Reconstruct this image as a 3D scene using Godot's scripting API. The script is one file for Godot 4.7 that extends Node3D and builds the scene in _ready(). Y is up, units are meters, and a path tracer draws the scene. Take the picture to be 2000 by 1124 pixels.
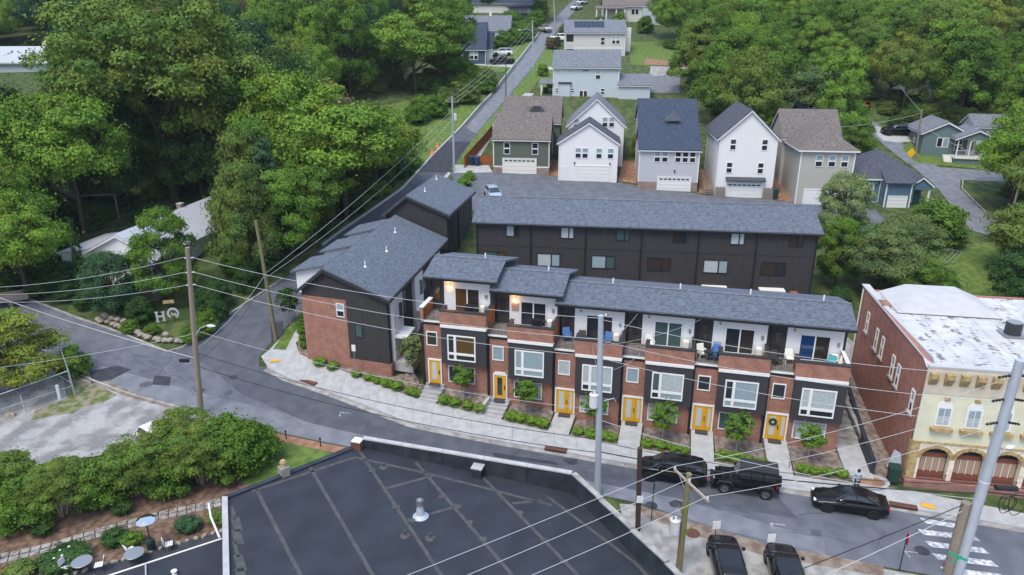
extends Node3D
# Aerial view over a row of brick townhouses on a sloping street corner.
# World: x to the right, y up, metres; "d" is the distance away from the camera along -z.

const KNOTS = [[-50, 0], [40, 0], [44, 0.02], [49, 0.2], [54, 0.8], [59, 1.6], [64, 2.8], [71, 4.1], [77, 5.3], [86, 6.7], [102, 8.4], [112, 10.3], [139, 16.6], [182, 24.1], [236, 34.3], [320, 50], [430, 77], [640, 134], [960, 203]]
var taken := {}
var M := {}
var cache := {}
var N1: PackedByteArray
var N2: PackedByteArray
var N3: PackedByteArray
var rng := RandomNumberGenerator.new()


# ---------------------------------------------------------------- ground height
func ground(d: float) -> float:
	for i in KNOTS.size() - 1:
		if d <= KNOTS[i + 1][0]:
			var a = KNOTS[i]
			var b = KNOTS[i + 1]
			return lerpf(a[1], b[1], clampf((d - a[0]) / (b[0] - a[0]), 0.0, 1.0))
	return KNOTS[-1][1]


func at(x: float, d: float, lift := 0.0) -> Vector3:
	return Vector3(x, ground(d) + lift, -d)


# ---------------------------------------------------------------- mesh collector
class Shape:
	var v := PackedVector3Array()
	var n := PackedVector3Array()
	var uv := PackedVector2Array()
	var c := PackedColorArray()
	var xf := Transform3D.IDENTITY
	var tint := Color.WHITE

	func vert(p: Vector3, nn: Vector3, t: Vector2) -> void:
		v.append(p)
		n.append(nn)
		uv.append(t)
		c.append(tint)

	func tri(a: Vector3, b: Vector3, d: Vector3) -> void:   # counterclockwise seen from outside
		a = xf * a
		b = xf * b
		d = xf * d
		var nn := (b - a).cross(d - a)
		if nn.length_squared() < 1e-14:
			return
		nn = nn.normalized()
		var u := Vector3.RIGHT if absf(nn.y) > 0.995 else Vector3.UP.cross(nn).normalized()
		var w := nn.cross(u)
		for p in [a, d, b]:
			vert(p, nn, Vector2(p.dot(u), p.dot(w)))

	func quad(a: Vector3, b: Vector3, d: Vector3, e: Vector3) -> void:
		tri(a, b, d)
		tri(a, d, e)

	func box(x0: float, x1: float, y0: float, y1: float, z0: float, z1: float) -> Shape:
		var p := []
		for i in 8:
			p.append(Vector3(x1 if i & 1 else x0, y1 if i & 2 else y0, z1 if i & 4 else z0))
		quad(p[4], p[5], p[7], p[6])
		quad(p[1], p[0], p[2], p[3])
		quad(p[5], p[1], p[3], p[7])
		quad(p[0], p[4], p[6], p[2])
		quad(p[6], p[7], p[3], p[2])
		quad(p[0], p[1], p[5], p[4])
		return self

	func prism(poly: Array, off: Vector3) -> Shape:   # a flat outline pushed along off
		var flat := PackedVector2Array()
		var nn := Vector3.ZERO
		for i in poly.size():
			nn += poly[i].cross(poly[(i + 1) % poly.size()])
		nn = nn.normalized()
		var u: Vector3 = (poly[1] - poly[0]).normalized()
		var w := nn.cross(u)
		for p in poly:
			flat.append(Vector2(p.dot(u), p.dot(w)))
		var idx := Geometry2D.triangulate_polygon(flat)
		var flip := nn.dot(off) > 0.0
		for i in range(0, idx.size(), 3):
			var a: Vector3 = poly[idx[i]]
			var b: Vector3 = poly[idx[i + 1]]
			var d: Vector3 = poly[idx[i + 2]]
			if (b - a).cross(d - a).dot(off) > 0.0:
				var k := b
				b = d
				d = k
			tri(a, b, d)
			tri(a + off, d + off, b + off)
		for i in poly.size():
			var a: Vector3 = poly[i]
			var b: Vector3 = poly[(i + 1) % poly.size()]
			if flip:
				quad(a, b, b + off, a + off)
			else:
				quad(b, a, a + off, b + off)
		return self

	func slab(a: Vector3, b: Vector3, d: Vector3, e: Vector3, thick: float) -> Shape:
		return prism([a, b, d, e], Vector3(0, -thick, 0))

	func tube(pts: Array, rad: Array, sides := 8, caps := true) -> Shape:
		var rings := []
		var side := Vector3.ZERO
		for i in pts.size():
			var dir: Vector3 = (pts[mini(i + 1, pts.size() - 1)] - pts[maxi(i - 1, 0)]).normalized()
			if side == Vector3.ZERO:
				side = dir.cross(Vector3.FORWARD if absf(dir.y) > 0.7 else Vector3.UP).normalized()
			side = (side - dir * side.dot(dir)).normalized()
			var up := dir.cross(side)
			var ring := []
			for k in sides:
				var a := TAU * k / sides
				ring.append([pts[i] + (side * cos(a) + up * sin(a)) * rad[mini(i, rad.size() - 1)], side * cos(a) + up * sin(a)])
			rings.append(ring)
		for i in pts.size() - 1:
			for k in sides:
				var k2 := (k + 1) % sides
				var q := [rings[i][k], rings[i][k2], rings[i + 1][k2], rings[i + 1][k]]
				var len: float = pts[i].distance_to(pts[i + 1])
				for j in [0, 2, 1, 0, 3, 2]:
					vert(xf * q[j][0], xf.basis * q[j][1], Vector2(k + (1 if j == 1 or j == 2 else 0), i + (1 if j > 1 else 0)) * Vector2(0.12, minf(len, 1.0)))
		if caps:
			for k in range(1, sides - 1):
				tri(rings[-1][0][0], rings[-1][k][0], rings[-1][k + 1][0])
				tri(rings[0][0][0], rings[0][k + 1][0], rings[0][k][0])
		return self

	func rod(a: Vector3, b: Vector3, r: float, sides := 8, r2 := -1.0) -> Shape:
		return tube([a, b], [r, r if r2 < 0.0 else r2], sides)

	func lathe(profile: Array, sides := 16) -> Shape:   # [[radius, y], ...] from the bottom up
		for i in profile.size() - 1:
			for k in sides:
				var a0 := TAU * k / sides
				var a1 := TAU * (k + 1) / sides
				var p = profile[i]
				var q = profile[i + 1]
				var l := Vector2(q[1] - p[1], p[0] - q[0]).normalized()
				var e := [[p, a0], [q, a1], [q, a0], [p, a0], [p, a1], [q, a1]]
				for j in e:
					vert(xf * Vector3(j[0][0] * cos(j[1]), j[0][1], j[0][0] * sin(j[1])), (xf.basis * Vector3(l.x * cos(j[1]), l.y, l.x * sin(j[1]))).normalized(), Vector2(j[1] * 0.3, j[0][1]))
		return self

	func loft(rings: Array, cap := true) -> Shape:   # smooth skin over closed rings of equal count
		var m: int = rings[0].size()
		var nr := []
		for i in rings.size():
			var row := []
			for k in m:
				var a: Vector3 = rings[mini(i + 1, rings.size() - 1)][k] - rings[maxi(i - 1, 0)][k]
				var b: Vector3 = rings[i][(k + 1) % m] - rings[i][(k + m - 1) % m]
				row.append(b.cross(a).normalized())
			nr.append(row)
		for i in rings.size() - 1:
			for k in m:
				var k2 := (k + 1) % m
				for j in [[i, k], [i + 1, k], [i + 1, k2], [i, k], [i + 1, k2], [i, k2]]:
					var p: Vector3 = rings[j[0]][j[1]]
					vert(xf * p, xf.basis * nr[j[0]][j[1]], Vector2(p.x, p.y))
		if cap:
			for r in [rings[0], rings[-1]]:
				for k in range(1, m - 1):
					tri(r[0], r[k], r[k + 1])
		return self

	func mesh(material: Material = null) -> ArrayMesh:
		var a := []
		a.resize(Mesh.ARRAY_MAX)
		a[Mesh.ARRAY_VERTEX] = v
		a[Mesh.ARRAY_NORMAL] = n
		a[Mesh.ARRAY_TEX_UV] = uv
		a[Mesh.ARRAY_COLOR] = c
		var m := ArrayMesh.new()
		m.add_surface_from_arrays(Mesh.PRIMITIVE_TRIANGLES, a)
		if material:
			m.surface_set_material(0, material)
		return m


# ---------------------------------------------------------------- naming
func numbered(called: String) -> String:
	var k: int = taken.get(called, -1) + 1
	taken[called] = k
	return called if k == 0 else "%s_%03d" % [called, k]


func tag(o: Node, label: String, category: String, group := "") -> Node:
	o.set_meta("label", label)
	o.set_meta("category", category)
	if group:
		o.set_meta("group", group)
	return o


func thing(called: String, label: String, category: String, where: Vector3, turn := 0.0, group := "") -> Node3D:
	var o := Node3D.new()
	o.name = numbered(called)
	add_child(o)
	o.position = where
	o.rotation.y = turn
	tag(o, label, category, group)
	return o


func part(parent: Node, called: String, shape, material: Material = null, where := Transform3D.IDENTITY) -> MeshInstance3D:
	var o := MeshInstance3D.new()
	o.name = called
	o.mesh = shape.mesh(material) if shape is Shape else shape
	if not (shape is Shape) and material:
		o.material_override = material
	o.transform = where
	parent.add_child(o, true)
	return o


func single(called: String, label: String, category: String, shape: Shape, material: Material, where := Transform3D.IDENTITY, group := "") -> MeshInstance3D:
	var o := part(self, numbered(called), shape, material, where)
	tag(o, label, category, group)
	return o


func struct(called: String, shape: Shape, material: Material, parent: Node = self) -> MeshInstance3D:
	var o := part(parent, numbered(called) if parent == self else called, shape, material)
	if parent == self:
		o.set_meta("kind", "structure")
	return o


func S() -> Shape:
	return Shape.new()


func face(p: Vector3, turn := 0.0) -> Transform3D:   # a spot on a wall; x runs along it, z out of it
	return Transform3D(Basis(Vector3.UP, turn), p)


# ---------------------------------------------------------------- draped sheets and strips
func drape(poly: Array, lift: float, called: String, material: Material, parent: Node = self) -> MeshInstance3D:
	var s := S()
	drape_into(s, poly, lift)
	return struct(called, s, material, parent)


func drape_into(s: Shape, poly: Array, lift: float) -> void:
	var flat := PackedVector2Array()
	for p in poly:
		flat.append(Vector2(p[0], p[1]))
	for i in KNOTS.size() - 1:
		var a := float(KNOTS[i][0])
		var b := float(KNOTS[i + 1][0])
		var strip := PackedVector2Array([Vector2(-900, a), Vector2(900, a), Vector2(900, b), Vector2(-900, b)])
		for piece in Geometry2D.intersect_polygons(flat, strip):
			var idx := Geometry2D.triangulate_polygon(piece)
			for k in range(0, idx.size(), 3):
				var p := []
				for j in 3:
					var q: Vector2 = piece[idx[k + j]]
					p.append(at(q.x, clampf(q.y, a, b), lift))
				if (p[1] - p[0]).cross(p[2] - p[0]).y < 0.0:
					p.reverse()
				s.tri(p[0], p[1], p[2])


func finer(line: Array, step: float) -> Array:
	var out := [line[0]]
	for i in line.size() - 1:
		var a := Vector2(line[i][0], line[i][1])
		var b := Vector2(line[i + 1][0], line[i + 1][1])
		var k := maxi(1, int(ceil(a.distance_to(b) / step)))
		for j in range(1, k + 1):
			var q := a.lerp(b, float(j) / k)
			out.append([q.x, q.y])
	return out


func shifted(line: Array, off: float) -> Array:   # to the far side of a line that runs left to right
	var out := []
	for i in line.size():
		var a := Vector2(line[maxi(i - 1, 0)][0], line[maxi(i - 1, 0)][1])
		var b := Vector2(line[mini(i + 1, line.size() - 1)][0], line[mini(i + 1, line.size() - 1)][1])
		var t := (b - a).normalized()
		out.append([line[i][0] - t.y * off, line[i][1] + t.x * off])
	return out


func strip_into(s: Shape, line: Array, near: float, far: float, y0: float, y1: float) -> void:
	var f := finer(line, 2.5)
	var a := shifted(f, near)
	var b := shifted(f, far)
	for i in f.size() - 1:
		var p := []
		for q in [a[i], a[i + 1], b[i + 1], b[i]]:
			p.append(Vector3(q[0], ground(q[1]), -q[1]))
		var lo := Vector3(0, y0, 0)
		var hi := Vector3(0, y1, 0)
		s.quad(p[0] + hi, p[1] + hi, p[2] + hi, p[3] + hi)
		s.quad(p[0] + lo, p[1] + lo, p[1] + hi, p[0] + hi)
		s.quad(p[2] + lo, p[3] + lo, p[3] + hi, p[2] + hi)
		if i == 0:
			s.quad(p[3] + lo, p[0] + lo, p[0] + hi, p[3] + hi)
		if i == f.size() - 2:
			s.quad(p[1] + lo, p[2] + lo, p[2] + hi, p[1] + hi)


# ---------------------------------------------------------------- materials
func noise(seed_: int, freq: float, oct: int) -> PackedByteArray:
	var f := FastNoiseLite.new()
	f.seed = seed_
	f.frequency = freq
	f.fractal_octaves = oct
	var im := f.get_seamless_image(512, 512)
	im.convert(Image.FORMAT_L8)
	return im.get_data()


func picture(w: int, h: int, f: Callable) -> ImageTexture:   # f gives a linear colour for a pixel
	var b := PackedByteArray()
	b.resize(w * h * 3)
	var i := 0
	for y in h:
		for x in w:
			var c: Color = f.call(x, y).linear_to_srgb()
			b[i] = clampi(int(c.r * 255.0 + 0.5), 0, 255)
			b[i + 1] = clampi(int(c.g * 255.0 + 0.5), 0, 255)
			b[i + 2] = clampi(int(c.b * 255.0 + 0.5), 0, 255)
			i += 3
	return ImageTexture.create_from_image(Image.create_from_data(w, h, false, Image.FORMAT_RGB8, b))


func nz(a: PackedByteArray, x: int, y: int) -> float:   # -1 .. 1
	return a[(y & 511) * 512 + (x & 511)] / 127.5 - 1.0


func lin(r: float, g := -1.0, b := -1.0) -> Color:
	return Color(r, r if g < 0.0 else g, r if b < 0.0 else b)


func mat(key: String, c: Color, rough := 0.85, tex: Texture2D = null, span := 1.0, metal := 0.0) -> StandardMaterial3D:
	var m := StandardMaterial3D.new()
	m.resource_name = key
	m.albedo_color = c.linear_to_srgb()
	m.roughness = rough
	m.metallic = metal
	m.metallic_specular = 0.4
	if tex:
		m.albedo_texture = tex
		m.uv1_scale = Vector3(1.0 / span, 1.0 / span, 1.0)
		m.texture_filter = BaseMaterial3D.TEXTURE_FILTER_LINEAR_WITH_MIPMAPS_ANISOTROPIC
	M[key] = m
	return m


func mottled(base: Color, other: Color, low: float, grain: float, bite := 0.0) -> ImageTexture:
	return picture(256, 256, func(x: int, y: int) -> Color:
		var a := nz(N1, x * 2, y * 2) * low
		var t := clampf(0.5 + a + nz(N2, x * 4, y * 4) * 0.2, 0.0, 1.0)
		var c := base.lerp(other, t) * (1.0 + nz(N3, x * 6, y * 6) * grain)
		if bite > 0.0 and nz(N2, x + 170, y + 90) > bite:
			c = c * 0.45
		return c)


func make_materials() -> void:
	N1 = noise(3, 0.008, 4)
	N2 = noise(8, 0.03, 4)
	N3 = noise(21, 0.35, 2)
	var white := Color.WHITE
	mat("asphalt", white, 0.9, mottled(lin(0.092, 0.099, 0.12), lin(0.124, 0.132, 0.156), 0.9, 0.16), 9.0)
	mat("asphalt_dark", white, 0.9, mottled(lin(0.068, 0.073, 0.09), lin(0.09, 0.096, 0.115), 0.9, 0.16), 8.0)
	mat("asphalt_pale", white, 0.92, mottled(lin(0.13, 0.138, 0.16), lin(0.175, 0.184, 0.207), 0.9, 0.14), 8.0)
	mat("patch", white, 0.9, mottled(lin(0.028, 0.031, 0.04), lin(0.045, 0.049, 0.06), 0.9, 0.16), 5.0)
	mat("concrete", white, 0.9, mottled(lin(0.32, 0.322, 0.326), lin(0.4, 0.4, 0.4), 0.9, 0.08), 5.0)
	mat("concrete_old", white, 0.92, mottled(lin(0.21, 0.2, 0.19), lin(0.33, 0.32, 0.305), 1.2, 0.14), 6.0)
	mat("gravel", white, 0.95, mottled(lin(0.18, 0.175, 0.175), lin(0.32, 0.315, 0.315), 1.5, 0.32), 13.0)
	mat("dirt", white, 0.95, mottled(lin(0.14, 0.1, 0.075), lin(0.25, 0.2, 0.16), 1.2, 0.25), 6.0)
	mat("grass", white, 0.95, mottled(lin(0.07, 0.115, 0.022), lin(0.12, 0.175, 0.036), 1.2, 0.45), 5.0)
	mat("thin_grass", white, 0.95, mottled(lin(0.085, 0.125, 0.03), lin(0.22, 0.185, 0.135), 1.6, 0.4), 4.0)
	mat("mulch", white, 0.95, mottled(lin(0.1, 0.058, 0.037), lin(0.19, 0.125, 0.09), 1.1, 0.45), 3.0)
	mat("bed", white, 0.95, mottled(lin(0.13, 0.098, 0.08), lin(0.24, 0.2, 0.175), 1.1, 0.35), 3.0)
	mat("red_clay", white, 0.95, mottled(lin(0.2, 0.105, 0.065), lin(0.3, 0.17, 0.11), 1.1, 0.25), 4.0)
	mat("forest_floor", white, 0.95, mottled(lin(0.035, 0.06, 0.016), lin(0.08, 0.105, 0.03), 1.3, 0.4), 9.0)
	var bricks := brick_picture(lin(0.33, 0.142, 0.096), lin(0.2, 0.08, 0.058), lin(0.42, 0.33, 0.27))
	mat("brick", white, 0.9, bricks, 4.8)
	mat("brick_old", lin(1.08, 1.0, 1.02), 0.9, bricks, 4.8)
	mat("brick_grey", lin(0.9, 1.35, 1.55), 0.9, bricks, 4.8)
	mat("brick_pave", lin(0.95, 1.0, 1.15), 0.9, bricks, 4.8)
	var shingles := shingle_picture(0.5)
	for r in [["shingle", lin(0.076, 0.088, 0.112)], ["shingle_blue", lin(0.031, 0.042, 0.066)], ["shingle_brown", lin(0.11, 0.095, 0.088)], ["shingle_grey", lin(0.115, 0.125, 0.145)], ["shingle_dark", lin(0.05, 0.055, 0.07)]]:
		mat(r[0], r[1] * 1.8, 0.92, shingles, 5.2)
	var batten := picture(512, 512, func(x: int, y: int) -> Color:
		var k := x % 32
		var seam := 0.55 if k < 3 else (1.25 if k < 7 else 1.0)
		return lin(0.72) * seam * (1.0 + 0.16 * nz(N1, x * 3, y) + 0.1 * nz(N2, x * 4, y)))
	var lap := picture(256, 512, func(x: int, y: int) -> Color:
		var k := y % 16
		return lin(0.93) * ((0.8 if k < 2 else 0.97 + 0.0022 * k) * (1.0 + 0.03 * nz(N1, x * 2, y * 2))))
	mat("dark_siding", lin(0.05, 0.047, 0.049), 0.8, batten, 6.4)
	mat("dark_panel", lin(0.038, 0.038, 0.043), 0.75, mottled(lin(0.9), lin(1.0), 0.5, 0.04), 4.0)
	for r in [["white_lap", lin(0.74, 0.745, 0.75)], ["green_lap", lin(0.105, 0.13, 0.097)], ["lilac_lap", lin(0.47, 0.485, 0.515)], ["beige_lap", lin(0.42, 0.405, 0.365)], ["blue_lap", lin(0.085, 0.15, 0.21)], ["pale_lap", lin(0.5, 0.555, 0.61)], ["cream_lap", lin(0.6, 0.58, 0.545)], ["teal_lap", lin(0.13, 0.19, 0.19)], ["navy_lap", lin(0.06, 0.1, 0.15)], ["paleblue_lap", lin(0.5, 0.62, 0.7)]]:
		mat(r[0], r[1], 0.8, lap, 2.56)
	mat("white_panel", lin(0.66, 0.665, 0.675), 0.7, mottled(lin(0.94), lin(1.0), 0.5, 0.03), 5.0)
	mat("white", lin(0.68, 0.68, 0.68), 0.55)
	mat("offwhite", lin(0.68, 0.66, 0.61), 0.6)
	mat("letter_grey", lin(0.42, 0.42, 0.43), 0.7)
	mat("black", lin(0.014, 0.014, 0.016), 0.5)
	mat("dark_metal", lin(0.03, 0.031, 0.034), 0.45)
	mat("grey_metal", lin(0.3, 0.31, 0.33), 0.45, null, 1.0, 0.6)
	mat("galvanised", lin(0.42, 0.46, 0.52), 0.55, mottled(lin(0.85), lin(1.0), 0.8, 0.06), 2.0, 0.25)
	mat("yellow_door", lin(0.64, 0.335, 0.018), 0.45, mottled(lin(0.88), lin(1.0), 0.8, 0.04), 2.0)
	mat("cedar", white, 0.7, wood_picture(lin(0.38, 0.13, 0.035), lin(0.22, 0.07, 0.02)), 1.6)
	mat("grey_wood", white, 0.85, wood_picture(lin(0.25, 0.22, 0.19), lin(0.14, 0.12, 0.105)), 1.6)
	mat("pole_wood", white, 0.9, wood_picture(lin(0.3, 0.25, 0.2), lin(0.15, 0.12, 0.095)), 0.8)
	mat("pole_green", white, 0.9, wood_picture(lin(0.21, 0.19, 0.1), lin(0.12, 0.11, 0.06)), 0.8)
	mat("pole_dark", white, 0.9, wood_picture(lin(0.07, 0.042, 0.034), lin(0.04, 0.025, 0.022)), 0.8)
	mat("bark", white, 0.95, wood_picture(lin(0.085, 0.067, 0.05), lin(0.04, 0.032, 0.026)), 1.0)
	mat("bark_pale", white, 0.9, wood_picture(lin(0.45, 0.38, 0.32), lin(0.3, 0.24, 0.2)), 0.8)
	mat("deck", white, 0.85, wood_picture(lin(0.34, 0.28, 0.22), lin(0.22, 0.18, 0.15)), 1.2)
	mat("deck_red", white, 0.85, wood_picture(lin(0.3, 0.17, 0.11), lin(0.2, 0.11, 0.08)), 1.2)
	for g in [["glass", lin(0.02, 0.026, 0.032)], ["glass_teal", lin(0.05, 0.088, 0.088)], ["glass_warm", lin(0.085, 0.046, 0.018)], ["glass_blue", lin(0.012, 0.045, 0.12)], ["glass_brown", lin(0.036, 0.028, 0.025)]]:
		mat(g[0], g[1], 0.06)
		M[g[0]].metallic_specular = 0.6
	var folds := picture(256, 256, func(x: int, y: int) -> Color:
		return lin(0.8) * (1.0 + 0.3 * nz(N2, x * 4, 40) + 0.16 * nz(N3, x * 2, 9)) * (1.0 - 0.12 * nz(N1, x * 2, y * 2)))
	var slats := picture(64, 256, func(x: int, y: int) -> Color:
		return lin(0.86) * (0.72 if y % 8 < 2 else 1.0) * (1.0 + 0.16 * nz(N1, x * 8, y * 2)))
	mat("blind", lin(0.3, 0.385, 0.425), 0.12, folds, 1.3)
	mat("blind_white", lin(0.45, 0.505, 0.52), 0.12, slats, 1.4)
	mat("frost", lin(0.42, 0.46, 0.46), 0.3)
	mat("membrane", white, 0.75, mottled(lin(0.017, 0.021, 0.03), lin(0.027, 0.032, 0.043), 0.8, 0.18), 11.0)
	mat("membrane_wall", white, 0.6, mottled(lin(0.014, 0.02, 0.027), lin(0.03, 0.037, 0.047), 0.9, 0.1), 6.0)
	mat("seam", white, 0.9, mottled(lin(0.052, 0.053, 0.057), lin(0.074, 0.073, 0.075), 1.2, 0.2), 2.5)
	mat("white_roof", white, 0.8, stained_picture(), 11.0)
	mat("white_roof_clean", lin(0.43, 0.43, 0.44), 0.8, mottled(lin(0.9), lin(1.0), 0.8, 0.04), 6.0)
	mat("metal_roof", white, 0.5, picture(512, 256, func(x: int, y: int) -> Color:
		return lin(0.43, 0.45, 0.49) * ((0.82 if x % 26 < 3 else 1.0) * (1.0 + 0.03 * nz(N1, x, y)))), 7.8)
	mat("stucco", lin(0.62, 0.61, 0.45), 0.9, mottled(lin(0.88), lin(1.0), 0.9, 0.05), 6.0)
	mat("stucco_grey", lin(0.55, 0.49, 0.4), 0.9, mottled(lin(0.85), lin(1.0), 1.2, 0.05), 4.0)
	mat("stone_block", white, 0.9, mottled(lin(0.6, 0.52, 0.4), lin(0.72, 0.66, 0.55), 1.2, 0.12), 2.0)
	mat("ochre", white, 0.9, mottled(lin(0.3, 0.21, 0.09), lin(0.42, 0.31, 0.16), 1.1, 0.14), 2.0)
	mat("rust", lin(0.13, 0.055, 0.04), 0.85, mottled(lin(0.75), lin(1.0), 1.0, 0.25), 1.5)
	mat("door_brown", lin(0.2, 0.065, 0.04), 0.6)
	mat("curtain", lin(0.34, 0.23, 0.17), 0.85)
	mat("rock", white, 0.95, mottled(lin(0.17, 0.145, 0.115), lin(0.34, 0.295, 0.235), 1.3, 0.25), 1.3)
	mat("paver", white, 0.95, mottled(lin(0.15, 0.13, 0.12), lin(0.33, 0.3, 0.285), 1.5, 0.3), 1.7)
	mat("road_paint", white, 0.8, mottled(lin(0.3, 0.31, 0.33), lin(0.58, 0.58, 0.58), 1.6, 0.2), 2.0)
	mat("worn_paint", white, 0.85, mottled(lin(0.17, 0.175, 0.19), lin(0.4, 0.4, 0.41), 1.5, 0.25), 1.6)
	mat("tactile", lin(0.62, 0.34, 0.05), 0.8)
	for p in [["paint_black", lin(0.005, 0.0055, 0.0065)], ["paint_darkgreen", lin(0.012, 0.03, 0.028)], ["paint_white", lin(0.75, 0.76, 0.77)], ["paint_silver", lin(0.3, 0.37, 0.43)], ["paint_tan", lin(0.4, 0.37, 0.32)], ["paint_red", lin(0.3, 0.02, 0.025)]]:
		mat(p[0], p[1], 0.25)
		M[p[0]].metallic_specular = 0.3
		M[p[0]].clearcoat_enabled = true
		M[p[0]].clearcoat = 0.5
		M[p[0]].clearcoat_roughness = 0.06
	mat("car_glass", lin(0.012, 0.015, 0.018), 0.05)
	M.car_glass.metallic_specular = 0.7
	mat("tyre", lin(0.012, 0.012, 0.013), 0.9)
	mat("rim", lin(0.22, 0.23, 0.24), 0.35, null, 1.0, 0.8)
	mat("head_lamp", lin(0.65, 0.67, 0.7), 0.12)
	mat("tail_lamp", lin(0.5, 0.015, 0.03), 0.2)
	mat("orange", lin(0.8, 0.16, 0.02), 0.6)
	mat("sign_yellow", lin(0.85, 0.48, 0.01), 0.5)
	mat("sign_red", lin(0.5, 0.01, 0.04), 0.5)
	mat("sign_green", lin(0.01, 0.3, 0.17), 0.5)
	mat("bin_blue", lin(0.015, 0.04, 0.16), 0.5)
	mat("bin_green", lin(0.012, 0.04, 0.032), 0.5)
	mat("solar", lin(0.01, 0.014, 0.026), 0.1)
	mat("seat_blue", lin(0.07, 0.16, 0.36), 0.7)
	mat("seat_teal", lin(0.08, 0.32, 0.34), 0.7)
	mat("wicker", lin(0.06, 0.05, 0.045), 0.8)
	mat("terrace", white, 0.9, mottled(lin(0.17, 0.15, 0.14), lin(0.25, 0.225, 0.205), 0.8, 0.12), 3.0)
	mat("steel_bright", lin(0.6, 0.61, 0.62), 0.16, null, 1.0, 1.0)
	mat("ceramic", lin(0.55, 0.56, 0.58), 0.3)
	mat("cable", lin(0.018, 0.018, 0.02), 0.7)
	mat("cable_pale", lin(0.42, 0.44, 0.45), 0.5)
	mat("lamp_glow", lin(0.9, 0.7, 0.4), 0.4)
	M.lamp_glow.emission_enabled = true
	M.lamp_glow.emission = Color(1.0, 0.72, 0.4)
	M.lamp_glow.emission_energy_multiplier = 1.6


func brick_picture(a: Color, b: Color, mortar: Color) -> ImageTexture:
	var r := RandomNumberGenerator.new()
	r.seed = 5
	var tone := []
	for i in 64 * 24:
		tone.append(r.randf())
	return picture(1024, 1024, func(x: int, y: int) -> Color:
		var row := y / 16
		var xx := x + (21 if row & 1 else 0)
		var col := int(xx / 42.67) % 24
		if y % 16 < 2 or fmod(float(xx), 42.67) < 2.0:
			return mortar * (0.9 + 0.12 * nz(N2, x, y))
		var t: float = tone[row * 24 + col]
		return a.lerp(b, clampf(t * 0.75 + 0.16 + 0.5 * nz(N1, x / 2, y / 2), 0.0, 1.0)) * (1.0 + 0.14 * nz(N3, x, y)))


func shingle_picture(vary: float) -> ImageTexture:
	var r := RandomNumberGenerator.new()
	r.seed = 9
	var tone := []
	for i in 46 * 24:
		tone.append(r.randf())
	return picture(1024, 1024, func(x: int, y: int) -> Color:
		var row := int(y / 22.26) % 46
		var xx := x + row * 137
		var col := int(xx / 42.67) % 24
		var t: float = tone[row * 24 + col]
		var k := 1.0 + vary * (t - 0.5) * 1.1 + 0.12 * nz(N1, x / 2, y / 2) + 0.34 * nz(N3, x, y)
		if fmod(float(y), 22.26) < 2.5:
			k *= 0.55
		return lin(0.72) * k)


func wood_picture(a: Color, b: Color) -> ImageTexture:
	return picture(256, 256, func(x: int, y: int) -> Color:
		var t := 0.5 + 0.6 * nz(N2, x * 5, y / 3) + 0.25 * nz(N3, x * 2, y)
		return a.lerp(b, clampf(t, 0.0, 1.0)) * (0.7 if x % 64 < 2 else 1.0))


func stained_picture() -> ImageTexture:
	return picture(1024, 1024, func(x: int, y: int) -> Color:
		var c := lin(0.38, 0.38, 0.39).lerp(lin(0.52, 0.52, 0.525), 0.5 + 0.6 * nz(N1, x / 2, y / 2)) * (1.0 + 0.05 * nz(N3, x, y))
		var streak := nz(N1, x + 77, y / 2 + 300) * 0.6 + nz(N2, x / 2 + 40, y) * 0.6
		if streak > 0.24:
			c = c.lerp(lin(0.07, 0.07, 0.07), clampf((streak - 0.24) * 4.0, 0.0, 0.8))
		var seam := absf(fmod(float(x) + 14.0 * nz(N1, y / 2, 90), 170.0) - 85.0)
		if seam < 1.6:
			c = c * 0.5
		if absf(fmod(float(y) + 10.0 * nz(N1, 60, x / 2), 340.0) - 170.0) < 1.8 and nz(N2, x / 2, 200) > -0.15:
			c = c * 0.35
		return c)


# ---------------------------------------------------------------- building kit (local: x along the front, y up, -z to the back)
const SASH = [[0, 0, 1, 0.5], [0, 0.5, 1, 1]]
const WHOLE = [[0, 0, 1, 1]]
const PAIR = [[0, 0, 0.5, 1], [0.5, 0, 1, 1]]
const PICTURE_WINDOW = [[0, 0.27, 0.27, 1], [0.27, 0.27, 1, 1], [0, 0, 0.27, 0.27], [0.27, 0, 1, 0.27]]
const WIDE = [[0, 0, 0.62, 1], [0.62, 0, 1, 1]]


func window(root: Node, where: Transform3D, w: float, h: float, frame: String, cells: Array, panes: Array, bar := 0.07, called := "window") -> MeshInstance3D:
	var key := "win%s%s%s%s%s" % [w, h, frame, cells, bar]
	if not cache.has(key):
		var s := S()
		for q in cells:
			var x0: float = (q[0] - 0.5) * w
			var x1: float = (q[2] - 0.5) * w
			var y0: float = q[1] * h
			var y1: float = q[3] * h
			s.box(x0, x0 + bar, y0, y1, 0.0, 0.07)
			s.box(x1 - bar, x1, y0, y1, 0.0, 0.07)
			s.box(x0 + bar, x1 - bar, y0, y0 + bar, 0.0, 0.065)
			s.box(x0 + bar, x1 - bar, y1 - bar, y1, 0.0, 0.065)
		cache[key] = s.mesh(M[frame])
	var o := part(root, called, cache[key], null, where)
	for i in cells.size():
		var q: Array = cells[i]
		var pk := "pane%s%s%s" % [w * (q[2] - q[0]), h * (q[3] - q[1]), panes[i % panes.size()]]
		if not cache.has(pk):
			var hw: float = w * (q[2] - q[0]) * 0.5 - bar
			var hh: float = h * (q[3] - q[1]) * 0.5 - bar
			cache[pk] = S().box(-hw, hw, -hh, hh, 0.0, 0.022).mesh(M[panes[i % panes.size()]])
		part(o, "pane", cache[pk], null, Transform3D(Basis.IDENTITY, Vector3(((q[0] + q[2]) * 0.5 - 0.5) * w, (q[1] + q[3]) * 0.5 * h, 0.004)))
	return o


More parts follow.
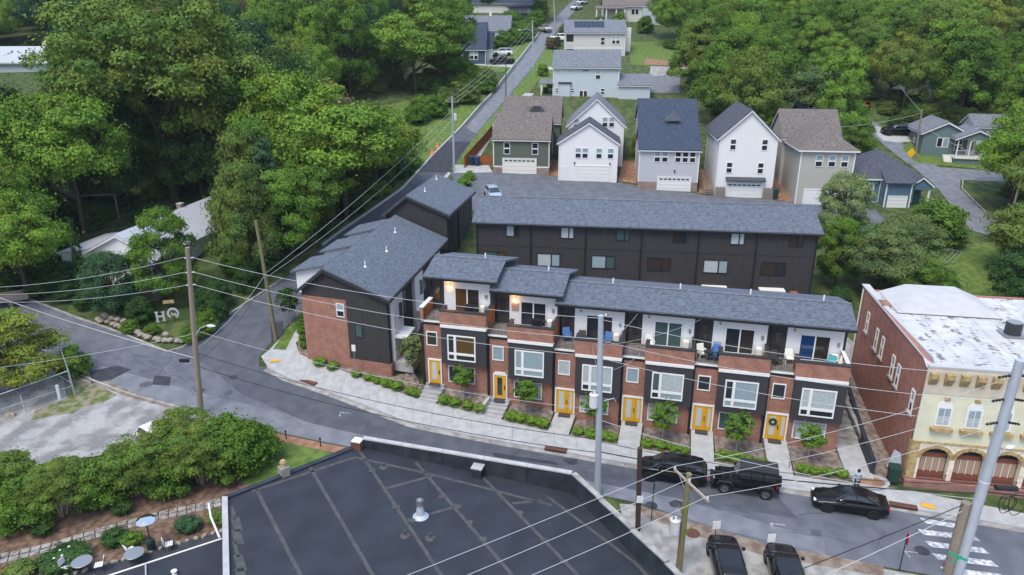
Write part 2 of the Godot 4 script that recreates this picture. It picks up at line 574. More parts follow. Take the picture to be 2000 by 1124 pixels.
func sash_window(root: Node, where: Transform3D, w := 0.85, h := 1.5, panes := ["glass", "glass"], frame := "white") -> MeshInstance3D:
	return window(root, where, w, h, frame, SASH, panes, 0.08)


func body(root: Node, called: String, x0: float, x1: float, zf: float, zb: float, y0: float, ye: float, rise: float, axis: String, m: String) -> MeshInstance3D:
	# walls of a house with its gable ends; the ridge runs along x or along z
	var s := S()
	if axis == "x":
		var zm := (zf + zb) * 0.5
		s.prism([Vector3(x0, y0, zf), Vector3(x0, ye, zf), Vector3(x0, ye + rise, zm), Vector3(x0, ye, zb), Vector3(x0, y0, zb)], Vector3(x1 - x0, 0, 0))
	elif axis == "z":
		var xm := (x0 + x1) * 0.5
		s.prism([Vector3(x0, y0, zf), Vector3(x1, y0, zf), Vector3(x1, ye, zf), Vector3(xm, ye + rise, zf), Vector3(x0, ye, zf)], Vector3(0, 0, zb - zf))
	else:
		s.box(x0, x1, y0, ye, zb, zf)
	return part(root, called, s, M[m])


func gable_roof(root: Node, x0: float, x1: float, zf: float, zb: float, ye: float, rise: float, axis: String, over: float, m: String, trim := "white") -> MeshInstance3D:
	var s := S()
	var f := S()
	if axis == "x":
		var zm := (zf + zb) * 0.5
		var k := rise / (zf - zm)
		var top := ye + rise + 0.14
		var lo := ye - k * over + 0.14
		var a := x0 - over * 0.7
		var b := x1 + over * 0.7
		s.slab(Vector3(a, lo, zf + over), Vector3(b, lo, zf + over), Vector3(b, top, zm), Vector3(a, top, zm), 0.13)
		s.slab(Vector3(b, lo, zb - over), Vector3(a, lo, zb - over), Vector3(a, top, zm), Vector3(b, top, zm), 0.13)
		f.box(a, b, lo - 0.28, lo - 0.14, zf + over - 0.13, zf + over - 0.02)
		for x in [a + 0.02, b - 0.06]:
			f.prism([Vector3(x, lo - 0.14, zf + over - 0.03), Vector3(x, top - 0.14, zm), Vector3(x, top - 0.36, zm), Vector3(x, lo - 0.36, zf + over - 0.03)], Vector3(0.04, 0, 0))
			f.prism([Vector3(x, lo - 0.14, zb - over + 0.03), Vector3(x, lo - 0.36, zb - over + 0.03), Vector3(x, top - 0.36, zm), Vector3(x, top - 0.14, zm)], Vector3(0.04, 0, 0))
	else:
		var xm := (x0 + x1) * 0.5
		var k := rise / (xm - x0)
		var top := ye + rise + 0.14
		var lo := ye - k * over + 0.14
		var a := zf + over * 0.7
		var b := zb - over * 0.7
		s.slab(Vector3(x0 - over, lo, b), Vector3(x0 - over, lo, a), Vector3(xm, top, a), Vector3(xm, top, b), 0.13)
		s.slab(Vector3(x1 + over, lo, a), Vector3(x1 + over, lo, b), Vector3(xm, top, b), Vector3(xm, top, a), 0.13)
		for z in [a - 0.06, b + 0.02]:
			f.prism([Vector3(x0 - over + 0.03, lo - 0.14, z), Vector3(xm, top - 0.14, z), Vector3(xm, top - 0.36, z), Vector3(x0 - over + 0.03, lo - 0.36, z)], Vector3(0, 0, 0.04))
			f.prism([Vector3(x1 + over - 0.03, lo - 0.14, z), Vector3(x1 + over - 0.03, lo - 0.36, z), Vector3(xm, top - 0.36, z), Vector3(xm, top - 0.14, z)], Vector3(0, 0, 0.04))
		for x in [x0 - over + 0.02, x1 + over - 0.12]:
			f.box(x, x + 0.1, lo - 0.3, lo - 0.16, b + 0.08, a - 0.08)
	var r := part(root, "roof", s, M[m])
	part(r, "fascia", f, M[trim])
	return r


func hip_roof(root: Node, x0: float, x1: float, zf: float, zb: float, ye: float, rise: float, over: float, m: String, front_run: float, back_run: float, trim := "white") -> MeshInstance3D:
	# ridge along z between the two hips; a run of 0 makes a gable end
	var s := S()
	var a := Vector3(x0 - over, ye, zf + over)
	var b := Vector3(x1 + over, ye, zf + over)
	var c := Vector3(x1 + over, ye, zb - over)
	var d := Vector3(x0 - over, ye, zb - over)
	var xm := (x0 + x1) * 0.5
	var r0 := Vector3(xm, ye + rise, zf + over - front_run)
	var r1 := Vector3(xm, ye + rise, zb - over + back_run)
	s.tri(a, b, r0)
	s.quad(b, c, r1, r0)
	s.tri(c, d, r1)
	s.quad(d, a, r0, r1)
	s.quad(d, c, b, a)
	var r := part(root, "roof", s, M[m])
	var f := S()
	f.box(x0 - over, x1 + over, ye - 0.2, ye - 0.004, zf + over - 0.06, zf + over - 0.01)
	f.box(x0 - over, x0 - over + 0.05, ye - 0.2, ye - 0.004, zb - over, zf + over - 0.07)
	f.box(x1 + over - 0.05, x1 + over, ye - 0.2, ye - 0.004, zb - over, zf + over - 0.07)
	part(r, "fascia", f, M[trim])
	return r


func corner_boards(root: Node, x0: float, x1: float, zf: float, zb: float, y0: float, y1: float) -> void:
	for q in [[x0, zf], [x1, zf], [x0, zb], [x1, zb]]:
		part(root, "corner_board", S().box(q[0] - 0.07, q[0] + 0.07, y0, y1, q[1] - 0.07, q[1] + 0.07), M.white)


func garage_door(root: Node, where: Transform3D, w: float, h: float, lights: bool, m := "white") -> void:
	var s := S()
	s.box(-w / 2 - 0.12, -w / 2, 0, h + 0.12, 0, 0.09).box(w / 2, w / 2 + 0.12, 0, h + 0.12, 0, 0.09).box(-w / 2, w / 2, h, h + 0.12, 0, 0.09)
	var g := part(root, "garage_door", s, M.white, where)
	for i in 4:
		part(g, "panel", S().box(-w / 2, w / 2, h * i / 4 + 0.015, h * (i + 1) / 4 - 0.015, 0.0, 0.05), M[m])
	if lights:
		for i in 7:
			var x := (i - 3) * w / 7.4
			part(g, "pane", S().box(x - w / 20, x + w / 20, h * 0.83, h * 0.92, 0.05, 0.065), M.glass)


func front_door(root: Node, where: Transform3D, w: float, h: float, leaf_w: float, m: String, glass := "frost") -> MeshInstance3D:
	var s := S()
	s.box(-w / 2 - 0.1, -w / 2, 0, h + 0.13, 0, 0.1).box(w / 2, w / 2 + 0.1, 0, h + 0.13, 0, 0.1).box(-w / 2, w / 2, h, h + 0.13, 0, 0.1)
	var d := part(root, "door", s, M.white, where)
	part(d, "door_leaf", S().box(-w / 2, -w / 2 + leaf_w, 0.02, h, 0, 0.05), M[m])
	part(d, "pane", S().box(-w / 2 + leaf_w * 0.25, -w / 2 + leaf_w * 0.68, h * 0.16, h * 0.9, 0.05, 0.065), M[glass])
	part(d, "handle", S().box(-w / 2 + leaf_w * 0.86, -w / 2 + leaf_w * 0.92, h * 0.42, h * 0.58, 0.05, 0.12), M.black)
	if w > leaf_w + 0.2:
		part(d, "sidelight", S().box(-w / 2 + leaf_w + 0.02, w / 2, 0.02, h, 0, 0.045), M[m])
		part(d, "pane", S().box(-w / 2 + leaf_w + 0.14, w / 2 - 0.12, h * 0.16, h * 0.9, 0.045, 0.06), M[glass])
	return d


func pipe_vent(root: Node, p: Vector3, h := 0.45) -> void:
	part(root, "vent_pipe", S().lathe([[0.16, 0.0], [0.1, 0.1], [0.055, 0.12], [0.055, h], [0.0, h]], 8), M.white, Transform3D(Basis.IDENTITY, p))


func railing(root: Node, a: Vector3, b: Vector3, h: float, m: String, gap := 0.11, post := 0.02) -> void:
	var s := S()
	var len := a.distance_to(b)
	var up := Vector3(0, h, 0)
	s.rod(a + up, b + up, 0.025, 6)
	s.rod(a + Vector3(0, 0.08, 0), b + Vector3(0, 0.08, 0), 0.018, 6)
	var k := maxi(1, int(len / gap))
	for i in k + 1:
		var p := a.lerp(b, float(i) / k)
		s.rod(p + Vector3(0, 0.0, 0), p + up, post if i == 0 or i == k else 0.013, 4)
	part(root, "railing", s, M[m])


func lettering(text: String, size: float, m: Material, depth := 0.01) -> TextMesh:
	var t := TextMesh.new()
	var f := SystemFont.new()
	f.font_names = PackedStringArray(["Droid Sans"])
	f.font_weight = 700
	t.font = f
	t.text = text
	t.font_size = 32
	t.pixel_size = size / 32.0
	t.depth = depth
	t.material = m
	return t


# ---------------------------------------------------------------- trees
var crowns := {}
var trunks := {}


func crown_shape(kind: String, seed_: int) -> Shape:
	var r := RandomNumberGenerator.new()
	r.seed = seed_
	var s := S()
	var clumps := []
	var leaf := 0.055
	var count := 150
	match kind:
		"broad":
			for i in 120:
				var p := Vector3(r.randfn(), r.randfn(), r.randfn()).normalized() * pow(r.randf(), 0.34)
				if p.y < -0.35:
					p.y *= 0.5
				var lump := 1.0 + 0.16 * sin(p.x * 9.0 + seed_) * cos(p.z * 8.0 - p.y * 5.0)
				clumps.append([Vector3(p.x * 0.4 * lump, 0.6 + p.y * 0.35 * lump, p.z * 0.4 * lump), r.randf_range(0.05, 0.11)])
			count = 300
			leaf = 0.0125
		"oak":
			for i in 230:
				var p := Vector3(r.randfn(), r.randfn(), r.randfn()).normalized() * pow(r.randf(), 0.3)
				if p.y < -0.3:
					p.y *= 0.45
				var lump := 1.0 + 0.2 * sin(p.x * 8.0) * cos(p.z * 9.0 - p.y * 6.0)
				clumps.append([Vector3(p.x * 0.4 * lump, 0.66 + p.y * 0.31 * lump, p.z * 0.4 * lump), r.randf_range(0.035, 0.075)])
			count = 330
			leaf = 0.0085
		"tall":
			for i in 110:
				var y := r.randf()
				var w := 0.42 * sqrt(clampf(1.0 - pow(absf(y - 0.4) / 0.62, 2.2), 0.02, 1.0))
				var a := r.randf() * TAU
				var q := w * sqrt(r.randf_range(0.25, 1.0))
				clumps.append([Vector3(cos(a) * q, 0.2 + y * 0.74, sin(a) * q), r.randf_range(0.055, 0.11)])
			count = 290
			leaf = 0.0135
		"layered":
			for i in 96:
				var y := float(i % 7) / 6.0
				var a := r.randf() * TAU
				var q := (0.46 - 0.28 * y) * sqrt(r.randf_range(0.15, 1.0))
				clumps.append([Vector3(cos(a) * q, 0.3 + y * 0.62 + r.randfn() * 0.02, sin(a) * q), r.randf_range(0.055, 0.11)])
			count = 300
			leaf = 0.013
		"cone":
			for i in 120:
				var y := pow(r.randf(), 1.3)
				var a := r.randf() * TAU
				var q := 0.3 * (1.0 - y) * sqrt(r.randf_range(0.2, 1.0)) + 0.02
				clumps.append([Vector3(cos(a) * q, 0.1 + y * 0.86, sin(a) * q), r.randf_range(0.04, 0.085) * (1.1 - 0.6 * y)])
			count = 190
			leaf = 0.014
		"bush":
			for i in 80:
				var p := Vector3(r.randfn(), absf(r.randfn()), r.randfn()).normalized() * pow(r.randf(), 0.35)
				clumps.append([Vector3(p.x * 0.42, 0.14 + p.y * 0.74, p.z * 0.42), r.randf_range(0.07, 0.15)])
			count = 210
			leaf = 0.027
		"small":
			for i in 34:
				var p := Vector3(r.randfn(), r.randfn(), r.randfn()).normalized() * pow(r.randf(), 0.5)
				clumps.append([Vector3(p.x * 0.26, 0.66 + p.y * 0.3, p.z * 0.26), r.randf_range(0.05, 0.1)])
			count = 75
			leaf = 0.028
		"round":
			for i in 34:
				var p := Vector3(r.randfn(), r.randfn(), r.randfn()).normalized()
				clumps.append([Vector3(p.x * 0.32, 0.42 + p.y * 0.3, p.z * 0.32), r.randf_range(0.12, 0.2)])
			count = 90
			leaf = 0.06
		"wispy":
			for i in 60:
				var p := Vector3(r.randfn(), r.randfn(), r.randfn()).normalized() * pow(r.randf(), 0.45)
				clumps.append([Vector3(p.x * 0.42, 0.6 + p.y * 0.36, p.z * 0.42), r.randf_range(0.05, 0.11)])
			count = 85
			leaf = 0.016
	var middle := Vector3(0, 0.45, 0)
	for cl in clumps:
		var out: Vector3 = (cl[0] - middle).normalized()
		var shade := 0.55 + 0.95 * r.randf()
		var warm := r.randf_range(-0.18, 0.24)
		for i in count:
			var d := Vector3(r.randfn(), r.randfn(), r.randfn()).normalized()
			d = (d + out * 0.55 + Vector3(0, 0.35, 0)).normalized()
			var loose := r.randf()
			var reach := 0.45 + 0.65 * sqrt(r.randf()) if loose > 0.13 else 1.0 + 0.9 * r.randf()
			var p: Vector3 = cl[0] + d * cl[1] * reach * Vector3(1.2, 0.72, 1.2)
			var nn := (d + Vector3(r.randfn(), r.randfn() + 0.6, r.randfn()) * 0.42).normalized()
			var u := nn.cross(Vector3(r.randfn(), r.randfn(), r.randfn())).normalized()
			var w := nn.cross(u)
			var k := leaf * r.randf_range(0.65, 1.3)
			var g := shade * r.randf_range(0.72, 1.28)
			s.tint = Color(g * (1.0 + warm), g, g * (1.0 - warm * 0.6))
			s.vert(p - u * k * 0.8 - w * k * 0.62, nn, Vector2.ZERO)
			s.vert(p - u * k * 0.8 + w * k * 0.62, nn, Vector2.ZERO)
			s.vert(p + u * k, nn, Vector2.ZERO)
	return s


func trunk_shape(kind: String, seed_: int) -> Shape:
	var r := RandomNumberGenerator.new()
	r.seed = seed_ + 100
	var s := S()
	if kind == "multi":
		for i in 5:
			var a := TAU * i / 5.0 + r.randf()
			var foot := Vector3(cos(a), 0, sin(a)) * 0.05
			s.tube([foot, foot * 2.2 + Vector3(0, 0.25, 0), foot * 4.5 + Vector3(0, 0.6, 0)], [0.016, 0.014, 0.006], 6)
		return s
	var top := 0.9 if kind == "cone" else 0.75
	s.tube([Vector3.ZERO, Vector3(0.004, 0.03, 0), Vector3(0.01, 0.3, 0.006), Vector3(-0.006, top, 0)], [0.03, 0.021, 0.016, 0.004], 8)
	if kind != "cone":
		for i in 15:
			var a := i * 2.4 + r.randf() * 0.8
			var y := r.randf_range(0.22, 0.66)
			var reach := r.randf_range(0.2, 0.42)
			var b := Vector3(cos(a), 0, sin(a))
			s.tube([Vector3(0, y, 0), b * reach * 0.5 + Vector3(0, y + 0.07, 0), b * reach + Vector3(0, y + 0.2, 0)], [0.013, 0.009, 0.003], 5)
	return s


func leaf_material(key: String, c: Color) -> void:
	var m := mat(key, c, 0.75)
	m.vertex_color_use_as_albedo = true
	m.backlight_enabled = true
	m.backlight = Color(0.45, 0.45, 0.35)
	m.metallic_specular = 0.25


func make_trees() -> void:
	for l in [["leaf_mid", lin(0.098, 0.185, 0.024)], ["leaf_bright", lin(0.148, 0.255, 0.03)], ["leaf_yellow", lin(0.19, 0.24, 0.035)], ["leaf_dark", lin(0.042, 0.09, 0.022)], ["leaf_olive", lin(0.12, 0.175, 0.036)], ["leaf_oak", lin(0.135, 0.205, 0.036)], ["leaf_blue", lin(0.05, 0.108, 0.046)], ["leaf_grey", lin(0.125, 0.18, 0.06)], ["leaf_brown", lin(0.15, 0.12, 0.065)], ["leaf_pale", lin(0.19, 0.26, 0.1)], ["leaf_lime", lin(0.15, 0.28, 0.036)]]:
		leaf_material(l[0], l[1])
	for k in [["broad", 3], ["oak", 1], ["tall", 2], ["layered", 2], ["cone", 1], ["bush", 2], ["small", 2], ["round", 1], ["wispy", 1]]:
		for i in k[1]:
			crowns[k[0] + str(i)] = crown_shape(k[0], 11 + i * 7).mesh()
	trunks.plain0 = trunk_shape("plain", 1).mesh()
	trunks.plain1 = trunk_shape("plain", 2).mesh()
	trunks.cone = trunk_shape("cone", 3).mesh()
	trunks.multi = trunk_shape("multi", 4).mesh()


func tree(called: String, label: String, x: float, d: float, tall: float, wide: float, crown: String, leaf: String, group := "", category := "tree", bark := "bark", stem := "", lift := 0.0, turn := -1.0) -> Node3D:
	var o := thing(called, label, category, at(x, d, lift - 0.05), rng.randf() * TAU if turn < 0.0 else turn, group)
	var spread := 1.18
	if crown.begins_with("cone"):
		spread = 1.6
	elif crown.begins_with("small"):
		spread = 1.6
	elif crown.begins_with("round") or crown.begins_with("bush"):
		spread = 1.0
	var sc := Vector3(wide / 1.0 * spread * 0.9, tall, wide * spread * 0.9)
	if stem == "":
		stem = "cone" if crown.begins_with("cone") else ("plain1" if int(x * 10.0) & 1 else "plain0")
	if stem != "none":
		part(o, "trunk", trunks[stem], M[bark], Transform3D(Basis.from_scale(Vector3(minf(sc.x, tall), tall, minf(sc.z, tall))), Vector3.ZERO))
	part(o, "crown", crowns[crown], M[leaf], Transform3D(Basis.from_scale(sc), Vector3.ZERO))
	return o


# ---------------------------------------------------------------- poles and wires
func wire(label: String, a: Vector3, b: Vector3, sag: float, r := 0.016, m := "cable_pale", group := "", called := "overhead_wire") -> void:
	var pts := []
	for i in 15:
		var t := i / 14.0
		var p := a.lerp(b, t)
		p.y -= sag * 4.0 * t * (1.0 - t)
		pts.append(p)
	single(called, label, "wire", S().tube(pts, [r], 5), M[m], Transform3D.IDENTITY, group)


func pole(called: String, label: String, foot: Vector3, top: Vector3, r0: float, r1: float, m: String, group := "utility poles") -> Node3D:
	var o := thing(called, label, "pole", foot, 0.0, group)
	var t := top - foot
	part(o, "shaft", S().tube([Vector3(0, -0.4, 0), t * 0.35, t * 0.7, t], [r0, lerpf(r0, r1, 0.35), lerpf(r0, r1, 0.7), r1], 12), M[m])
	return o


func transformer(o: Node, p: Vector3, called := "transformer") -> void:
	var k := part(o, called, S().lathe([[0.0, -0.55], [0.26, -0.52], [0.29, -0.45], [0.29, 0.36], [0.31, 0.38], [0.31, 0.43], [0.2, 0.52], [0.0, 0.56]], 16), M.ceramic, Transform3D(Basis.IDENTITY, p))
	for q in [Vector3(0.12, 0.5, 0.1), Vector3(-0.12, 0.5, 0.1)]:
		part(k, "bushing", S().lathe([[0.05, 0.0], [0.07, 0.06], [0.04, 0.1], [0.07, 0.14], [0.03, 0.26], [0.0, 0.27]], 8), M.grey_metal, Transform3D(Basis.IDENTITY, q))


func street_lamp_arm(o: Node, from: Vector3, to: Vector3) -> void:
	var mid := from.lerp(to, 0.5) + Vector3(0, 0.25, 0)
	part(o, "lamp_arm", S().tube([from, mid, to], [0.04, 0.035, 0.03], 8), M.galvanised)
	var dir := (to - from)
	dir.y = 0
	var b := Basis.looking_at(dir.normalized())
	var s := S()
	s.xf = Transform3D(b, to)
	var rings := []
	for i in 7:
		var t := i / 6.0
		var w := 0.03 + 0.17 * sin(PI * pow(t, 0.8) * 0.98)
		var ring := []
		for k in 10:
			ring.append(Vector3(cos(TAU * k / 10) * w, -sin(TAU * k / 10) * w * 0.55, -t * 0.75))
		rings.append(ring)
	s.loft(rings)
	part(o, "lamp_head", s, M.ceramic)


func insulators(o: Node, spots: Array) -> void:
	for p in spots:
		part(o, "insulator", S().lathe([[0.03, 0.0], [0.06, 0.04], [0.035, 0.08], [0.06, 0.12], [0.03, 0.17], [0.0, 0.18]], 8), M.ceramic, Transform3D(Basis.IDENTITY, p))


# ---------------------------------------------------------------- vehicles (local: nose to -x, wheels on y = 0)
func body_ring(x: float, yb: float, yt: float, hw: float, crown := 0.03) -> Array:
	var ym := lerpf(yb, yt, 0.55)
	var r := [Vector3(x, yb, -hw * 0.86), Vector3(x, yb + 0.1, -hw * 0.97), Vector3(x, ym, -hw), Vector3(x, yt - 0.09, -hw * 0.965), Vector3(x, yt, -hw * 0.86), Vector3(x, yt + crown, -hw * 0.4)]
	for i in range(5, -1, -1):
		r.append(Vector3(r[i].x, r[i].y, -r[i].z))
	r.append(Vector3(x, yb - 0.02, 0))
	return r


func wheels(o: Node, spots: Array, r: float, w: float) -> void:
	for q in spots:
		for sd in [-1, 1]:
			var tr := Transform3D(Basis(Vector3.RIGHT, PI / 2 * sd), Vector3(q[0], r, sd * q[1]))
			var t := part(o, "wheel", S().lathe([[r * 0.62, -w / 2], [r * 0.94, -w / 2], [r, -w / 3], [r, w / 3], [r * 0.94, w / 2], [r * 0.62, w / 2]], 20), M.tyre, tr)
			var s := S().lathe([[r * 0.64, -w / 2 + 0.02], [r * 0.64, w / 2 - 0.03], [r * 0.5, w / 2 - 0.06], [r * 0.16, w / 2 - 0.03], [0.0, w / 2 - 0.02]], 16)
			for k in 5:
				s.xf = Transform3D(Basis(Vector3.UP, TAU * k / 5), Vector3.ZERO)
				s.box(r * 0.1, r * 0.62, w / 2 - 0.05, w / 2 - 0.015, -0.035, 0.035)
			s.xf = Transform3D.IDENTITY
			part(t, "rim", s, M.rim)


func car(called: String, label: String, kind: String, where: Vector3, turn: float, paint: String, group := "", L := 4.7, W := 1.82, H := 1.45) -> Node3D:
	var o := thing(called, label, {"sedan": "car", "suv": "suv", "hatch": "car", "pickup": "pickup truck"}[kind], where, turn, group)
	var P = M[paint]
	var h := L / 2
	var hw := W / 2
	var belt := H * 0.64
	var s := S()
	var rings := []
	var st := []
	var cab := []     # [x, sill y, roof y, sill half width, roof half width]
	match kind:
		"sedan":
			st = [[-h, 0.34, 0.56, 0.62], [-h + 0.06, 0.26, 0.66, 0.8], [-h + 0.35, 0.22, 0.74, 0.95], [-h + 1.2, 0.2, 0.86, 1.0], [-h + 1.55, 0.2, 0.9, 1.0], [0.2, 0.2, 0.93, 1.0], [h - 1.0, 0.2, 0.95, 0.99], [h - 0.3, 0.24, 0.97, 0.93], [h - 0.05, 0.32, 0.93, 0.82], [h, 0.4, 0.8, 0.7]]
			cab = [[-h + 1.3, 0.87, 0.9, 0.86, 0.74], [-h + 1.95, 0.9, H - 0.06, 0.87, 0.66], [-h + 2.4, 0.92, H, 0.87, 0.66], [h - 1.9, 0.93, H - 0.01, 0.87, 0.66], [h - 1.35, 0.95, H - 0.1, 0.86, 0.63], [h - 0.6, 0.96, 0.99, 0.83, 0.72]]
		"hatch", "suv":
			st = [[-h, 0.38, 0.62, 0.66], [-h + 0.08, 0.3, 0.78, 0.82], [-h + 0.4, 0.26, belt - 0.1, 0.95], [-h + 1.15, 0.24, belt, 1.0], [0.2, 0.24, belt + 0.03, 1.0], [h - 0.5, 0.26, belt + 0.05, 0.98], [h - 0.08, 0.32, belt + 0.03, 0.9], [h, 0.42, belt - 0.1, 0.8]]
			cab = [[-h + 0.98, belt - 0.03, belt, 0.86, 0.76], [-h + 1.72, belt, H - 0.07, 0.88, 0.72], [-h + 2.2, belt, H, 0.88, 0.72], [h - 0.9, belt + 0.02, H, 0.88, 0.71], [h - 0.42, belt + 0.03, H - 0.07, 0.87, 0.69], [h - 0.1, belt + 0.02, belt + 0.06, 0.83, 0.76]]
		"pickup":
			st = [[-h, 0.42, 0.7, 0.72], [-h + 0.08, 0.34, 0.9, 0.88], [-h + 0.4, 0.3, belt - 0.05, 0.96], [-h + 1.5, 0.28, belt, 1.0], [0.4, 0.3, belt + 0.02, 1.0], [h - 0.1, 0.36, belt, 0.98], [h, 0.42, belt - 0.06, 0.92]]
			cab = [[-h + 1.35, belt - 0.02, belt + 0.02, 0.88, 0.8], [-h + 2.0, belt, H - 0.06, 0.89, 0.74], [-h + 2.4, belt, H, 0.89, 0.74], [h - 2.1, belt, H, 0.89, 0.74], [h - 1.85, belt, H - 0.08, 0.88, 0.73], [h - 1.7, belt - 0.02, belt + 0.02, 0.87, 0.8]]
	for q in st:
		rings.append(body_ring(q[0], q[1], q[2], hw * q[3]))
	s.loft(rings)
	part(o, "body", s, P)
	if kind == "pickup":
		part(o, "cargo_bed", S().box(h - 1.62, h - 0.12, belt + 0.005, belt + 0.03, -hw * 0.8, hw * 0.8), M.black)
	# greenhouse: dark glass with painted pillars and roof
	var glass := []
	for q in cab:
		var a: float = hw * q[3]
		var b: float = hw * q[4]
		var r := [Vector3(q[0], q[1] - 0.03, -a), Vector3(q[0], lerpf(q[1], q[2], 0.5), -lerpf(a, b, 0.42)), Vector3(q[0], q[2] - 0.05, -b), Vector3(q[0], q[2], -b * 0.86), Vector3(q[0], q[2] + 0.015, 0)]
		for i in range(3, -1, -1):
			r.append(Vector3(r[i].x, r[i].y, -r[i].z))
		glass.append(r)
	var c := part(o, "cabin_glass", S().loft(glass), M.car_glass)
	var roof := S()
	for i in range(1, cab.size() - 2):
		var A: Array = glass[i]
		var B: Array = glass[i + 1]
		for k in range(2, 6):
			var up := Vector3(0, 0.012, 0)
			roof.quad(A[k] + up, A[k + 1] + up, B[k + 1] + up, B[k] + up)
	part(c, "roof_panel", roof, P)
	for sd in [-1.0, 1.0]:
		for i in cab.size() - 1:
			if i == 0 or i == cab.size() - 2 or i == 2:
				var A: Array = glass[i]
				var B: Array = glass[i + 1]
				var m := Vector3(1, 1, sd * 1.012)
				var wv := 0.035
				var pts := [A[0] * m, B[2] * m] if i == 0 else ([B[0] * m, A[2] * m] if i == cab.size() - 2 else [A[0].lerp(B[0], 0.55) * m, A[2].lerp(B[2], 0.55) * m])
				for t in pts.size():
					pts[t].z = absf(pts[t].z) * sd
				part(c, "pillar", S().rod(pts[0], pts[1], wv, 5), P)
	# lamps, mirrors, grille, plate
	for sd in [-1.0, 1.0]:
		part(o, "headlight", S().box(-h + 0.06, -h + 0.34, 0.6, 0.71, sd * hw * 0.62 - 0.15, sd * hw * 0.62 + 0.13), M.head_lamp)
		part(o, "tail_light", S().box(h - 0.16, h - 0.01, belt - 0.24, belt - 0.06, sd * hw * 0.74 - 0.14, sd * hw * 0.74 + 0.08), M.tail_lamp)
		part(o, "wing_mirror", S().box(cab[1][0] - 0.25, cab[1][0] - 0.08, belt + 0.03, belt + 0.17, sd * hw * 1.07 - 0.09, sd * hw * 1.07 + 0.09), P)
		part(o, "door_handle", S().box(0.25, 0.42, belt - 0.13, belt - 0.1, sd * hw * 0.985 - 0.02, sd * hw * 0.985 + 0.02), P)
	part(o, "grille", S().box(-h - 0.005, -h + 0.1, 0.4, 0.58, -hw * 0.55, hw * 0.55), M.black)
	part(o, "number_plate", S().box(h - 0.03, h + 0.008, belt - 0.36, belt - 0.24, -0.2, 0.2), M.offwhite)
	var wr := 0.33 if kind != "pickup" else 0.39
	if kind == "suv":
		wr = 0.37
	var ax := [[-h + 0.88, hw - 0.1], [h - 0.95, hw - 0.1]]
	for q in ax:
		for sd in [-1.0, 1.0]:
			part(o, "wheel_arch", S().lathe([[wr + 0.07, 0.138], [0.0, 0.1381]], 20), M.black, Transform3D(Basis(Vector3.RIGHT, PI / 2 * sd), Vector3(q[0], wr + 0.02, sd * (hw - 0.13))))
	wheels(o, [[ax[0][0], hw - 0.09], [ax[1][0], hw - 0.09]], wr, 0.22)
	return o


# ---------------------------------------------------------------- scene
func _ready() -> void:
	var cam := Camera3D.new()
	cam.name = "camera"
	cam.position = Vector3(0, 30, 0)
	cam.rotation_degrees = Vector3(-19.95, 0, 0)
	cam.fov = 43.72
	cam.near = 0.1
	cam.far = 2000.0
	add_child(cam)
	cam.current = true
	var sky := ProceduralSkyMaterial.new()
	sky.sky_top_color = Color(0.6, 0.69, 0.83)
	sky.sky_horizon_color = Color(0.8, 0.82, 0.86)
	sky.sky_curve = 0.25
	sky.ground_bottom_color = Color(0.2, 0.22, 0.18)
	sky.ground_horizon_color = Color(0.55, 0.58, 0.58)
	var cover := FastNoiseLite.new()
	cover.seed = 4
	cover.frequency = 0.006
	var clouds := NoiseTexture2D.new()
	clouds.noise = cover
	clouds.width = 1024
	clouds.height = 512
	clouds.seamless = true
	var ramp := Gradient.new()
	ramp.set_color(0, Color(0, 0, 0, 1))
	ramp.set_color(1, Color(0.25, 0.25, 0.26, 1))
	clouds.color_ramp = ramp
	sky.sky_cover = clouds
	sky.sky_cover_modulate = Color(1, 1, 1, 0.35)
	var env := Environment.new()
	env.background_mode = Environment.BG_SKY
	env.sky = Sky.new()
	env.sky.sky_material = sky
	env.background_energy_multiplier = 1.0
	env.ambient_light_source = Environment.AMBIENT_SOURCE_SKY
	env.tonemap_mode = Environment.TONE_MAPPER_LINEAR
	env.tonemap_exposure = 2.35
	env.sdfgi_enabled = true
	env.ssao_enabled = true
	env.ssil_enabled = true
	env.fog_enabled = true
	env.fog_density = 0.00012
	env.fog_light_color = Color(0.72, 0.78, 0.86)
	var we := WorldEnvironment.new()
	we.name = "world_environment"
	we.environment = env
	add_child(we)
	var sun := DirectionalLight3D.new()
	sun.name = "sun"
	sun.light_energy = 0.48
	sun.light_color = Color(1.0, 0.975, 0.94)
	sun.light_angular_distance = 26.0
	sun.shadow_enabled = true
	sun.rotation_degrees = Vector3(-60, -35, 0)
	add_child(sun)
	rng.seed = 77
	make_materials()
	make_trees()
	build_ground()
	build_town_row()
	build_corner_house()
	build_upper_block()
	build_rear_row()
	build_brick_hall()
	build_flat_roof()
	build_houses()
	build_far_houses()
	build_left_house()
	build_vehicles()
	build_poles()
	build_street_things()
	build_garden()
	build_planting()
	build_forest()


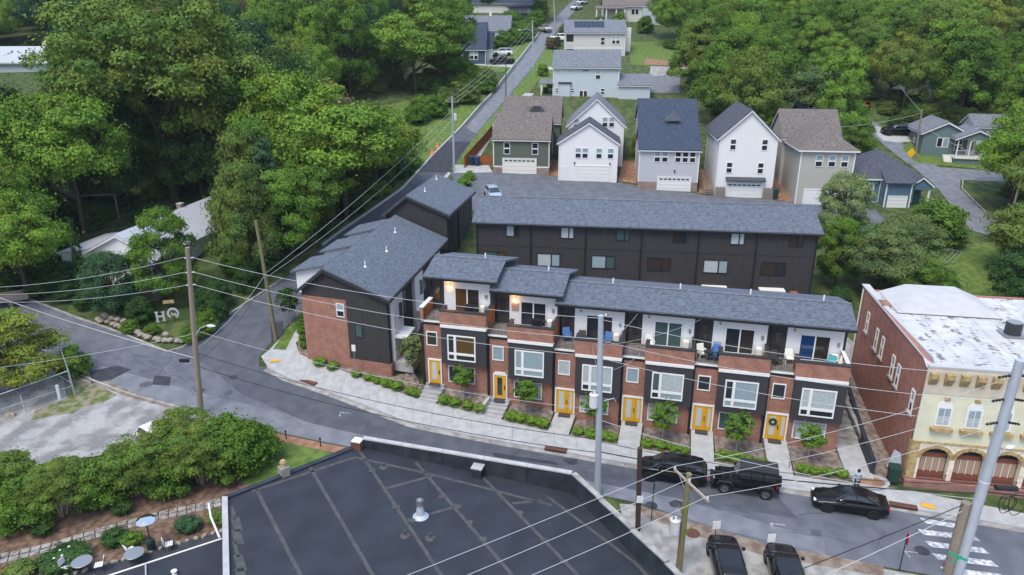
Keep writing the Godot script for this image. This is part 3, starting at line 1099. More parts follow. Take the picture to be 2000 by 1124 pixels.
# ---------------------------------------------------------------- ground, roads, pavements
const FAR_KERB = [[-21.9, 57.7], [-19.7, 56.2], [-15.2, 54.0], [-8.2, 50.0], [-1.6, 47.75], [2.5, 46.5], [7.5, 45.0], [11.7, 43.75], [17.8, 42.05], [25.6, 39.8], [32.6, 37.6], [46, 33.6], [60, 29.5]]
const NEAR_EDGE = [[-80, 75.5], [-60, 66], [-47.2, 60], [-38.5, 57], [-36.6, 55.9], [-32.5, 54], [-24.9, 51.1], [-19.3, 49.2], [-14.1, 47.4], [-4, 44.4], [8.6, 40.2], [10.7, 38.9], [13, 37.6], [15.8, 36.2], [19.6, 34.9], [22.4, 34.1], [32, 31.4], [44, 28], [56, 24.5]]
const SIDE_LEFT = [[-31.6, 60], [-30.5, 60.7], [-28.3, 65.4], [-24.6, 72.8], [-22, 80.9], [-19.3, 88.7], [-15.6, 100.5], [-12.6, 113.3], [-8.6, 126.3], [-4.2, 143.1], [1, 171.1], [7.6, 205.6], [17.3, 247.7], [27, 285], [40, 330]]
const SIDE_RIGHT = [[-22.6, 57.8], [-23.1, 59.4], [-22.6, 61.4], [-20.6, 67.5], [-17.2, 80], [-13, 95], [-9.6, 107.5], [-6.0, 123.5], [-0.9, 141.4], [4.0, 163.8], [8.3, 187.4], [12.7, 209], [22.4, 249.6], [31, 285], [44, 330]]
const BED_LINE = [[-20, 59.9], [-16.5, 58], [-12.2, 55.5], [-7.7, 53], [-2.1, 50.8], [3, 48.8], [7.8, 47.1], [12.8, 45.5], [18, 43.8], [22.6, 42.4]]


func along(line: Array, x: float) -> float:   # the line's distance at a given x
	for i in line.size() - 1:
		if x <= line[i + 1][0]:
			return lerpf(line[i][1], line[i + 1][1], clampf((x - line[i][0]) / (line[i + 1][0] - line[i][0]), 0, 1))
	return line[-1][1]


func back(line: Array) -> Array:
	var o := line.duplicate()
	o.reverse()
	return o


func build_ground() -> void:
	drape([[-500, 4], [500, 4], [500, 800], [-500, 800]], -0.06, "ground", M.forest_floor)
	# carriageways
	var main := [[-80, 86], [-54.3, 71.5], [-48.7, 68.5], [-43, 65.6], [-31.6, 60]] + FAR_KERB + back(NEAR_EDGE)
	drape(main, 0.0, "street", M.asphalt)
	drape(SIDE_LEFT + back(SIDE_RIGHT), 0.006, "side_street", M.asphalt_dark)
	drape([[-31.6, 60], [-21.9, 57.8], [-15.2, 54.0], [-8.2, 50.0], [-1.6, 47.7], [2.5, 46.5], [11.7, 43.7], [17.8, 42], [18.6, 38.6], [11.6, 40.6], [-1, 44.9], [-9, 47.6], [-16.5, 50.2], [-23.2, 54.2], [-27.6, 58.4]], 0.01, "resurfaced_lane", M.asphalt_dark)
	drape([[-6.9, 120], [-11.3, 120], [-14.0, 107.6], [-9.7, 107.4]], 0.014, "road_patch", M.patch)
	drape([[1.6, 171.1], [8.0, 205.6], [17.8, 247.7], [27, 285], [31, 285], [22, 249.6], [12.3, 209], [3.7, 163.8], [-1.2, 141.4], [-6.2, 123.5], [-8.0, 126.3], [-3.6, 143.1]], 0.012, "road_patch", M.asphalt_pale)
	drape([[-31.4, 56.6], [-29.9, 56.4], [-29.5, 55.1], [-31.1, 55.3]], 0.016, "road_patch", M.patch)
	drape([[-37.4, 57.2], [-35.4, 58.1], [-33.9, 57.5], [-34.9, 56.0], [-36.4, 55.4]], 0.016, "road_patch", M.patch)
	drape([[-1.6, 46.2], [3.2, 45.0], [3.4, 44.6], [-1.2, 45.6]], 0.016, "road_patch", M.patch)
	drape([[-23.6, 64.6], [-22.4, 64.9], [-21.6, 61.5], [-22.6, 61.6]], 0.016, "road_patch", M.patch)
	drape([[-47.2, 60.1], [-38.5, 57.1], [-32.5, 54.1], [-24.9, 51.2], [-14.1, 47.5], [-4, 44.5], [8.6, 40.3], [13, 37.7], [19, 35.2], [19.4, 36.6], [9.5, 41.6], [-13, 49.4], [-24.5, 53.4], [-33, 56.6], [-46, 61.6]], 0.008, "gutter_lane", M.asphalt_pale)
	# right hand road behind
	drape([[70, 60], [60, 80], [56.4, 85.3], [58.3, 92], [60.9, 101], [61.6, 109.1], [61.2, 115.2], [61, 128], [58, 140], [62, 141], [64.2, 128], [64.6, 115], [65.6, 109.6], [90, 105], [90, 101.5], [66, 104.6], [64, 101], [62, 93], [60.5, 86.9], [64, 80], [75, 60]], 0.0, "lane", M.asphalt_pale)
	drape([[61.8, 120.5], [63.8, 119.6], [71, 121], [72, 125], [66, 125.4], [61.8, 127.6]], 0.014, "driveway", M.concrete)
	# parking lot behind the rear row
	var lot := [[-9.3, 107.6], [-2.7, 107.7], [5.7, 106.2], [15.6, 103.7], [26.2, 98.8], [35.6, 96.3], [48, 93.0], [47, 84], [-3, 88], [-4.6, 90.5], [-7.6, 100]]
	drape(lot, 0.0, "parking_lot", M.asphalt)
	drape([[-9.2, 110.6], [-3.6, 110.4], [-2.9, 107.5], [-8.7, 107.3]], 0.012, "driveway", M.concrete)
	for i in 9:
		var x := -0.6 + i * 2.9
		drape([[x, 93.0 - i * 0.34], [x + 0.11, 93.0 - i * 0.34], [x + 0.21, 89.2 - i * 0.34], [x + 0.1, 89.2 - i * 0.34]], 0.006, "parking_line", M.worn_paint)
	drape([[26.6, 146], [33, 146], [37.5, 166], [31, 167], [28.6, 158]], 0.0, "driveway", M.asphalt_pale)
	drape([[29.5, 160], [38, 160], [40, 169], [31.5, 170]], 0.006, "driveway", M.concrete_old)
	# gravel yard, verges and lawns at the left
	drape([[-70, 70], [-60, 65.6], [-47.2, 59.7], [-38.5, 56.7], [-32.5, 53.7], [-24.9, 50.8], [-23.4, 48.4], [-24.4, 46.6], [-29, 46.2], [-34, 45], [-46, 38], [-80, 38]], 0.0, "gravel_yard", M.gravel)
	drape([[-39.6, 56.9], [-36.2, 55.4], [-34.9, 54.7], [-33.4, 53.9], [-33.9, 52.9], [-35.3, 52.2], [-35.7, 51.3], [-37.2, 51.0], [-38.6, 50.4], [-39, 51.6], [-37.4, 53.4]], 0.008, "verge", M.thin_grass)
	drape([[-24.4, 50.6], [-14.3, 47.0], [-9, 45.2], [-9, 38], [-20, 43], [-23, 46]], 0.004, "lawn", M.grass)
	drape([[-24.8, 50.9], [-14.1, 47.3], [-3.6, 44.2], [-3.6, 43.6], [-14.4, 46.5], [-24.6, 50.1]], 0.014, "verge", M.red_clay)
	drape([[-19.5, 44], [-16, 40.6], [-15.4, 32], [-15.4, 24], [-60, 24], [-60, 37], [-36, 41.5], [-28.5, 43.9]], -0.01, "garden_bed", M.mulch)
	drape([[-38.4, 57.4], [-38.4, 56.6], [-32.4, 53.6], [-24.8, 50.75], [-24.6, 51.2], [-32.2, 54.2]], 0.012, "verge", M.dirt)
	# grass beside the street uphill
	drape([[-26, 112], [-13.2, 112], [-9.2, 125.5], [-5, 142], [-16, 144], [-30, 132]], 0.004, "lawn", M.grass)
	drape([[-13, 168], [-2, 163], [1, 171], [6, 196], [-2, 200], [-14, 190]], 0.004, "lawn", M.grass)
	drape([[-7, 169.6], [0.1, 167.5], [1.0, 171.4], [-6, 174]], 0.012, "driveway", M.concrete)
	drape([[-9.4, 108], [-6.0, 123.5], [-0.9, 141.4], [4, 163.8], [8.3, 187.4], [10, 187], [7.6, 166], [3.4, 146], [-2, 127], [-6, 112.6]], 0.004, "verge", M.grass)
	drape([[-7.5, 111.8], [-5.2, 122], [2.6, 146], [4.4, 145.6], [-3.4, 121.6], [-5.5, 111.6]], 0.03, "footpath", M.concrete)
	drape([[5.2, 150], [8.8, 150], [10, 187], [6.4, 166]], 0.006, "lawn", M.grass)
	drape([[6.4, 165.6], [11, 165], [11.2, 167.4], [6.8, 168.4]], 0.03, "footpath", M.concrete)
	drape([[27, 170], [46, 166], [52, 180], [40, 196], [30, 194]], 0.006, "lawn", M.grass)
	drape([[30, 171], [43, 166.6], [44.6, 169.4], [31.5, 176.6]], 0.012, "bank", M.red_clay)
	drape([[-9.2, 107], [-9.6, 107.6], [-12.7, 96.5], [-17, 81], [-20.4, 68.5], [-19.6, 68], [-16, 81], [-11.8, 95.8]], 0.05, "kerb", M.concrete)
	# back yards between the houses
	drape([[15.5, 104], [18.2, 103.3], [20.2, 112], [17.5, 112.6]], 0.01, "yard", M.red_clay)
	drape([[26.3, 99.2], [28.6, 98.6], [31, 108], [28.6, 109]], 0.01, "yard", M.red_clay)
	drape([[35.6, 96.8], [38.6, 95.2], [40, 106], [37, 107]], 0.01, "yard", M.red_clay)
	drape([[5.4, 107], [7.2, 105.2], [8, 112], [6, 113]], 0.01, "yard", M.red_clay)
	drape([[62.8, 111.6], [65.8, 110.5], [74, 108], [80, 118], [66, 120.6], [63.4, 117]], 0.006, "lawn", M.grass)
	drape([[42, 64], [64, 60], [66, 74], [58, 82], [47, 80]], 0.006, "lawn", M.grass)
	drape([[-4.5, 70], [30.6, 66.4], [32.5, 60], [24.3, 47], [-6, 54.6]], 0.004, "courtyard", M.concrete_old)
	# pavement along the townhouses, slab by slab
	var walk := Node3D.new()
	walk.name = "pavement"
	add_child(walk)
	walk.set_meta("kind", "structure")
	var outer := finer(FAR_KERB, 0.25)
	var x := -19.4
	while x < 58.0:
		var x2 := x + 1.62
		var s := S()
		var far0 := along(BED_LINE, x) if x < 22.0 else lerpf(42.6, 42.0, (x - 22.0) / 3.0) - maxf(0, x - 27.0) * 0.2
		var far1 := along(BED_LINE, x2) if x2 < 22.0 else lerpf(42.6, 42.0, (x2 - 22.0) / 3.0) - maxf(0, x2 - 27.0) * 0.2
		var n0 := along(FAR_KERB, x) + 0.2
		var n1 := along(FAR_KERB, x2) + 0.2
		var g := 0.006
		var p := [at(x + g, n0, 0.13), at(x2 - g, n1, 0.13), at(x2 - g, far1, 0.14), at(x + g, far0, 0.14)]
		s.prism([p[0], p[1], p[2], p[3]], Vector3(0, -0.12, 0))
		part(walk, "pavement_slab", s, M.concrete)
		x = x2
	var corner := S()
	drape_into(corner, [[-19.4, 56.2], [-21.8, 57.7], [-22.9, 59.3], [-22.4, 60.2], [-20.1, 68], [-18.7, 68], [-20.2, 61.2], [-19.4, 59.5]], 0.13)
	part(walk, "pavement_corner", corner, M.concrete)
	var strip := S()
	drape_into(strip, [[-22.1, 60.3], [-20.9, 67.4], [-20.0, 67.4], [-20.75, 62.6], [-20.9, 60.2]], 0.137)
	part(walk, "verge", strip, M.grass)
	var kerb := S()
	strip_into(kerb, FAR_KERB, 0.0, 0.19, -0.1, 0.14)
	struct("kerb", kerb, M.concrete)
	var gut := S()
	strip_into(gut, FAR_KERB, -0.42, -0.004, -0.1, 0.018)
	struct("gutter", gut, M.concrete_old)
	var kerb2 := S()
	strip_into(kerb2, back(SIDE_RIGHT.slice(0, 4)), 0.0, 0.0, -0.1, 0.14)
	var nk := S()
	strip_into(nk, [[-38.2, 57.0], [-36.6, 56.0], [-32.5, 54.1], [-24.9, 51.2]], -0.18, 0.0, -0.1, 0.1)
	struct("kerb", nk, M.concrete_old)
	var lk := S()
	strip_into(lk, [[-54.3, 71.4], [-48.7, 68.4], [-43, 65.5], [-37, 62.7], [-31.8, 60.1], [-30.6, 60.8], [-28.4, 65.5], [-24.8, 72.9]], -0.12, 0.05, -0.1, 0.12)
	struct("kerb", lk, M.concrete_old)
	var uk := S()
	strip_into(uk, [[-22.2, 80.9], [-19.5, 88.7], [-15.8, 100.5], [-12.8, 113.3], [-8.8, 126.3], [-4.4, 143.1], [0.8, 171.1], [7.4, 205.6]], 0.0, 0.25, -0.1, 0.16)
	struct("kerb", uk, M.concrete)
	var rk := S()
	strip_into(rk, [[60.6, 86.8], [62.2, 93], [64.2, 101], [66.2, 104.4]], -0.15, 0.0, -0.1, 0.14)
	struct("kerb", rk, M.concrete_old)
	# forecourt below the crossing
	drape([[7.2, 40.2], [8.6, 40.0], [10.7, 38.7], [13, 37.4], [15.8, 36.0], [19.6, 34.7], [22.4, 33.9], [32, 31.2], [40, 29], [40, 20], [7.0, 20]], 0.004, "forecourt", M.concrete_old)
	drape([[8.4, 40.1], [10.7, 38.9], [13, 37.6], [15.8, 36.2], [22, 34.3], [21.6, 33.4], [15.4, 35.1], [11.5, 37.0], [8.6, 38.9]], 0.01, "verge", M.dirt)
	drape([[22.3, 33.6], [32, 30.9], [40, 28.7], [40, 27.6], [22.0, 32.9]], 0.12, "kerb", M.concrete)
	# crossing
	var cross := Node3D.new()
	cross.name = "road_markings"
	add_child(cross)
	cross.set_meta("kind", "structure")
	for i in 6:
		var c := [27.55 - i * 0.16, 38.1 - i * 1.12]
		var s := S()
		var hx := 1.05 if i == 0 else 1.6
		drape_into(s, [[c[0] - hx, c[1] + 0.62], [c[0] + hx, c[1] - 0.02], [c[0] + hx + 0.1, c[1] - 0.56], [c[0] - hx + 0.1, c[1] + 0.06]], 0.02)
		part(cross, "crossing_stripe", s, M.road_paint)
	var cr := RandomNumberGenerator.new()
	cr.seed = 15
	for i in 34:   # sealed and open cracks
		var p := Vector2(cr.randf_range(-40, 24), 0)
		p.y = lerpf(along(NEAR_EDGE, p.x), along(FAR_KERB, p.x) if p.x > -21 else along(NEAR_EDGE, p.x) + 6.5, cr.randf_range(0.12, 0.92))
		var dir := Vector2.from_angle(-0.28 + (0.0 if i % 3 else 1.4) + cr.randf_range(-0.3, 0.3))
		var s := S()
		for j in cr.randi_range(3, 8):
			var e := p + dir.rotated(cr.randf_range(-0.5, 0.5)) * cr.randf_range(0.5, 1.1)
			var w := (e - p).orthogonal().normalized() * cr.randf_range(0.007, 0.016)
			drape_into(s, [[p.x - w.x, p.y - w.y], [e.x - w.x, e.y - w.y], [e.x + w.x, e.y + w.y], [p.x + w.x, p.y + w.y]], 0.019)
			p = e
		if s.v.size():
			part(cross, "crack", s, M.patch)
	for i in 12:   # oil spots and old patches
		var p := Vector2(cr.randf_range(-34, 22), 0)
		p.y = lerpf(along(NEAR_EDGE, p.x), along(FAR_KERB, p.x) if p.x > -21 else along(NEAR_EDGE, p.x) + 6.5, cr.randf_range(0.25, 0.85))
		var s := S()
		var poly := []
		var rr := cr.randf_range(0.2, 0.6)
		for j in 9:
			poly.append([p.x + cos(TAU * j / 9) * rr * cr.randf_range(0.6, 1.3), p.y + sin(TAU * j / 9) * rr * cr.randf_range(0.5, 1.0)])
		drape_into(s, poly, 0.0175)
		if s.v.size():
			part(cross, "stain", s, M.asphalt_dark if i % 3 else M.patch)
	for q in [[23.9, 35.6], [-14, 51.5], [16.6, 38.2]]:
		var s := S()
		drape_into(s, [[q[0], q[1]], [q[0] + 0.9, q[1] - 0.2], [q[0] + 0.94, q[1] - 0.28], [q[0] + 0.1, q[1] - 0.12], [q[0] + 0.1, q[1] - 0.6], [q[0], q[1] - 0.6]], 0.02)
		part(cross, "worn_mark", s, M.worn_paint)


# ---------------------------------------------------------------- the townhouses
const ROW_TURN := -0.24435


func row_at(s: float, q: float, y: float) -> Vector3:
	return Vector3(4.34 + 0.9703 * s + 0.2419 * q, y, -(50.95 - 0.2419 * s + 0.9703 * q))


const UNIT_LABELS = [
	"brick and charcoal townhouse with the highest roof, lit wall lamp and cedar screens",
	"brick townhouse one roof step lower, second from the street corner, picture on its terrace wall",
	"brick townhouse behind the tall grey concrete pole, blue seat on its terrace",
	"brick townhouse with teal terrace door, between the concrete pole and the blue chairs",
	"brick townhouse with blue chairs and round table on its terrace, behind the boxy black off-roader",
	"brick townhouse at the low end of the row, green wreath on its yellow door"]


func build_town_row() -> void:
	var edge := [-12.03, -6.44, -1.05, 4.3, 9.65, 15.0, 20.35]
	var floor_y := [2.05, 1.35, 0.72, 0.72, 0.72, 0.72]
	var picture := [["glass", "glass_warm", "glass", "glass"], ["blind", "blind", "blind", "blind"], ["blind_white", "blind_white", "glass", "blind"], ["glass_teal", "blind_white", "glass", "blind"], ["glass", "blind", "blind", "blind"], ["blind_white", "blind_white", "glass", "glass"]]
	var ground_pane := [["glass", "glass_warm"], ["glass", "blind"], ["blind_white", "blind"], ["blind_white", "blind_white"], ["glass_teal", "glass"], ["blind_white", "blind_white"]]
	var slider := [["glass_warm", "glass_brown"], ["glass", "glass"], ["glass", "glass_brown"], ["glass_teal", "glass_teal"], ["glass", "glass_brown"], ["glass_blue", "glass_brown"]]
	var small := [["glass_brown"], ["blind"], ["blind_white"], ["blind"], ["glass"], ["glass"]]
	for i in 6:
		var w: float = edge[i + 1] - edge[i]
		var o := thing("townhouse", UNIT_LABELS[i], "townhouse", row_at(edge[i], 0, floor_y[i]), ROW_TURN, "brick townhouses along the street")
		var g := 0.0
		# brick lower storeys and charcoal upper storey, one profile each
		part(o, "brick_wall", S().box(g, w, -1.6, 5.5, -9.0, 0.0), M.brick)
		part(o, "upper_wall", S().prism([Vector3(g, 5.5, -2.3), Vector3(g, 8.74, -2.3), Vector3(g, 9.42, -4.6), Vector3(g, 8.55, -9.0), Vector3(g, 5.5, -9.0)], Vector3(w - g, 0, 0)), M.dark_siding)
		part(o, "white_wall_panel", S().box(1.2, 5.15, 5.76, 8.62, -2.3, -2.24), M.white_panel)
		# bay box with its white flashing
		var bx0 := 1.78
		var bx1 := w - 0.04
		part(o, "bay_box", S().box(bx0, bx1, 2.15, 5.36, 0.0, 0.5), M.dark_panel)
		part(o, "ledge", S().box(bx0 - 0.03, bx1 + 0.02, 5.36, 5.58, 0.0, 0.56), M.white)
		part(o, "coping", S().box(0.0, bx0 - 0.03, 5.5, 5.6, -0.3, 0.06), M.white)
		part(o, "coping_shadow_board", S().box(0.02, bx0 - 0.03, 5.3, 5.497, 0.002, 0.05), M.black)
		part(o, "terrace_floor", S().box(0.02, w - 0.02, 5.501, 5.74, -2.25, -0.31), M.terrace)
		var par := S()
		var px0 := 1.68
		par.box(px0, bx1, 5.58, 6.72, 0.14, 0.46)
		par.box(bx1 - 0.24, bx1, 5.75, 6.72, -2.2, 0.139)
		par.box(px0, px0 + 0.24, 5.75, 6.72, -0.9, 0.139)
		part(o, "parapet", par, M.brick)
		var cap := S()
		cap.box(px0 - 0.04, bx1 + 0.03, 6.72, 6.79, 0.1, 0.5)
		cap.box(bx1 - 0.28, bx1 + 0.03, 6.72, 6.79, -2.2, 0.099)
		cap.box(px0 - 0.04, px0 + 0.28, 6.72, 6.79, -0.9, 0.099)
		part(o, "parapet_cap", cap, M.dark_metal)
		part(o, "parapet_lining", S().box(px0 + 0.25, bx1 - 0.25, 5.75, 6.7, 0.09, 0.137), M.dark_siding)
		if i < 2:
			part(o, "cedar_screen", S().box(bx1 + 0.002, bx1 + 0.03, 5.62, 6.71, -2.2, 0.12), M.cedar)
			part(o, "cedar_screen", S().box(bx1 - 0.27, bx1 - 0.242, 5.75, 6.71, -2.2, 0.12), M.cedar)
		if i == 0:
			part(o, "parapet", S().box(-0.1, 0.18, 5.6, 6.72, -2.2, 0.1), M.brick)
			part(o, "cedar_screen", S().box(0.182, 0.21, 5.75, 6.71, -2.2, -0.05), M.cedar)
			part(o, "parapet_cap", S().box(-0.14, 0.22, 6.72, 6.79, -2.2, 0.14), M.white)
		if i == 5:
			part(o, "parapet_cap", S().box(bx1 - 0.26, bx1 + 0.01, 6.793, 6.82, -2.2, 0.0), M.white)
		railing(o, Vector3(0.22 if i == 0 else 0.05, 5.6, -0.05), Vector3(px0 - 0.02, 5.6, -0.05), 1.02, "black")
		# roof
		var a := -0.02
		var b := w + 0.0
		if i == 0:
			a = -0.35
			b = w + 0.3
		elif i == 1:
			a = -0.28
			b = w + 0.32
		elif i == 5:
			b = w + 0.42
		elif i == 2:
			a = -0.3
		var r := S()
		r.slab(Vector3(a, 8.85, -1.5), Vector3(b, 8.85, -1.5), Vector3(b, 9.7, -4.6), Vector3(a, 9.7, -4.6), 0.16)
		r.slab(Vector3(b, 8.5, -9.4), Vector3(a, 8.5, -9.4), Vector3(a, 9.7, -4.6), Vector3(b, 9.7, -4.6), 0.16)
		var rf := part(o, "roof", r, M.shingle)
		part(rf, "gutter", S().box(a, b, 8.58, 8.74, -1.56, -1.44), M.black)
		part(rf, "ridge_cap", S().box(a, b, 9.69, 9.735, -4.72, -4.48), M.shingle_grey)
		part(rf, "ridge_vent", S().lathe([[0.07, 0], [0.06, 0.5], [0.0, 0.5]], 8), M.white, Transform3D(Basis.IDENTITY, Vector3(w * 0.72, 9.6, -4.9)))
		# openings
		var full := i >= 2
		front_door(o, face(Vector3(0.95 if full else 1.0, 0.0, 0.0)), 1.42 if full else 0.98, 2.12, 0.95, "yellow_door", "frost" if i != 1 else "glass")
		part(o, "doormat", S().box(0.5, 1.45, 0.0, 0.025, 0.1, 0.6), M.wicker)
		window(o, face(Vector3(0.82, 3.42, 0)), 0.95, 1.25, "white", WHOLE, small[i], 0.08)
		window(o, face(Vector3(3.5, 2.55, 0.5)), 2.36, 2.22, "white", PICTURE_WINDOW, picture[i], 0.1)
		window(o, face(Vector3(3.3, 0.3, 0)), 2.3, 1.5, "white", WIDE, ground_pane[i], 0.07)
		window(o, face(Vector3(3.2, 5.76, -2.24)), 2.1, 2.05, "white", PAIR, slider[i], 0.05, "sliding_door")
		window(o, face(Vector3(0.62, 6.55, -2.3)), 0.5, 1.25, "dark_metal", WHOLE, ["glass_warm" if i == 0 else "glass_brown"], 0.05)
		part(o, "downspout", S().box(-0.07, 0.1, -1.2, 5.28, 0.02, 0.14), M.black)
		part(o, "downspout", S().box(0.0, 0.12, 5.75, 8.6, -2.29, -2.16), M.black)
		part(o, "wall_vent", S().box(4.75, 4.92, 7.1, 7.4, -2.24, -2.12), M.grey_metal)
		part(o, "condenser", S().box(4.42, 4.84, 5.75, 6.55, -2.1, -1.5), M.offwhite)
		if i < 2:
			var lamp := part(o, "wall_lamp", S().box(1.62, 1.74, 8.0, 8.24, -2.24, -2.12), M.black)
			part(lamp, "bulb", S().box(1.645, 1.715, 8.03, 8.21, -2.12, -2.1), M.lamp_glow)
			for y in [8.4, 7.75]:
				var l := OmniLight3D.new()
				l.name = "lamp_light"
				l.light_color = Color(1.0, 0.74, 0.45)
				l.light_energy = 0.12
				l.omni_range = 12.0
				l.omni_attenuation = 2.0
				l.light_size = 0.06
				l.shadow_enabled = true
				l.position = Vector3(1.68, y, -2.02)
				lamp.add_child(l)
		else:
			part(o, "wall_lamp", S().box(1.62, 1.74, 8.0, 8.22, -2.24, -2.12), M.grey_metal)
		if i == 1:
			part(o, "wall_picture", S().box(1.4, 2.0, 6.9, 7.6, -2.24, -2.21), M.curtain)
			part(o, "house_number_board", S().box(0.55, 1.45, 2.26, 2.4, 0.0, 0.11), M.white)
		if i == 5:
			var wr := S()
			for k in 20:
				var t := TAU * k / 20.0
				wr.xf = Transform3D(Basis(Vector3(0, 0, 1), t + k), Vector3(0.7 + cos(t) * 0.22, 1.5 + sin(t) * 0.22, 0.11))
				wr.box(-0.07, 0.07, -0.05, 0.05, -0.04, 0.04)
			tag(part(self, numbered("door_wreath"), wr, M.bin_green, o.transform), "dark green wreath hung on the yellow door of the end townhouse", "wreath")
		# planting bed and the walk up to the door
		build_front_bed(i, edge[i], w, floor_y[i])


func build_front_bed(i: int, s0: float, w: float, fy: float) -> void:
	var nm_: String = ["first", "second", "third", "fourth", "fifth", "sixth"][i]
	var q0 := row_at(s0 + 1.95, 0, fy - 0.35)
	var q1 := row_at(s0 + w + 0.12, 0, fy - 0.45)
	var n0 := Vector3(q0.x - 0.7, 0, 0)
	n0 = at(n0.x, along(BED_LINE, n0.x), 0.15)
	var n1 := at(q1.x - 0.7, along(BED_LINE, q1.x - 0.7), 0.15)
	var s := S()
	s.quad(n0, n1, q1, q0)
	s.quad(n0 - Vector3(0, 0.5, 0), n1 - Vector3(0, 0.5, 0), n1, n0)
	s.quad(n1 - Vector3(0, 0.5, 0), q1 - Vector3(0, 1, 0), q1, n1)
	s.quad(q0 - Vector3(0, 1, 0), n0 - Vector3(0, 0.5, 0), n0, q0)
	struct("garden_bed", s, M.bed)
	# walk: a flight of broad treads
	var a := row_at(s0 + 0.22, 0.06, fy - 0.02)
	var b := row_at(s0 + 1.85, 0.06, fy - 0.02)
	var c := at(a.x - 0.75, along(BED_LINE, a.x - 0.75), 0.16)
	var d := at(b.x - 0.75, along(BED_LINE, b.x - 0.75), 0.16)
	var o := Node3D.new()
	o.name = numbered("entrance_steps")
	add_child(o)
	tag(o, "pale concrete walk from the pavement up to the yellow door of the %s townhouse" % nm_, "steps", "entrance walks of the townhouses")
	var n := 5 if i < 2 else 4
	for k in n:
		var t0 := float(k) / n
		var t1 := float(k + 1) / n
		var y := lerpf(d.y, a.y, (k + 0.5) / (n - 0.5)) if i < 2 else 0.0
		var p := [c.lerp(a, t0), d.lerp(b, t0), d.lerp(b, t1), c.lerp(a, t1)]
		if i < 2:
			for j in 4:
				p[j].y = y
		if k < n - 1:
			p[2] = p[2].lerp(p[1], 0.012)
			p[3] = p[3].lerp(p[0], 0.012)
		part(o, "tread", S().prism(p, Vector3(0, -0.9, 0)), M.concrete)
	if i == 1:
		single("step_wall", "short white wall sloping beside the second townhouse's entrance walk", "wall", S().prism([c + Vector3(-0.3, 0.5, 0), c + Vector3(-0.06, 0.5, 0), a + Vector3(-0.06, 0.3, 0.5), a + Vector3(-0.3, 0.3, 0.5)], Vector3(0, -1.0, 0)), M.concrete)
	if i == 0:
		var hr := thing("handrail", "thin dark handrail beside the steps of the highest townhouse", "handrail", Vector3.ZERO)
		part(hr, "rail", S().rod(c + Vector3(-0.1, 0.95, 0), a + Vector3(-0.1, 0.95, 0.2), 0.025, 6), M.black)
		part(hr, "post", S().rod(c + Vector3(-0.1, -0.2, 0), c + Vector3(-0.1, 0.95, 0), 0.02, 6), M.black)
		part(hr, "post", S().rod(a + Vector3(-0.1, -0.3, 0.2), a + Vector3(-0.1, 0.95, 0.2), 0.02, 6), M.black)
	# shrubs along the pavement edge
	var k := 4 if i != 5 else 4
	for j in k:
		var t := (j + 0.6 + rng.randf_range(-0.15, 0.15)) / k
		var p := n0.lerp(n1, t).lerp(q0.lerp(q1, t), 0.16)
		var sh := thing("shrub", "small clipped green shrub by the pavement before the %s townhouse" % nm_, "shrub", p + Vector3(0, -0.06, 0), rng.randf() * TAU, "small shrubs before the townhouses")
		var z := rng.randf_range(0.75, 1.05)
		part(sh, "crown", crowns.round0, M.leaf_bright, Transform3D(Basis.from_scale(Vector3(z, z * 0.85, z)), Vector3.ZERO))
	if i > 0:
		var p := n0.lerp(n1, 0.42).lerp(q0.lerp(q1, 0.42), 0.45)
		if i == 5:
			p = n0.lerp(n1, 0.3).lerp(q0.lerp(q1, 0.3), 0.45)
		street_tree(p, "slim young tree in the planting bed before the %s townhouse window" % nm_, 3.3)
	if i == 0:
		street_tree(n0.lerp(n1, 0.5).lerp(q0.lerp(q1, 0.5), 0.5), "slim young tree before the ground floor window of the highest townhouse", 3.2)


func street_tree(p: Vector3, label: String, h: float, leaf := "leaf_mid") -> void:
	var o := thing("young_tree", label, "tree", p, rng.randf() * TAU, "young trees before the townhouses")
	part(o, "trunk", S().tube([Vector3.ZERO, Vector3(0.02, h * 0.5, 0), Vector3(0, h * 0.85, 0.02)], [0.04, 0.03, 0.012], 6), M.bark_pale)
	part(o, "crown", crowns["small%d" % (int(absf(p.x * 7)) % 2)], M[leaf], Transform3D(Basis.from_scale(Vector3(h * 1.0, h * 1.05, h * 1.0)), Vector3.ZERO))


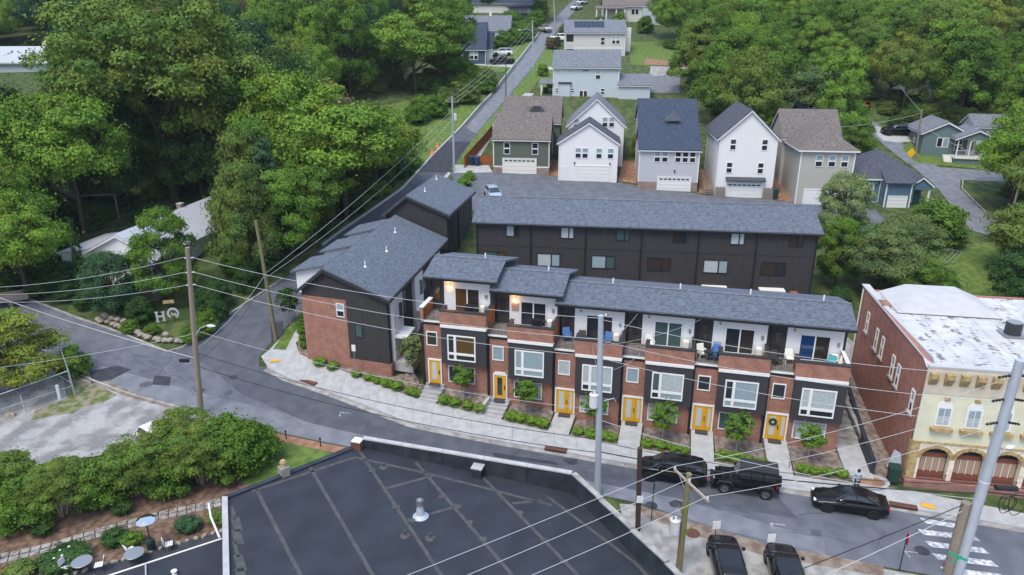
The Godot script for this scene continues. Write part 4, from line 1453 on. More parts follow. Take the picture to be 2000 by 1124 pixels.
func build_corner_house() -> void:
	var o := thing("corner_townhouses", "gabled corner block of townhouses with a brick panel and charcoal siding, grey roof", "townhouse", Vector3(-18.46, 1.35, -58.94), deg_to_rad(-18.5), "charcoal townhouse blocks")
	var shear := Transform3D(Basis(Vector3(1, 0, 0), Vector3(0, 1, 0), Vector3(0.143, 0, 1)), Vector3.ZERO)
	var s := S()
	s.xf = shear
	s.prism([Vector3(0, -1, 0), Vector3(8.3, -1, 0), Vector3(8.3, 7.15, 0), Vector3(2.5, 9.15, 0), Vector3(0, 7.15, 0)], Vector3(0, 0, -18))
	part(o, "wall", s, M.dark_siding)
	s = S()
	s.xf = shear
	s.box(-0.03, 4.4, -1, 6.6, -0.9, 0.06)
	s.box(4.401, 8.38, -1, 1.1, -1.5, 0.06)
	s.box(8.381, 8.44, -1, 1.1, -18, 0.0)
	part(o, "brick_wall", s, M.brick)
	var r := S()
	r.xf = shear
	r.slab(Vector3(8.75, 7.26, 0.35), Vector3(8.75, 7.26, -18.3), Vector3(2.5, 9.42, -18.3), Vector3(2.5, 9.42, 0.35), 0.16)
	r.slab(Vector3(-0.35, 7.12, -18.3), Vector3(-0.35, 7.12, 0.35), Vector3(2.5, 9.42, 0.35), Vector3(2.5, 9.42, -18.3), 0.16)
	var rf := part(o, "roof", r, M.shingle)
	var f := S()
	f.xf = shear
	f.prism([Vector3(-0.4, 7.0, 0.36), Vector3(2.5, 9.3, 0.36), Vector3(2.5, 9.02, 0.36), Vector3(-0.4, 6.72, 0.36)], Vector3(0, 0, 0.03))
	f.prism([Vector3(8.8, 7.14, 0.36), Vector3(8.8, 6.86, 0.36), Vector3(2.5, 9.02, 0.36), Vector3(2.5, 9.3, 0.36)], Vector3(0, 0, 0.03))
	f.box(8.7, 8.82, 7.0, 7.14, -18.3, 0.3)
	part(rf, "fascia", f, M.dark_metal)
	for q in [[4.2, 8.83, -13.6], [5.2, 8.48, -8.4], [5.0, 8.55, -3.4]]:
		pipe_vent(rf, shear * Vector3(q[0], q[1], q[2]), 0.55)
	for k in 3:
		var z0 := -0.9 - k * 5.9
		var d := S()
		d.xf = shear
		d.prism([Vector3(-0.9, 6.4, z0), Vector3(2.0, 6.4, z0), Vector3(2.0, 9.1, z0), Vector3(-0.9, 8.35, z0)], Vector3(0, 0, -3.6))
		var dm := part(o, "dormer", d, M.white_panel)
		var t := S()
		t.xf = shear
		t.slab(Vector3(-1.3, 8.42, z0 - 3.9), Vector3(-1.3, 8.42, z0 + 0.35), Vector3(2.49, 9.44, z0 + 0.35), Vector3(2.49, 9.44, z0 - 3.9), 0.15)
		part(dm, "dormer_roof", t, M.shingle)
		var e := S()
		e.xf = shear
		e.box(-1.34, -1.24, 8.2, 8.3, z0 - 3.9, z0 + 0.35)
		part(dm, "gutter", e, M.black)
	window(o, face(Vector3(3.82, 5.0, 0.06)), 0.78, 1.25, "white", SASH, ["glass", "blind"], 0.07)
	window(o, face(Vector3(5.45, 3.28, 0.0)), 0.72, 1.25, "dark_metal", WHOLE, ["glass_teal"], 0.06)
	# courtyard side: white bays with canopies and yellow doors between dark recesses
	var turn := PI / 2 - 0.142
	for k in 3:
		var z := -0.7 - k * 6.0
		var b := S()
		b.xf = shear
		b.box(8.301, 8.62, 1.12, 7.0, z - 2.5, z)
		var bay := part(o, "white_bay", b, M.white_panel)
		window(bay, Transform3D(Basis(Vector3.UP, turn), shear * Vector3(8.62, 4.6, z - 1.5)), 0.75, 1.4, "dark_metal", WHOLE, ["glass_teal"], 0.05)
		var c := S()
		c.xf = shear
		c.box(8.621, 9.75, 3.3, 3.5, z - 2.4, z - 0.1)
		part(bay, "canopy", c, M.white)
		front_door(o, Transform3D(Basis(Vector3.UP, turn), shear * Vector3(8.63, 1.12, z - 1.2)), 1.0, 2.05, 0.98, "yellow_door")
		window(o, Transform3D(Basis(Vector3.UP, turn), shear * Vector3(8.32, 4.2, z - 3.7)), 0.7, 2.2, "dark_metal", WHOLE, ["glass_teal"], 0.05)
		var ds := S()
		ds.xf = shear
		ds.box(8.3, 8.42, 0.5, 7.0, z - 3.0, z - 2.86)
		part(o, "downspout", ds, M.black)
		var st := S()
		st.xf = shear
		st.box(8.45, 10.2, 0.2, 1.1, z - 2.3, z)
		part(o, "door_landing", st, M.concrete)
	# side bed with shrubs along the gable
	var bed := S()
	drape_into(bed, [[-19.4, 59.4], [-16.4, 57.9], [-12.2, 55.4], [-7.6, 53.1], [-7.4, 53.9], [-8.6, 57], [-10.4, 56.3], [-18.3, 58.9], [-21, 66.5], [-21.6, 66.5], [-20.1, 61.4]], 0.12)
	struct("garden_bed", bed, M.bed)
	for q in [[-19.3, 60.6], [-19.6, 61.6], [-19.9, 62.7], [-20.2, 63.8], [-17.2, 58.0], [-15.9, 57.4], [-13.6, 56.3], [-12.4, 55.8], [-11.7, 55.4], [-10.7, 54.9], [-9.8, 54.5], [-8.6, 53.9], [-8.0, 53.6]]:
		var sh := thing("shrub", "small clipped green shrub in the bed around the corner block", "shrub", at(q[0], q[1], 0.08), rng.randf() * TAU, "small shrubs round the corner block")
		var z := rng.randf_range(0.8, 1.1)
		part(sh, "crown", crowns.round0, M.leaf_mid if q[0] < -18.5 else M.leaf_bright, Transform3D(Basis.from_scale(Vector3(z, z * 0.85, z)), Vector3.ZERO))
	street_tree(at(-8.5, 55.6, 0.1), "slim airy young tree between the corner block and the highest townhouse", 4.4, "leaf_grey")
	street_tree(at(-21.5, 64.2, 0.12), "dense young tree in the kerb verge beside the corner block", 3.6, "leaf_dark")


func build_upper_block() -> void:
	var o := thing("upper_townhouses", "charcoal townhouse block with grey gable roof behind the corner block", "townhouse", Vector3(-18.46, 4.0, -58.94), deg_to_rad(-18.5), "charcoal townhouse blocks")
	var shear := Transform3D(Basis(Vector3(1, 0, 0), Vector3(0, 1, 0), Vector3(0.143, 0, 1)), Vector3.ZERO)
	var z0 := -19.4
	var s := S()
	s.xf = shear
	s.prism([Vector3(0.9, -2, z0), Vector3(8.3, -2, z0), Vector3(8.3, 7.0, z0), Vector3(3.6, 8.6, z0), Vector3(0.9, 6.4, z0)], Vector3(0, 0, -11.6))
	part(o, "wall", s, M.dark_siding)
	var r := S()
	r.xf = shear
	r.slab(Vector3(8.75, 7.05, z0 + 0.3), Vector3(8.75, 7.05, z0 - 11.9), Vector3(3.6, 8.82, z0 - 11.9), Vector3(3.6, 8.82, z0 + 0.3), 0.16)
	r.slab(Vector3(0.5, 6.3, z0 - 11.9), Vector3(0.5, 6.3, z0 + 0.3), Vector3(3.6, 8.82, z0 + 0.3), Vector3(3.6, 8.82, z0 - 11.9), 0.16)
	var rf := part(o, "roof", r, M.shingle)
	var f := S()
	f.xf = shear
	f.prism([Vector3(0.5, 6.16, z0 + 0.31), Vector3(3.6, 8.68, z0 + 0.31), Vector3(3.6, 8.4, z0 + 0.31), Vector3(0.5, 5.88, z0 + 0.31)], Vector3(0, 0, 0.03))
	f.prism([Vector3(8.8, 6.9, z0 + 0.31), Vector3(8.8, 6.62, z0 + 0.31), Vector3(3.6, 8.4, z0 + 0.31), Vector3(3.6, 8.68, z0 + 0.31)], Vector3(0, 0, 0.03))
	f.box(8.7, 8.82, 6.75, 6.9, z0 - 11.9, z0 + 0.28)
	part(rf, "fascia", f, M.dark_metal)
	for q in [[4.6, 8.44, z0 - 3.6], [4.2, 8.6, z0 - 9.6]]:
		pipe_vent(rf, shear * Vector3(q[0], q[1], q[2]), 0.5)
	var turn := PI / 2 - 0.142
	for q in [[4.2, -1.3], [1.2, -2.0], [4.2, -6.6], [1.4, -7.0], [4.2, -9.6]]:
		window(o, Transform3D(Basis(Vector3.UP, turn), shear * Vector3(8.3, q[0], z0 + q[1])), 0.6, 1.7, "dark_metal", WHOLE, ["glass_teal"], 0.05)
	for z in [z0 - 0.1, z0 - 4.6]:
		var d := S()
		d.xf = shear
		d.box(8.3, 8.42, -1, 6.85, z - 0.14, z)
		part(o, "downspout", d, M.black)


func build_rear_row() -> void:
	var o := thing("rear_townhouses", "long charcoal row of six townhouses behind the brick row, grey shingle roof", "townhouse", Vector3(-3.7, 3.2, -71.2), deg_to_rad(-7.5), "charcoal townhouse blocks")
	var w := 33.65
	body(o, "wall", 0, w, 0, -9.0, -1.5, 8.1, 1.5, "x", "dark_siding")
	var r := S()
	r.slab(Vector3(-0.35, 8.2, 0.42), Vector3(w + 0.35, 8.2, 0.42), Vector3(w + 0.35, 9.8, -4.5), Vector3(-0.35, 9.8, -4.5), 0.16)
	r.slab(Vector3(w + 0.35, 8.2, -9.42), Vector3(-0.35, 8.2, -9.42), Vector3(-0.35, 9.8, -4.5), Vector3(w + 0.35, 9.8, -4.5), 0.16)
	var rf := part(o, "roof", r, M.shingle)
	part(rf, "gutter", S().box(-0.35, w + 0.35, 7.94, 8.08, 0.34, 0.46), M.black)
	part(rf, "ridge_cap", S().box(-0.35, w + 0.35, 9.79, 9.84, -4.62, -4.38), M.shingle_grey)
	part(o, "belt_board", S().box(0, w, 5.7, 5.8, 0.002, 0.04), M.dark_panel)
	var low := [["glass_teal", "glass_warm"], ["blind_white", "blind"], ["blind", "glass_teal"], ["glass_brown", "glass_brown"], ["blind_white", "blind"], ["glass_brown", "glass"]]
	var top := [["blind", "glass"], ["blind_white", "blind_white"], ["glass_teal", "glass_teal"], ["glass_brown", "glass"], ["blind_white", "blind_white"], ["glass_brown", "glass_brown"]]
	for i in 6:
		var x := i * 5.57
		part(o, "downspout", S().box(x + 0.04, x + 0.16, -0.5, 7.95, 0.0, 0.12), M.black)
		window(o, face(Vector3(x + 3.8, 6.7, 0.0)), 1.32, 1.15, "black", WIDE, top[i], 0.055)
		window(o, face(Vector3(x + 1.95, 3.65, 0.0)), 2.35, 1.36, "black", WIDE, low[i], 0.06)
		var c := part(o, "canopy", S().box(x + 0.75, x + 3.2, 2.2, 2.36, 0.0, 0.95), M.offwhite)
		front_door(o, face(Vector3(x + 1.5, 0.0, 0.0)), 0.95, 2.05, 0.93, "yellow_door")
		part(o, "white_wall_panel", S().box(x + 2.05, x + 3.1, 0.0, 2.19, 0.0, 0.04), M.white_panel)
		if i == 4:
			var lamp := part(o, "wall_lamp", S().box(x + 2.4, x + 2.55, 1.85, 2.0, 0.04, 0.14), M.lamp_glow)
			var l := OmniLight3D.new()
			l.name = "lamp_light"
			l.light_color = Color(1.0, 0.8, 0.55)
			l.light_energy = 0.12
			l.light_size = 0.06
			l.shadow_enabled = true
			l.omni_range = 12.0
			l.omni_attenuation = 2.0
			l.position = Vector3(x + 2.48, 1.92, 0.3)
			lamp.add_child(l)
	part(o, "downspout", S().box(w - 0.16, w - 0.04, -0.5, 7.95, 0.0, 0.12), M.black)
	part(o, "brick_pier", S().box(w - 2.0, w - 1.3, -0.5, 2.1, 0.0, 0.5), M.cedar)
	# stairs at the end of the row
	var st := Node3D.new()
	st.name = "stairway"
	add_child(st)
	tag(st, "long pale concrete stairway climbing beside the low end of the brick townhouses", "stairway")
	var a0 := Vector3(23.6, 0.16, -43.0)
	var a1 := Vector3(26.9, 3.2, -57.5)
	var wd := Vector3(1.75, 0, 0.42)
	var n := 18
	for i in n:
		var t0 := float(i) / n
		var t1 := float(i + 1) / n
		if i < 6:
			t0 = float(i) / n
		var p := a0.lerp(a1, t0)
		var q := a0.lerp(a1, t1)
		var y := lerpf(a0.y, a1.y, clampf((t0 - 0.28) / 0.72, 0.0, 1.0)) + 0.17
		var e := [Vector3(p.x, y, p.z), Vector3(p.x + wd.x, y, p.z + wd.z), Vector3(q.x + wd.x, y, q.z + wd.z), Vector3(q.x, y, q.z)]
		part(st, "tread", S().prism(e, Vector3(0, -0.8, 0)), M.concrete_old if i > 4 else M.concrete)
	var wall := S()
	strip_into(wall, [[25.5, 43.2], [29.2, 58]], -0.14, 0.14, -0.5, 1.3)
	single("retaining_wall", "low dark wall running up along the stairway beside the alley", "wall", wall, M.membrane_wall)
	var beam := S()
	beam.prism([Vector3(26.2, 0.6, -46.0), Vector3(26.5, 0.6, -46.0), Vector3(27.4, 2.4, -55.5), Vector3(27.1, 2.4, -55.5)], Vector3(0, 0.35, 0))
	single("concrete_curb_wall", "pale narrow concrete wall slanting down through the alley before the brick hall", "wall", beam, M.concrete_old)
	drape([[25.2, 42.9], [27.5, 42.6], [30.6, 58.2], [29.3, 58.5]], 0.05, "alley", M.bed)


# ---------------------------------------------------------------- brick and stucco hall at the right
func build_brick_hall() -> void:
	var o := thing("brick_hall", "old red brick hall with yellow stucco arcade front and stained white flat roof", "building", Vector3(27.4, 0.0, -42.5), deg_to_rad(-10))
	var W := 24.0
	var D := -15.5
	part(o, "brick_wall", S().prism([Vector3(0, -1, D), Vector3(0, -1, -0.1), Vector3(0, 8.95, -0.1), Vector3(0, 9.25, -0.8), Vector3(0, 9.25, D)], Vector3(0.35, 0, 0)), M.brick_old)
	part(o, "back_wall", S().box(0.36, W, -1, 8.9, D, D + 0.4), M.brick_old)
	part(o, "stucco_front", S().box(0.0, W, 3.4, 7.1, -0.4, 0.0), M.stucco)
	part(o, "frieze", S().box(0.0, W, 7.1, 9.0, -0.4, 0.03), M.stucco_grey)
	part(o, "brick_pilaster", S().box(-0.05, 0.3, -0.6, 9.0, -0.6, -0.42), M.brick)
	part(o, "roof", S().prism([Vector3(0.36, 8.72, -0.1), Vector3(W, 8.72, -0.1), Vector3(W, 8.86, D + 0.41), Vector3(0.36, 8.86, D + 0.41)], Vector3(0, -0.3, 0)), M.white_roof)
	var cop := S()
	cop.prism([Vector3(-0.1, 9.0, -0.1), Vector3(0.5, 9.0, -0.1), Vector3(0.5, 9.34, -0.9), Vector3(0.5, 9.34, D - 0.1), Vector3(-0.1, 9.34, D - 0.1), Vector3(-0.1, 9.34, -0.9)], Vector3(0, -0.08, 0))
	part(o, "coping", cop, M.white_roof_clean)
	part(o, "coping", S().box(0.0, W, 9.0, 9.12, -0.5, 0.06), M.white_roof_clean)
	part(o, "torn_coping", S().box(0.1, 0.75, 8.9, 9.42, -11.6, -10.4), M.red_clay)
	# hipped raised roof at the back
	var h := S()
	var e := [Vector3(1.2, 8.9, -10.2), Vector3(8.8, 8.9, -10.2), Vector3(8.8, 8.9, -15.2), Vector3(1.2, 8.9, -15.2)]
	var p := [Vector3(3.2, 9.65, -13.2), Vector3(7.0, 9.65, -13.2), Vector3(7.0, 9.65, -15.2), Vector3(3.2, 9.65, -15.2)]
	for i in 4:
		var j := (i + 1) % 4
		h.quad(e[i], e[j], p[j], p[i])
	h.quad(p[0], p[1], p[2], p[3])
	part(o, "raised_roof", h, M.white_roof_clean)
	for i in 22:
		part(o, "bracket", S().prism([Vector3(0.14 + i * 0.95, 7.75, 0.031), Vector3(0.14 + i * 0.95, 8.7, 0.031), Vector3(0.14 + i * 0.95, 8.7, 0.4), Vector3(0.14 + i * 0.95, 8.35, 0.4)], Vector3(0.5, 0, 0)), M.ochre)
	# arcade
	for i in 8:
		var cx := 1.62 + i * 2.22
		var hw := 0.92
		# stone pier left of each arch, course by course
		var x0 := cx - 2.22 + hw + 0.02 if i > 0 else 0.52
		var x1 := cx - hw - 0.02
		for r in 4:
			if i < 4:
				part(o, "stone_block", S().box(x0, x1, 0.55 + r * 0.42, 0.95 + r * 0.42, -0.4, 0.04 if r & 1 else 0.055), M.stone_block)
		if i >= 4:
			part(o, "stone_pier", S().box(x0, x1, 0.55, 2.22, -0.4, 0.05), M.stone_block)
		# spandrel wall with the arch cut out, then voussoirs
		var sp := [Vector3(cx - 1.108, 3.4, 0.0), Vector3(cx - 1.108, 2.23, 0.0), Vector3(cx - hw, 2.23, 0.0)]
		for k in 13:
			var a := PI - PI * k / 12.0
			sp.append(Vector3(cx + cos(a) * hw, 2.23 + sin(a) * 0.78, 0.0))
		sp.append(Vector3(cx + 1.108, 2.23, 0.0))
		sp.append(Vector3(cx + 1.108, 3.4, 0.0))
		part(o, "spandrel", S().prism(sp, Vector3(0, 0, -0.4)), M.stone_block)
		for k in 9:
			var a0 := PI - PI * (k + 0.04) / 9.0
			var a1 := PI - PI * (k + 0.96) / 9.0
			var q := []
			for t in [[a0, 0.0], [a1, 0.0], [a1, 0.24], [a0, 0.24]]:
				q.append(Vector3(cx + cos(t[0]) * (hw + t[1] * 1.1), 2.23 + sin(t[0]) * (0.78 + t[1]), 0.002))
			part(o, "voussoir", S().prism(q, Vector3(0, 0, 0.07)), M.ochre)
		var d := part(o, "arch_window", S().box(cx - hw, cx + hw, 0.5, 3.05, -0.5, -0.4), M.black)
		part(d, "transom_panel", S().box(cx - hw + 0.06, cx + hw - 0.06, 2.1, 2.45, -0.4, -0.36), M.door_brown)
		for k in 4:
			var bx := cx - hw + 0.08 + k * 0.44
			part(d, "curtained_pane", S().box(bx + 0.03, bx + 0.4, 1.0, 2.08, -0.4, -0.37), M.curtain)
			part(d, "glazing_bar", S().box(bx - 0.015, bx + 0.025, 0.95, 2.08, -0.4, -0.33), M.offwhite)
		part(d, "base_panel", S().box(cx - hw + 0.04, cx + hw - 0.04, 0.5, 0.95, -0.4, -0.36), M.door_brown)
		var bars := S()
		bars.box(cx - hw - 0.03, cx + hw + 0.03, 0.98, 1.02, 0.08, 0.12).box(cx - hw - 0.03, cx + hw + 0.03, 0.55, 0.59, 0.08, 0.12)
		for k in 12:
			bars.rod(Vector3(cx - hw + k * 0.167, 0.56, 0.1), Vector3(cx - hw + k * 0.167, 1.0, 0.1), 0.016, 4)
		part(d, "window_rail", bars, M.rust)
	for r in 5:
		part(o, "quoin", S().box(-0.04, 0.5, 0.55 + r * 0.57, 1.1 + r * 0.57, -0.4, 0.07), M.ochre)
	for i in 26:
		part(o, "stone_block", S().box(0.53 + i * 0.7, 1.2 + i * 0.7, 3.12, 3.4, -0.3, 0.02), M.stone_block)
	part(o, "brick_plinth", S().box(-0.1, W, -0.6, 0.5, -0.3, 0.34), M.brick_pave)
	part(o, "string_course", S().box(0.0, W, 3.402, 3.5, -0.3, 0.1), M.ochre)
	# arched upper windows
	for i in 5:
		var cx := 1.55 + i * 1.85
		var f := [Vector3(cx - 0.5, 4.75, 0.002), Vector3(cx + 0.5, 4.75, 0.002)]
		var g := [Vector3(cx - 0.36, 4.9, 0.0), Vector3(cx + 0.36, 4.9, 0.0)]
		for k in 9:
			var a := PI * k / 8.0
			f.append(Vector3(cx + cos(a) * 0.5, 6.1 + sin(a) * 0.55, 0.002))
			g.append(Vector3(cx + cos(a) * 0.36, 6.1 + sin(a) * 0.42, 0.0))
		var wn := part(o, "arched_window", S().prism(f, Vector3(0, 0, 0.05)), M.white)
		var q0 := S().prism([Vector3(cx - 0.36, 4.9, 0.055), Vector3(cx + 0.36, 4.9, 0.055), Vector3(cx + 0.36, 5.48, 0.055), Vector3(cx - 0.36, 5.48, 0.055)], Vector3(0, 0, 0.02))
		part(wn, "pane", q0, M.blind_white)
		part(wn, "pane", S().box(cx - 0.36, cx + 0.36, 5.53, 6.1, 0.055, 0.075), M.blind)
		part(wn, "window_bar", S().box(cx - 0.02, cx + 0.02, 4.9, 6.1, 0.076, 0.1), M.white)
		part(o, "window_sill", S().box(cx - 0.68, cx + 0.68, 4.42, 4.66, 0.0, 0.3), M.ochre)
		part(o, "keystone", S().box(cx - 0.16, cx + 0.16, 6.7, 6.95, 0.0, 0.12), M.ochre)
	for q in [[12.8, 6.05], [10.1, 5.7], [8.6, 5.65], [5.85, 5.35], [4.6, 5.2], [1.37, 4.85]]:
		window(o, Transform3D(Basis(Vector3.UP, -PI / 2), Vector3(0, q[1], -q[0])), 0.6, 1.75, "offwhite", SASH, ["glass", "blind"], 0.09)
		part(o, "window_sill", S().box(-0.14, 0.0, q[1] - 0.14, q[1], -q[0] - 0.5, -q[0] + 0.5), M.concrete_old)
	part(o, "downspout", S().rod(Vector3(-0.12, 1.0, -14.9), Vector3(-0.12, 9.1, -14.9), 0.06, 6), M.offwhite)
	var ac := thing("air_conditioner", "grey cylindrical air conditioner on the stained white roof of the brick hall", "air conditioner", o.transform * Vector3(8.1, 8.83, -7.2), deg_to_rad(-10))
	part(ac, "casing", S().lathe([[0.55, 0.1], [0.55, 0.95], [0.5, 1.02]], 20), M.dark_metal)
	part(ac, "fan_grille", S().lathe([[0.5, 1.02], [0.2, 1.05], [0.0, 1.04]], 20), M.grey_metal)
	part(ac, "base_pad", S().box(-0.75, 0.75, 0.0, 0.1, -0.7, 0.7), M.grey_metal)
	part(ac, "side_panel", S().box(0.48, 0.68, 0.1, 0.95, -0.25, 0.25), M.galvanised)
	var lean := S()
	lean.prism([Vector3(0, 0, 0), Vector3(0.9, 0, 0), Vector3(0.9, 1.3, -0.5), Vector3(0, 1.3, -0.5)], Vector3(0, 0.05, 0.02))
	single("leaning_panel", "grey sheet leaning on the brick wall of the hall in the alley", "panel", lean, M.galvanised, Transform3D(Basis(Vector3.UP, -1.2), Vector3(27.0, 0.2, -44.2)))


# ---------------------------------------------------------------- dark flat roof in front
func deck(x: float, d: float, lift := 0.0) -> Vector3:
	return Vector3(x, 5.368 - 0.0554 * x - 0.0085 * d + lift, -d)


func build_flat_roof() -> void:
	var o := thing("flat_roofed_building", "large building with dark seamed membrane roof and pale coped parapet", "building", Vector3.ZERO)
	var rim := [[-15.6, 32.6], [-9.6, 38.4], [3.4, 34.6], [7.3, 27.6], [9.6, 23.0], [-11.4, 22.0]]
	var top := []
	for q in rim:
		top.append(deck(q[0], q[1]))
	part(o, "roof", S().prism(top, Vector3(0, -0.3, 0)), M.membrane)
	var w := S()
	for i in 6:
		var a: Array = rim[i]
		var b: Array = rim[(i + 1) % 6]
		w.quad(deck(b[0], b[1], -0.3) * Vector3(1, 0, 1) + Vector3(0, -0.5, 0), deck(a[0], a[1]) * Vector3(1, 0, 1) + Vector3(0, -0.5, 0), deck(a[0], a[1], -0.3), deck(b[0], b[1], -0.3))
	part(o, "wall", w, M.brick_old)
	# parapet along the street and round the corner
	var up := 6.15
	var line := [[-9.2, 38.3], [3.4, 34.6], [7.3, 27.6], [9.6, 23.0]]
	for i in 3:
		var a := Vector2(line[i][0], line[i][1])
		var b := Vector2(line[i + 1][0], line[i + 1][1])
		var t := (b - a).normalized()
		var n := Vector2(-t.y, t.x) * 0.28
		var k := int(ceil(a.distance_to(b) / 3.0))
		for j in k:
			var p0 := a.lerp(b, float(j) / k)
			var p1 := a.lerp(b, float(j + 1) / k) - t * 0.02
			var y1 := up if i == 0 else lerpf(up, 5.75, (i - 1 + float(j) / k) / 2.0)
			part(o, "parapet_panel", S().prism([Vector3(p0.x, y1, -p0.y), Vector3(p1.x, y1, -p1.y), Vector3(p1.x + n.x, y1, -p1.y - n.y), Vector3(p0.x + n.x, y1, -p0.y - n.y)], Vector3(0, -2.6, 0)), M.membrane_wall)
			var m := t * 0.0
			part(o, "coping", S().prism([Vector3(p0.x - n.x * 0.15, y1 + 0.09, -p0.y + n.y * 0.15), Vector3(p1.x - n.x * 0.15, y1 + 0.09, -p1.y + n.y * 0.15), Vector3(p1.x + n.x * 0.95, y1 + 0.09, -p1.y - n.y * 0.95), Vector3(p0.x + n.x * 0.95, y1 + 0.09, -p0.y - n.y * 0.95)], Vector3(0, -0.085, 0)), M.concrete if i == 0 else M.concrete_old)
	var lip := S()
	lip.prism([deck(-15.75, 32.65, 0.12), deck(-15.5, 32.5, 0.12), deck(-9.5, 38.2, 0.12), deck(-9.7, 38.5, 0.12)], Vector3(0, -0.4, 0))
	part(o, "edge_flashing", lip, M.membrane_wall)
	# seams
	for l in [[[-12, 36.2], [-6.7, 27.5], [-4.4, 23.6]], [[-9.35, 37.9], [-3.4, 27.6], [-1, 23.4]], [[-5.8, 37.0], [0, 27.8], [2.4, 23.4]], [[-1.8, 35.9], [3.2, 28], [5.8, 23.6]], [[-14.2, 33.6], [-10, 27.2], [-7.8, 24]], [[2, 34.2], [6.2, 29], [7.2, 27.0]], [[-14.4, 33.4], [-9.5, 37.2], [-5, 35.9], [-1.2, 34.6], [2.2, 33.4]], [[-7.2, 34.2], [-4.6, 35.7]], [[-5.4, 31.6], [-3.1, 32.9]], [[0, 33.4], [1.7, 33.8]]]:
		for i in l.size() - 1:
			var a := Vector2(l[i][0], l[i][1])
			var b := Vector2(l[i + 1][0], l[i + 1][1])
			var n := (b - a).orthogonal().normalized() * 0.1
			var s := S()
			s.quad(deck(a.x - n.x, a.y - n.y, 0.006), deck(a.x + n.x, a.y + n.y, 0.006), deck(b.x + n.x, b.y + n.y, 0.006), deck(b.x - n.x, b.y - n.y, 0.006))
			if s.v.size() and s.n[0].y < 0:
				s = S()
				s.quad(deck(a.x - n.x, a.y - n.y, 0.006), deck(b.x - n.x, b.y - n.y, 0.006), deck(b.x + n.x, b.y + n.y, 0.006), deck(a.x + n.x, a.y + n.y, 0.006))
			part(o, "roof_seam", s, M.seam)
	for q in [[-8.2, 35.9], [-6.3, 32.6], [-5.35, 31.5], [-3.9, 33.7], [-3.0, 32.9], [-2.3, 31.6], [-1.5, 30.3], [1.7, 30.4], [0.4, 32.6], [2.6, 28.9]]:
		part(o, "roof_patch", S().prism([deck(q[0] - 0.2, q[1] - 0.16, 0.03), deck(q[0] + 0.2, q[1] - 0.16, 0.03), deck(q[0] + 0.2, q[1] + 0.16, 0.03), deck(q[0] - 0.2, q[1] + 0.16, 0.03)], Vector3(0, -0.02, 0)), M.seam)
	# stacks, vents
	var red := part(o, "chimney", S().box(-0.32, 0.32, -0.6, 0.55, -0.28, 0.28), M.rust, Transform3D(Basis(Vector3.UP, -0.3), deck(-9.5, 38.2)))
	part(red, "chimney_cap", S().box(-0.3, 0.3, 0.55, 0.62, -0.26, 0.26), M.white)
	var c2 := part(o, "chimney", S().box(-0.3, 0.3, 0, 0.6, -0.3, 0.3), M.membrane_wall, Transform3D(Basis(Vector3.UP, -0.3), deck(-2.0, 35.9)))
	part(c2, "chimney_cap", S().box(-0.34, 0.34, 0.6, 0.68, -0.32, 0.32), M.concrete)
	var c3 := part(o, "chimney", S().box(-0.25, 0.25, -0.1, 0.55, -0.25, 0.25), M.concrete_old, Transform3D(Basis(Vector3.UP, 0.7), deck(-13.1, 35.1)))
	part(c3, "chimney_pot", S().lathe([[0.17, 0.55], [0.14, 0.8], [0.2, 0.84], [0.12, 0.98], [0.0, 1.0]], 10), M.ochre)
	var v := part(o, "turbine_vent", S().lathe([[0.55, 0.02], [0.46, 0.05], [0.3, 0.2], [0.2, 0.8], [0.18, 0.85]], 14), M.galvanised, Transform3D(Basis.from_scale(Vector3(0.8, 0.85, 0.8)), deck(-4.9, 31.9)))
	var t := S()
	for k in 14:
		t.xf = Transform3D(Basis(Vector3.UP, TAU * k / 14), Vector3(0, 1.05, 0))
		t.box(0.1, 0.26, -0.2, 0.2, -0.012, 0.012)
	t.xf = Transform3D(Basis.IDENTITY, Vector3(0, 1.05, 0))
	t.lathe([[0.14, -0.22], [0.24, -0.2], [0.16, 0.18], [0.12, 0.26], [0.0, 0.3]], 14)
	part(v, "turbine_head", t, M.grey_metal)
	for q in [[-7.6, 36.3], [-4.2, 30.2], [-5.5, 30.3]]:
		part(o, "vent_pipe", S().lathe([[0.28, 0.01], [0.16, 0.06], [0.07, 0.08], [0.07, 0.32], [0.0, 0.32]], 10), M.seam, Transform3D(Basis.IDENTITY, deck(q[0], q[1])))
	# white parapet strip and torn edge at the west side
	part(o, "west_coping", S().prism([deck(-15.7, 32.6, 0.2), deck(-15.4, 32.6, 0.2), deck(-11.3, 22, 0.2), deck(-11.6, 22, 0.2)], Vector3(0, -0.5, 0)), M.concrete)
	var torn := S()
	for i in 8:
		var tt := i / 8.0
		var p := Vector2(-15.1, 32.0).lerp(Vector2(-12.0, 24.6), tt)
		var k := 0.16 + 0.3 * absf(sin(i * 2.1))
		torn.quad(deck(p.x, p.y, 0.012), deck(p.x + 0.6, p.y - 1.1, 0.012), deck(p.x + 0.6 + k, p.y - 1.0, 0.012), deck(p.x + k, p.y + 0.1, 0.012))
	part(o, "torn_membrane", torn, M.seam)
	# lower annex
	var a := thing("annex_roof", "low dark flat roof beside the garden terrace with a pale metal edge", "roof", Vector3.ZERO)
	var ar := [Vector3(-22.4, 2.95, -29.4), Vector3(-13.2, 2.95, -24), Vector3(-14.6, 3.0, -30.2), Vector3(-16.3, 3.0, -33.0)]
	part(a, "membrane", S().prism(ar, Vector3(0, -0.25, 0)), M.membrane)
	part(a, "edge_strip", S().rod(Vector3(-22.4, 2.98, -29.4), Vector3(-16.3, 3.02, -33.0), 0.05, 6), M.offwhite)
	part(a, "wall", S().prism([Vector3(-22.2, 2.69, -29.3), Vector3(-16.2, 2.72, -32.8), Vector3(-14.6, 2.7, -30.2), Vector3(-14.0, 2.7, -26)], Vector3(0, -3.2, 0)), M.brick_old)
